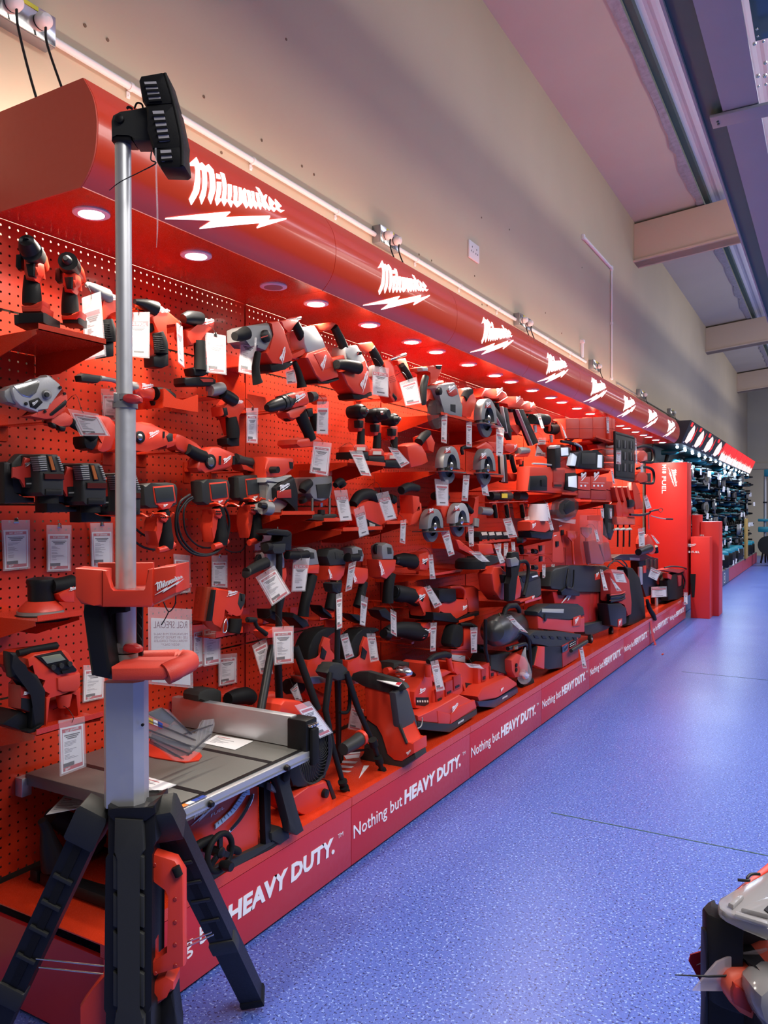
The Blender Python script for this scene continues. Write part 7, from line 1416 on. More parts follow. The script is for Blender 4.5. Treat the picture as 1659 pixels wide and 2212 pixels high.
# black slotted rack plate
t = K('M', .38, 'slotted_rack_plate', 'black slotted mounting plate hanging under the canopy near the display end', 'mounting plate')
XP_ = .38; o = [(948,385),(1135,440),(1148,470),(1145,890),(1120,905),(952,870)]
k = t.s('plate', o, CHA, 0, .02, .004)
for r in range(3):
    for cc in range(3): x = 962+62*cc; y = 470+118*r+6*cc; t.s('slot', [(x,y),(x+42,y+6),(x+42,y+92),(x,y+86)], BLK, .003, .004, .002, sub=k); t.s('slot_web', [(x+18,y+6),(x+24,y+8),(x+24,y+84),(x+18,y+82)], GRY, .006, .003, 0, sub=k)
for y in (405,842): t.s('toothed_strip', [(955,y),(1140,y+(50 if y < 600 else 22)),(1140,y+(60 if y < 600 else 32)),(955,y+10)], BLK, .003, .003, 0, sub=k)
t = K('M', .36, 'slotted_rack_plate', 'second black slotted plate lower down beside the long handled tools', 'mounting plate'); k = t.s('plate', [(842,1130),(935,1140),(930,1420),(900,1500),(880,1480),(842,1450)], BLK, 0, .02, .004)
for r in range(2): t.s('slot', [(865,1170+150*r),(905,1175+150*r),(905,1290+150*r),(865,1280+150*r)], CHA, .003, .003, .002, sub=k)
# hedge trimmer style tools with loop handles
for i, y in enumerate((0, 215)):
    t = K('M', .38, 'hedge_trimmer', 'red powered garden tool with black hoop handle, %s of two near the display end' % ('upper', 'lower')[i], 'hedge trimmer'); t.l('hoop_handle', [(1165,555+y,13),(1230,540+y,14),(1300,550+y,14),(1335,590+y,14),(1335,690+y,14),(1290,706+y,13),(1200,700+y,10)], RUB, .0, k=4); t.s('body', [(1170,620+y),(1200,585+y),(1250,588+y),(1275,620+y),(1275,690+y),(1200,700+y),(1165,680+y)], RED, .02, .08, .010); t.s('chrome_bar', [(1280,600+y),(1310,600+y),(1310,690+y),(1282,690+y)], CHA, .0, .03, .004)
for i in range(3):
    x = 960+60*i; t = K('M', .38, 'pole_tool', 'red handled long garden tool on the hooks, %s of three' % ('left','middle','right')[i], 'garden tool', 'long garden tools with red handles'); t.s('handle_frame', [(x-20,960),(x,950),(x+22,1060),(x+45,1110),(x+60,1200),(x+60,1290),(x+10,1290),(x-10,1140),(x+15,1110),(x-5,1060)], RED, 0, .05, .006); t.s('red_motor', [(x,1260),(x+66,1265),(x+70,1345),(x+10,1340)], mat('coral_red', (.75,.11,.06), .4), .02, .07, .010); t.l('pole', [(x+10,1340,8),(x+10,1500,9),(x+8,1570,9)], BLK, -.03, k=1); t.l('pale_guard', [(x-30,1395,10),(x+10,1385,14),(x+30,1392,8)], mat('ivory_plastic', (.75,.68,.5), .4), .0, k=1)
t = K('M', .38, 'grass_trimmer', 'red battery headed trimmer with black handle bar pointing right, left of the tall carton', 'grass trimmer'); t.s('battery', [(1085,1090),(1130,1085),(1145,1110),(1140,1160),(1090,1165)], BLK, .02, .06, .006); t.s('body', [(1130,910),(1150,905),(1195,1000),(1200,1080),(1230,1130),(1230,1180),(1150,1190),(1140,1080),(1120,990)], RED, .0, .06, .008); t.l('handle_bar', [(1095,1240,12),(1200,1245,13),(1280,1230,13),(1300,1215,10)], BLK, .04, k=3); t.l('thin_handle', [(1310,1252,5),(1390,1275,6),(1460,1285,6)], LGR, .08); t.l('handle_grip', [(1462,1284,9),(1528,1286,9)], BLK, .08, k=1); t.l('throttle', [(1300,1210,8),(1350,1195,10),(1385,1190,8)], BLK, .06, k=1); t.l('loop', [(1385,1190,3),(1400,1175,3),(1425,1180,3),(1428,1200,3),(1405,1215,3),(1385,1200,3)], BLK, .06)
t.l('shaft', [(1285,1235,5),(1285,1320,5),(1288,1390,5)], STL, .03, k=1)
t = K('N', .40, 'leaf_blower', 'red leaf blower with wide black nozzle sitting on the black tool boxes', 'leaf blower'); t.s('fan_case', [(1250,290),(1270,255),(1300,260),(1330,330),(1365,400),(1355,460),(1310,462),(1270,440),(1240,380)], RED, .02, .12, .02, 1); t.l('nozzle', [(1290,400,45),(1230,420,42),(1180,440,34)], BLK, .04, k=1, n_=18); t.l('rear_band', [(1355,380,24),(1362,440,26)], BLK, .0, k=1)
for i, (a, b) in enumerate((((1075,205),(0,0)),)): pass
t = K('N', .40, 'blister_pack', 'tall clear pack of red tubing leaning behind the vacuum, right hand one', 'packaged hose'); t.s('pack', [(750,120),(820,110),(850,200),(915,520),(900,545),(830,545),(800,400)], CLR2, .01, .06, .004); t.s('contents', [(790,360),(880,340),(912,520),(840,540)], DRED, .0, .04, .006)
t = K('N', .40, 'blister_pack', 'tall clear pack of red tubing leaning behind the vacuum, left hand one', 'packaged hose'); t.s('pack', [(665,60),(780,60),(790,110),(840,540),(820,570),(700,560),(670,400)], CLR2, .02, .06, .004); t.s('contents', [(670,330),(760,320),(835,540),(820,565),(700,555)], mat('tub_red', (.36,.03,.025)), .01, .04, .006); t.s('header_card', [(665,65),(790,60),(795,115),(665,110)], RED, .024, .004, 0)
for i, (x, lb) in enumerate(((1445,'red arrow headed display bracket, right one behind the vacuum'), (1245,'red arrow headed display bracket, left one behind the vacuum'))):
    t = K('V', .34, 'display_bracket', lb, 'bracket'); t.s('head', [(x-78,395+50*i),(x-60,388+50*i),(x+60,395+50*i),(x+75,410+50*i),(x+68,470+50*i),(x+10,545+50*i),(x-12,545+50*i),(x-70,480+50*i)], SHELF, 0, .01, .002); t.s('stem', [(x-10,540+50*i),(x+10,540+50*i),(x+34,925),(x+14,925)], SHELF, 0, .01, .001)
# carded accessories
for c, q, lb, m_ in (('V', [(960,470),(1085,445),(1120,880),(1090,905),(950,890)], 'tall red carded saw blade set with white edge hanging by the lantern', MR), ('V', [(1035,330),(1200,340),(1195,685),(1100,680)], 'red carded hanging pack behind the tall carded set', RED), ('V', [(750,650),(845,645),(840,770),(755,775)], 'small red carded accessory on the wire rail, upper', MR), ('V', [(755,820),(842,810),(842,885),(760,890)], 'small red carded accessory on the wire rail, lower', MR)):
    t = K(c, .30, 'accessory_card', lb, 'carded accessory'); t.s('card', q, m_, 0, .004, .001); a, b = Vector(q[0]), Vector(q[2]); m = a.lerp(b, .4); t.s('blister', [(m.x-12,m.y-40),(m.x+22,m.y-44),(m.x+22,m.y+30),(m.x-10,m.y+34)], BLK, .01, .012, .003); t.s('white_print', [(a.x+12,a.y+40),(a.x+50,a.y+30),(a.x+50,a.y+42),(a.x+12,a.y+54)], PAP, .0015, .001, 0)
for i in range(4): t = K('V', .26, 'carded_bit_set', 'dark round carded bit on the wire rails of the fourth bay, %s' % ('upper left','upper right','lower left','lower right')[i], 'carded accessory'); x = 590+(i % 2)*105; y = 735+(i//2)*230; t.l('bits', [(x-30,y,34),(x+20,y+5,36)], BLK if i % 2 else MR, .02, k=1); t.s('card', [(x-45,y-40),(x+55,y-40),(x+55,y+45),(x-45,y+45)], CLR2, .0, .004, 0)
for y, lb in ((800,'upper'),(1040,'lower')): t = Thing('display_hook', 'long red wire rail of small carded goods in the fourth bay, %s one' % lb, 'hook', 'red wire hooks holding tools'); bm = bmesh.new(); tube(bm, [W('V',(600,y),.28), W('V',(940,y-25),.28)], .003, 8); t.add('rail', bm, SHELF); bm = bmesh.new(); a = W('V',(610,y),.28); tube(bm, [a, Vector((0,a.y,a.z))], .003, 8); t.add('prong', bm, SHELF)
for lab, c, quad, X, st in (
 ('white tag hanging over the nearer press tool', 'K', [(1060,640),(1110,630),(1170,830),(1125,835)], .34, 2), ('tag hanging at the right of the second press tool', 'K', [(1395,750),(1430,800),(1495,970),(1470,975)], .34, 2),
 ('framed tag right of the far nail gun magazine', 'K', [(1085,965),(1190,965),(1190,1240),(1025,1235)], .25, 0), ('thin tag under the heat gun, left one', 'K', [(830,1430),(862,1450),(860,1710),(830,1700)], .26, 2), ('thin tag under the heat gun, right one', 'K', [(865,1470),(890,1480),(930,1700),(912,1700)], .26, 2),
 ('white tag hanging over the slide batteries', 'L', [(570,470),(690,450),(785,730),(650,745)], .30, 0), ('folded tag under the right sealant gun', 'L', [(880,445),(950,430),(985,700),(910,720)], .30, 0), ('small tag below the batteries, left', 'L', [(490,820),(550,820),(548,960),(495,955)], .28, 0), ('small tag below the batteries, middle', 'L', [(585,815),(650,815),(645,1040),(585,1040)], .28, 0), ('small tag below the batteries, right', 'L', [(688,800),(745,800),(755,935),(700,940)], .28, 0),
 ('white tag leaning on the rear of the surface grinder', 'L', [(440,830),(480,830),(620,1100),(530,1115)], .40, 2), ('tag lying on the surface grinder', 'L', [(80,930),(240,940),(390,1085),(250,1085)], .42, 2), ('narrow tag hanging across the lantern', 'V', [(820,45),(885,40),(935,300),(890,295)], .37, 0), ('pale striped tag below it on the lantern base', 'V', [(890,305),(940,300),(975,430),(925,440)], .37, 2),
 ('tag hanging beside the radio on the lower rail', 'V', [(800,925),(855,925),(852,1120),(808,1120)], .30, 0), ('small tag by the display bracket', 'V', [(935,920),(985,920),(980,1000),(938,1000)], .30, 0), ('narrow tag hanging on the vacuum lid', 'N', [(785,615),(815,620),(872,830),(825,835)], .50, 0), ('slanting tag on the backpack', 'N', [(885,690),(915,720),(1012,835),(960,840)], .50, 0), ('red card label tied on the backpack', 'N', [(900,615),(1025,625),(1065,755),(950,745)], .49, 1),
 ('pink and white label tied to the tool box', 'N', [(1310,590),(1415,635),(1370,735),(1278,690)], .47, 2), ('narrow tag over the plate, left one', 'N', [(790,-10),(828,-10),(830,92),(805,95)], .40, 0), ('narrow tag over the plate, right one', 'N', [(885,-10),(910,-10),(910,95),(888,95)], .40, 0), ('tag on the tubing pack', 'N', [(725,210),(755,205),(785,325),(755,335)], .44, 0),
 ('white tag hanging on the garden tools', 'N', [(1175,200),(1245,185),(1248,375),(1185,388)], .44, 2), ('tag leaning at the leaf blower', 'N', [(1305,260),(1330,265),(1400,350),(1370,355)], .44, 2), ('framed tag on the black plate', 'U', [(1045,780),(1118,780),(1118,990),(1040,985)], .42, 0), ('narrow white strip tag beside the black plate', 'U', [(1325,590),(1345,600),(1362,990),(1335,985)], .42, 2), ('tag hanging on the narrow tote boxes', 'U', [(893,275),(938,280),(942,525),(905,525)], .38, 0),
 ('slanting tag below the parts bins', 'U', [(960,1050),(990,1050),(1028,1285),(995,1280)], .38, 0), ('white tag below the upper garden tool', 'U', [(1405,970),(1445,965),(1448,1110),(1408,1110)], .44, 2), ('white torn tag hanging before the tall carton', 'U', [(1450,1470),(1500,1440),(1575,1640),(1490,1665)], .46, 2), ('narrow tag hanging on the end tool bag', 'O', [(370,1920),(410,1920),(412,2045),(370,2050)], .50, 0),
 ('tag hanging from the charger radio handle', 'N', [(565,1385),(605,1380),(655,1630),(610,1630)], .49, 0), ('red label sheet hanging on the end bag', 'N', [(1310,795),(1470,788),(1475,895),(1312,905)], .46, 1)):
    tag(lab, c, quad, X, st, 'd', False)
# ================================================================ cartons at the end of the red display
def carton(label, x0, x1, y0, y1, z0, z1, m=None):
    t = Thing('carton', label, 'carton'); bx(t, 'box', x0, x1, y0, y1, z0, z1, m or CARD, .004); return t
CARD = mat('red_printed_card', (.62,.022,.018), .42)
def ycar(u, v, y): return on(u, v, ('y', y))
def yz_of(u, x): return on(u, 1000, ('x', x)).y
t = carton('very tall red tool carton with sideways white lettering at the end of the display', .02, .47, 9.30, 9.60, .245, 1.218+(1102-998)*(((CX-.47)*ST+9.3*CT))/FP)
Y_ = 9.298; a = ycar(1448, 1095, Y_)
bm = bmesh.new(); p0 = ycar(1428.5, 1005, Y_); put_text(bm, 'FUEL', ycar(1430, 1029, Y_), Vector((0,0,-1)), Vector((1,0,0)), .045, w=(ycar(1430,1029,Y_)-ycar(1430,1066,Y_)).z, bold=.02); t.add('fuel_lettering', bm, PAP, smooth=False)
bm = bmesh.new(); put_text(bm, 'M18', ycar(1431, 1004, Y_), Vector((0,0,-1)), Vector((1,0,0)), .04, w=.10, bold=.03); t.add('voltage_lettering', bm, PAP, smooth=False)
bm = bmesh.new(); put_logo(bm, ycar(1444, 1010, Y_), Vector((0,0,-1)), Vector((1,0,0)), (ycar(1430,1010,Y_)-ycar(1430,1052,Y_)).z, .001); t.add('logo_lettering', bm, PAP, smooth=False)
t = carton('low red tool carton standing on the floor in front, with white lettering', .50, .70, 9.36, 9.60, .0, 1.218+(1102-1160)*(1.176*ST+9.36*CT)/FP)
Y_ = 9.355
bm = bmesh.new(); put_logo(bm, ycar(1484, 1182, Y_), Vector((1,0,0)), Vector((0,0,1)), .10, .001); t.add('logo_lettering', bm, PAP, smooth=False)
bm = bmesh.new(); put_text(bm, 'M18 FUEL', ycar(1477, 1194, Y_), Vector((1,0,0)), Vector((0,0,1)), .022, w=.17, bold=.02); t.add('fuel_lettering', bm, PAP, smooth=False)
bm = bmesh.new(); prism(bm, [ycar(*p, Y_) for p in ((1491,1240),(1503,1240),(1500,1290),(1494,1290))], Vector((0,.002,0))); t.add('product_picture', bm, BLK, smooth=False)
t = carton('red tool carton standing behind the low one, with cut off white lettering', .56, .76, 9.66, 10.0, .0, 1.218+(1102-1127)*(1.116*ST+9.66*CT)/FP)
bm = bmesh.new(); put_text(bm, 'FUEL', ycar(1500, 1159, 9.655), Vector((1,0,0)), Vector((0,0,1)), .024, w=.12, bold=.02); t.add('fuel_lettering', bm, PAP, smooth=False)
bm = bmesh.new(); put_logo(bm, ycar(1492, 1150, 9.655), Vector((1,0,0)), Vector((0,0,1)), .09, .001); t.add('logo_lettering', bm, PAP, smooth=False)
carton('narrow red carton wedged between the tall carton and the one behind', .475, .555, 9.62, 9.9, .0, 1.218+(1102-1112)*(1.4*ST+9.62*CT)/FP)
# ================================================================ teal display beyond
BLKB = mat('black_board', (.03,.032,.035), .5); TL = TEAL; TL2 = mat('bright_teal_plastic', (.015,.26,.36), .35); IVO = mat('ivory_plastic', (.75,.68,.5))
TY0, TY1 = 9.75, 20.0
t = Thing('black_backboard', 'black slatted backboard of the teal tool display', 'display board'); bx(t, 'board', .0, .02, TY0, TY1, .2, 2.1, BLKB, 0)
t2 = Thing('teal_display_plinth', 'long low plinth of the teal tool display with grey and red fronts', 'plinth'); bx(t2, 'top', .0, .38, TY0, TY1, .235, .25, GRY, 0)
for i in range(9):
    y0 = TY0+i*(TY1-TY0)/9; bx(t2, 'front_panel', .365, .38, y0+.005, y0+(TY1-TY0)/9-.005, .01, .232, mat('slate_panel', (.08,.10,.16), .4) if i < 4 else mat('pinkish_red_panel', (.45,.05,.07), .4), 0)
    if i < 4:
        bm = bmesh.new(); c = Vector((.382, y0+.5, .12)); s_ = .075
        for a, b, w, h in ((0,s_,s_*2,.012),(0,-s_,s_*2,.012),(-s_,0,.012,s_*2),(s_,.0,.012,s_*2)): box(bm, c+Vector((0,a,b)), (.003, w, h))
        box(bm, c+Vector((0,.01,.02)), (.003,.06,.012)); box(bm, c+Vector((0,-.02,0)), (.003,.012,.05)); box(bm, c+Vector((0,.01,-.02)), (.003,.06,.012)); t2.add('square_emblem', bm, PAP, smooth=False)
# slanting header light boxes
def hd_pt(y, top): return Vector((.484, y, 2.253)) if top else Vector((.376, y, 1.99))
bnd = [9.485, 10.15, 10.95, 11.9, 12.9, 13.75, 14.65, 15.55, 16.45, 17.35, 18.25]
for i in range(10):
    y0, y1 = bnd[i]+.01, bnd[i+1]-.01
    t = Thing('header_sign', ('black backlit header sign with tool picture, number %s from the left' % ('one','two','three','four')[i]) if i < 4 else 'red and white backlit header sign, %s after the black ones' % ('first','second','third','fourth','fifth','sixth')[i-4], 'sign', 'slanting header signs over the teal display')
    bm = bmesh.new(); q = [hd_pt(y0,0), hd_pt(y1,0), hd_pt(y1,1), hd_pt(y0,1)]; prism(bm, q, Vector((-.30,0,0)), .003); k = t.add('sign_box', bm, BLKB)
    def hp(a, b, o=.002): return q[0].lerp(q[1], a).lerp(q[3].lerp(q[2], a), b)+Vector((.92,0,-.38))*o
    def hq(n, P, m): bm = bmesh.new(); prism(bm, [hp(*p) for p in P], Vector((-.002,0,0))); t.add(n, bm, m, sub=k, smooth=False)
    if i < 4:
        hq('picture', [(.25,.12),(.5,.08),(.78,.3),(.82,.62),(.68,.82),(.55,.9),(.42,.74),(.3,.5)], mat('sign_cream', (.8,.62,.55), .5, emit=.8, var=0)); hq('red_square', [(.18,.78),(.36,.78),(.36,.95),(.18,.95)], mat('sign_red', (.8,.02,.02), .5, emit=.9, var=0)); hq('caption', [(.12,.06),(.22,.06),(.22,.12),(.12,.12)], PAP)
        hq('red_swoosh', [(.8,.15),(.95,.35),(.97,.9),(.9,.6)], MATS['sign_red'])
    else:
        hq('red_field', [(.01,.42),(.99,.42),(.99,.98),(.01,.98)], MATS['sign_red'] if 'sign_red' in MATS else RED); hq('skyline', [(.01,.02),(.99,.02),(.99,.45),(.82,.38),(.75,.5),(.66,.36),(.55,.36),(.45,.55),(.36,.38),(.22,.6),(.12,.42),(.01,.5)], MATS['sign_cream'])
LEDW = mat('cold_led_strip', (.75,.88,1), .3, emit=9, var=0, ecol=(.62,.80,1))
t = Thing('led_strip', 'row of cold white spot lights under the header signs of the teal display', 'spotlights')
n = 30
for i in range(n):
    y = 9.7+i*(18.2-9.7)/(n-1)
    bm = bmesh.new(); bmesh.ops.create_uvsphere(bm, u_segments=10, v_segments=6, radius=.018, matrix=Matrix.Translation((.30+.04*(i % 2), y, 1.965))); t.add('spot', bm, LEDW)
for i, y in enumerate((11.0, 13.6, 16.4)): area('teal_display_light', (.30, y, 1.93), (0, math.radians(-20), 0), .1, 2.4, 24, (.62, .80, 1))
# teal tools: three kinds, copied
def teal_drill(label, grp):
    t = Thing('teal_drill', label, 'teal tool', grp)
    bm = bmesh.new(); tube(bm, [Vector((.30,0,.16)), Vector((.27,0,.16)), Vector((.18,0,.16)), Vector((.10,0,.16))], [.016,.030,.036,.030], 12); t.add('body', bm, TL)
    bm = bmesh.new(); tube(bm, [Vector((.36,0,.16)), Vector((.30,0,.16))], [.012,.022], 10); t.add('chuck', bm, BLK)
    bm = bmesh.new(); tube(bm, [Vector((.17,0,.14)), Vector((.15,0,.04))], [.024,.022], 10); t.add('grip', bm, RUB)
    bm = bmesh.new(); box(bm, Vector((.15,0,.02)), (.11,.07,.04), bev=.006); t.add('battery', bm, BLK); return t.done()
def teal_saw(label, grp):
    t = Thing('teal_saw', label, 'teal tool', grp)
    bm = bmesh.new(); c = Vector((.30,0,.10)); tube(bm, [c, c+Vector((.03,0,0))], .09, 20); t.add('guard', bm, GRY)
    bm = bmesh.new(); c = Vector((.335,0,.10)); tube(bm, [c, c+Vector((.006,0,0))], .045, 16); t.add('blade_hub', bm, CHR)
    bm = bmesh.new(); box(bm, Vector((.24,.04,.12)), (.10,.14,.09), bev=.02); t.add('body', bm, TL)
    bm = bmesh.new(); tube(bm, spline([Vector((.24,-.06,.14)), Vector((.24,-.04,.21)), Vector((.24,.06,.22)), Vector((.24,.10,.16))], 4), .016, 10); t.add('handle', bm, RUB); return t.done()
def teal_side(label, grp):
    t = Thing('teal_grinder', label, 'teal tool', grp)
    bm = bmesh.new(); tube(bm, [Vector((.22,-.13,.10)), Vector((.22,-.05,.11)), Vector((.22,.04,.11)), Vector((.22,.10,.10))], [.024,.036,.034,.028], 12); t.add('body', bm, TL2)
    bm = bmesh.new(); tube(bm, [Vector((.22,.10,.10)), Vector((.22,.17,.09))], [.034,.030], 12); t.add('gear_head', bm, LGR)
    bm = bmesh.new(); tube(bm, [Vector((.22,-.13,.10)), Vector((.22,-.20,.08))], [.028,.034], 10); t.add('battery', bm, BLK)
    bm = bmesh.new(); tube(bm, [Vector((.24,.12,.10)), Vector((.34,.12,.10))], .014, 8); t.add('side_handle', bm, RUB); return t.done()
def teal_box(label, grp):
    t = Thing('teal_case', label, 'teal tool', grp)
    bm = bmesh.new(); box(bm, Vector((.22,0,.09)), (.26,.26,.16), bev=.02); t.add('body', bm, BLK)
    bm = bmesh.new(); box(bm, Vector((.22,0,.18)), (.25,.25,.06), bev=.02); t.add('lid', bm, TL2)
    bm = bmesh.new(); tube(bm, spline([Vector((.22,-.09,.20)), Vector((.22,-.07,.25)), Vector((.22,.07,.25)), Vector((.22,.09,.20))], 4), .012, 8); t.add('handle', bm, CHA); return t.done()
protos = {}; rg = random.Random(11); rows = [.27, .50, .72, .94, 1.16, 1.38, 1.58, 1.76]; rn = ['plinth', 'lowest', 'second', 'third', 'fourth', 'fifth', 'sixth', 'top']
kinds = [('teal_drill', teal_drill, 'teal and black drill with its nose outward'), ('teal_saw', teal_saw, 'teal circular saw with grey guard'), ('teal_grinder', teal_side, 'bright teal grinder with pale gear head'), ('teal_case', teal_box, 'black case with bright teal lid')]
tagp = None
for r, z in enumerate(rows):
    y = 9.95+rg.uniform(0, .15)
    while y < 19.2:
        ki = rg.choice((0,0,1,2,2) if r else (1,3,3,0)); nm, fn, lb = kinds[ki]; lb2 = lb+' in the %s row of the teal display' % rn[r]; grp = lb.split(' with')[0]+'s, '+rn[r]+' row'
        rot = (0, 0, rg.uniform(-.35, .35)); sc = rg.uniform(1.0, 1.35) if r else 1.35
        if nm not in protos: protos[nm] = fn(lb2, grp); o = protos[nm]; o.location = Vector((o.location.x, y, z))
        else: o = clone(protos[nm], label=lb2, group=grp)
        o.location = Vector((.20+.02*rg.random(), y, z)); o.rotation_euler = rot; o.scale = (sc,)*3
        if rg.random() < .22:
            if tagp is None:
                tt = Thing('price_tag', 'small white price tag in the %s row of the teal display' % rn[r], 'price tag', 'white tags of the teal display, %s row' % rn[r])
                bm = bmesh.new(); box(bm, Vector((.36, 0, .05)), (.002, .05, .085)); tt.add('card', bm, PAP); tagp = tt.done(); o = tagp
            else: o = clone(tagp, label='small white price tag in the %s row of the teal display' % rn[r], group='white tags of the teal display, %s row' % rn[r])
            o.location = Vector((rg.uniform(.34, .40), y+.10, max(z-.07, .26))); o.rotation_euler = (rg.uniform(-.2,.2), 0, -TH+rg.uniform(-.8, .5))
        y += rg.uniform(.26, .40)
for r, z in enumerate(rows[1:]):
    t = Thing('display_shelf', 'thin dark rail under the %s row of the teal display' % rn[r+1], 'rail', 'dark rails of the teal display'); bx(t, 'rail', .02, .30, 9.8, 19.4, z-.012, z-.004, BLK, 0)
# two teal tower lights by the far door
for i, x in enumerate((.58, .86)):
    t = Thing('teal_tower_light', 'teal headed tower light on silver pole by the far door, %s of two' % ('left', 'right')[i], 'work light'); y = 19.6+.1*i
    bm = bmesh.new(); tube(bm, [Vector((x,y,.30)), Vector((x,y,2.0))], .03, 12); t.add('pole', bm, ALU)
    bx(t, 'head', x-.02, x+.16, y-.06, y+.06, 1.98, 2.14, TL2, .02); bx(t, 'lamp_lens', x+.10, x+.15, y-.068, y-.058, 1.99, 2.12, LNS, .005); bx(t, 'clamp', x-.04, x+.04, y-.04, y+.04, 1.38, 1.41, BLK, .005)
    bx(t, 'tray', x-.14, x+.14, y-.10, y+.10, .72, .84, TL2, .02); bx(t, 'upper_tray', x-.14, x+.14, y-.10, y+.10, .96, 1.02, TL2, .01)
    for dx_, dy_ in ((-.08,-.08),(.08,-.08),(0,.12)): bm = bmesh.new(); tube(bm, [Vector((x,y,.5)), Vector((x+dx_,y+dy_,.02))], .02, 8); t.add('leg', bm, BLK)
t = Thing('cable_drum', 'round dark wheeled machine on the floor at the far right end', 'machine'); bm = bmesh.new(); c = on(1657, 1178, ('y', 18.8)); c.x -= 0; tube(bm, [c, c+Vector((.04,.12,0))], .20, 24); t.add('wheel', bm, CHA); bx(t, 'body', c.x+.02, c.x+.4, c.y, c.y+.3, .02, .5, TL, .03)
t = Thing('timber_offcut', 'yellow brown upright board leaning at the end of the teal display', 'board'); a = on(1610, 1130, ('x', .40)); bx(t, 'board', .38, .42, a.y, a.y+.35, .25, 1.05, mat('yellow_board', (.42,.27,.07), .6), .003)
# ================================================================ organiser boxes, right foreground
def D3(u, v, d): return on(u, v, ('d', d))
t = Thing('parts_organiser', 'black parts organiser with clear lid and red trim, cut off at the right foreground', 'organiser')
FWD = Vector((-ST, CT, 0)); RT_ = Vector((CT, ST, 0))
top = [(1521,1947),(1545,1940),(1700,1870),(1760,1900),(1760,2120),(1640,2060),(1540,2020)]
zt = CZ-.46
def ZP_(c, p, z=zt): return on(*px(c, p), ('z', z))
A0 = ZP_('Q', (632,830)); B0 = ZP_('Q', (1110,1030)); C0 = ZP_('Q', (1391,1420)); 
ex_ = (B0-A0).normalized(); 
far = ZP_('Q', (1391,520))
o_ = [ZP_('Q', p) for p in ((630,850),(690,790),(770,750),(1200,560),(1500,430),(1900,700),(1900,1450),(1391,1330),(1110,1040),(860,990),(700,940))]
bm = bmesh.new(); prism(bm, [p-Vector((0,0,.035)) for p in o_], Vector((0,0,-.20)), .006); t.add('tub', bm, BLK)
rim = [ZP_('Q', p) for p in ((628,850),(690,785),(775,745),(782,830),(830,900),(940,960),(1105,1035),(1100,1080),(860,1010),(690,935))]
bm = bmesh.new(); prism(bm, rim, Vector((0,0,-.10)), .004); t.add('corner_bumper', bm, BLK)
lid = [ZP_('Q', p, zt+.012) for p in ((808,790),(830,740),(960,690),(1391,420),(1900,500),(1900,1300),(1391,1090),(1110,1000),(900,920),(820,860))]
bm = bmesh.new(); prism(bm, lid, Vector((0,0,-.012)), .004); k = t.add('clear_lid', bm, mat('cloudy_clear_plastic', (.36,.35,.35), .12, alpha=.70, var=0))
for P_ in (((1080,860),(1391,720),(1700,800),(1391,940)), ((930,800),(1060,700),(1110,720),(990,830)), ((1010,890),(1391,1010),(1391,1050),(1000,930))):
    bm = bmesh.new(); prism(bm, [ZP_('Q', p, zt+.018) for p in P_], Vector((0,0,-.006)), .002); t.add('lid_rib', bm, LNS if False else MATS['cloudy_clear_plastic'], sub=k)
bm = bmesh.new(); prism(bm, [ZP_('Q', p, zt+.012) for p in ((970,672),(1180,520),(1391,345),(1500,260),(1500,330),(1391,430),(1060,670))], Vector((0,0,-.03)), .003); t.add('red_edge', bm, RED)
bm = bmesh.new(); tube(bm, spline([ZP_('Q', p, zt+.02) for p in ((1040,540),(1090,545),(1170,548),(1150,520),(1200,475),(1300,475))], 5), .0018, 8); t.add('zip_tie', bm, BLK)
bm = bmesh.new(); prism(bm, [ZP_('Q', p, zt+.0195) for p in ((1345,880),(1391,835),(1450,900),(1391,915))], Vector((0,0,-.002))); t.add('lid_slot', bm, BLK, sub=k)
t = Thing('hang_label', 'dark red die cut label with white logo sticking out behind the organiser', 'label')
dq = (A0-Vector((CX,0,CZ))).dot(FWD)
bm = bmesh.new(); prism(bm, [D3(*px('Q', p), dq+.02) for p in ((475,1490),(495,1410),(660,1360),(760,1400),(720,1700),(605,1715),(560,1640))], FWD*.002, .0); t.add('card', bm, TRED)
bm = bmesh.new(); put_logo(bm, D3(*px('Q', (560,1530)), dq+.019), RT_+Vector((0,0,.12)), Vector((0,0,1)), .06, .0005); t.add('logo_lettering', bm, PAP, smooth=False)
t = Thing('parts_organiser', 'lower black organiser with coral red latch and clear curved flap, bottom right corner', 'organiser')
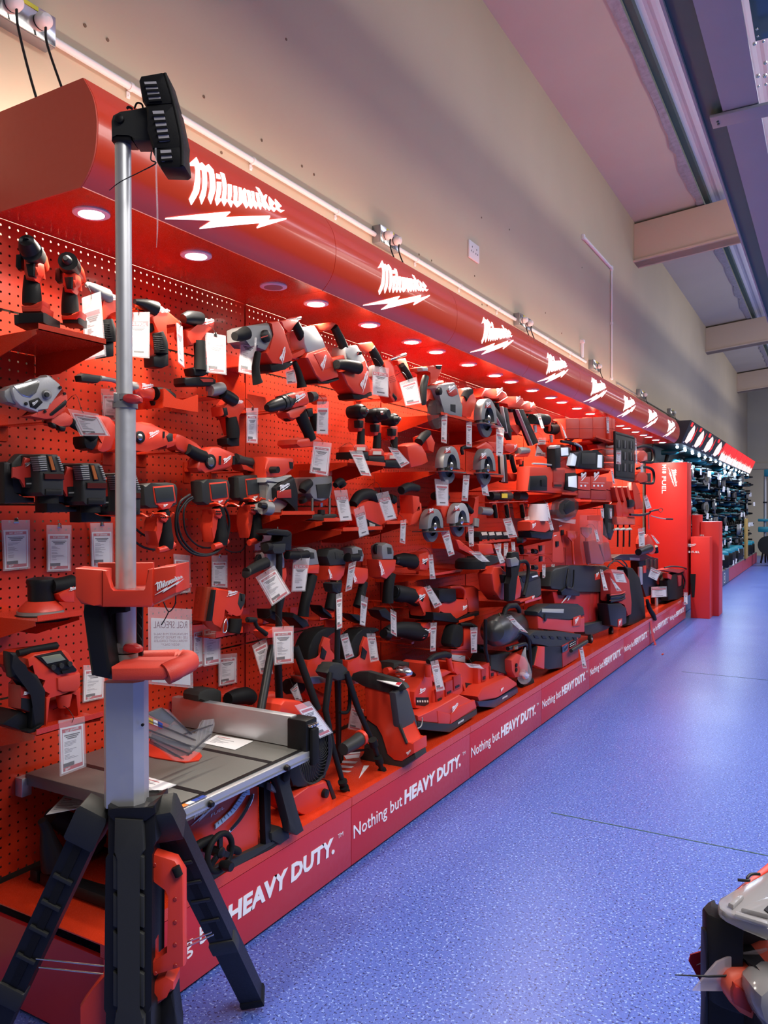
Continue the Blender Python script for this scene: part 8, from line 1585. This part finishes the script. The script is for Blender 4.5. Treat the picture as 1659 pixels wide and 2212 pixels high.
bm = bmesh.new(); prism(bm, [D3(*px('Q', p), dq-.02) for p in ((660,1150),(1100,1050),(1500,1300),(1700,1500),(1700,2500),(640,2500),(670,1900),(670,1500))], FWD*.015, .004); t.add('tub', bm, mat('navy_black_plastic', (.008,.009,.02), .45))
bm = bmesh.new(); prism(bm, [D3(*px('Q', p), dq-.06) for p in ((945,1780),(1010,1700),(1250,1590),(1500,1480),(1600,1480),(1600,2300),(1290,2230),(1100,2130),(985,2010),(935,1900))], FWD*.05, .008); k = t.add('latch', bm, mat('coral_red', (.75,.11,.06)))
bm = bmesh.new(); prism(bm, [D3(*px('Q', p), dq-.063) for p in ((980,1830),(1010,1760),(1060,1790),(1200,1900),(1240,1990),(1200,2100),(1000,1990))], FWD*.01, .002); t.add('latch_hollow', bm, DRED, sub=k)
bm = bmesh.new(); prism(bm, [D3(*px('Q', p), dq-.04) for p in ((525,1835),(700,1620),(800,1500),(960,1430),(1391,1345),(1391,1500),(1250,1590),(1010,1690),(945,1780),(940,1838))], FWD*.004, .001); t.add('clear_flap', bm, mat('cloudy_flap', (.70,.62,.68), .1, alpha=.38, var=0))
bm = bmesh.new(); tube(bm, [D3(*px('Q', (310,1643)), dq-.045), D3(*px('Q', (700,1660)), dq-.045), D3(*px('Q', (1100,1650)), dq-.045)], [.0006,.0014,.0016], 6); t.add('zip_tie', bm, BLK)
bm = bmesh.new(); prism(bm, [D3(*px('Q', p), dq-.10) for p in ((1300,1900),(1400,1810),(1600,1740),(1600,2400),(1391,2300),(1330,2180),(1290,2030))], FWD*.05, .012); t.add('clear_block', bm, MATS['cloudy_clear_plastic'])

t = Thing('tool_box', 'dark stacked tool box under the organisers, cut off by the bottom right corner', 'tool box')
bm = bmesh.new(); prism(bm, [D3(*p, dq-.005) for p in ((1526,2290),(1760,2290),(1760,3350),(1526,3350))], FWD*.20+RT_*.10, .006); k = t.add('body', bm, BLK)
bm = bmesh.new(); prism(bm, [D3(*p, dq-.015) for p in ((1600,2330),(1680,2330),(1680,2420),(1600,2420))], FWD*.012, .003); t.add('latch', bm, RED, sub=k)
finish()
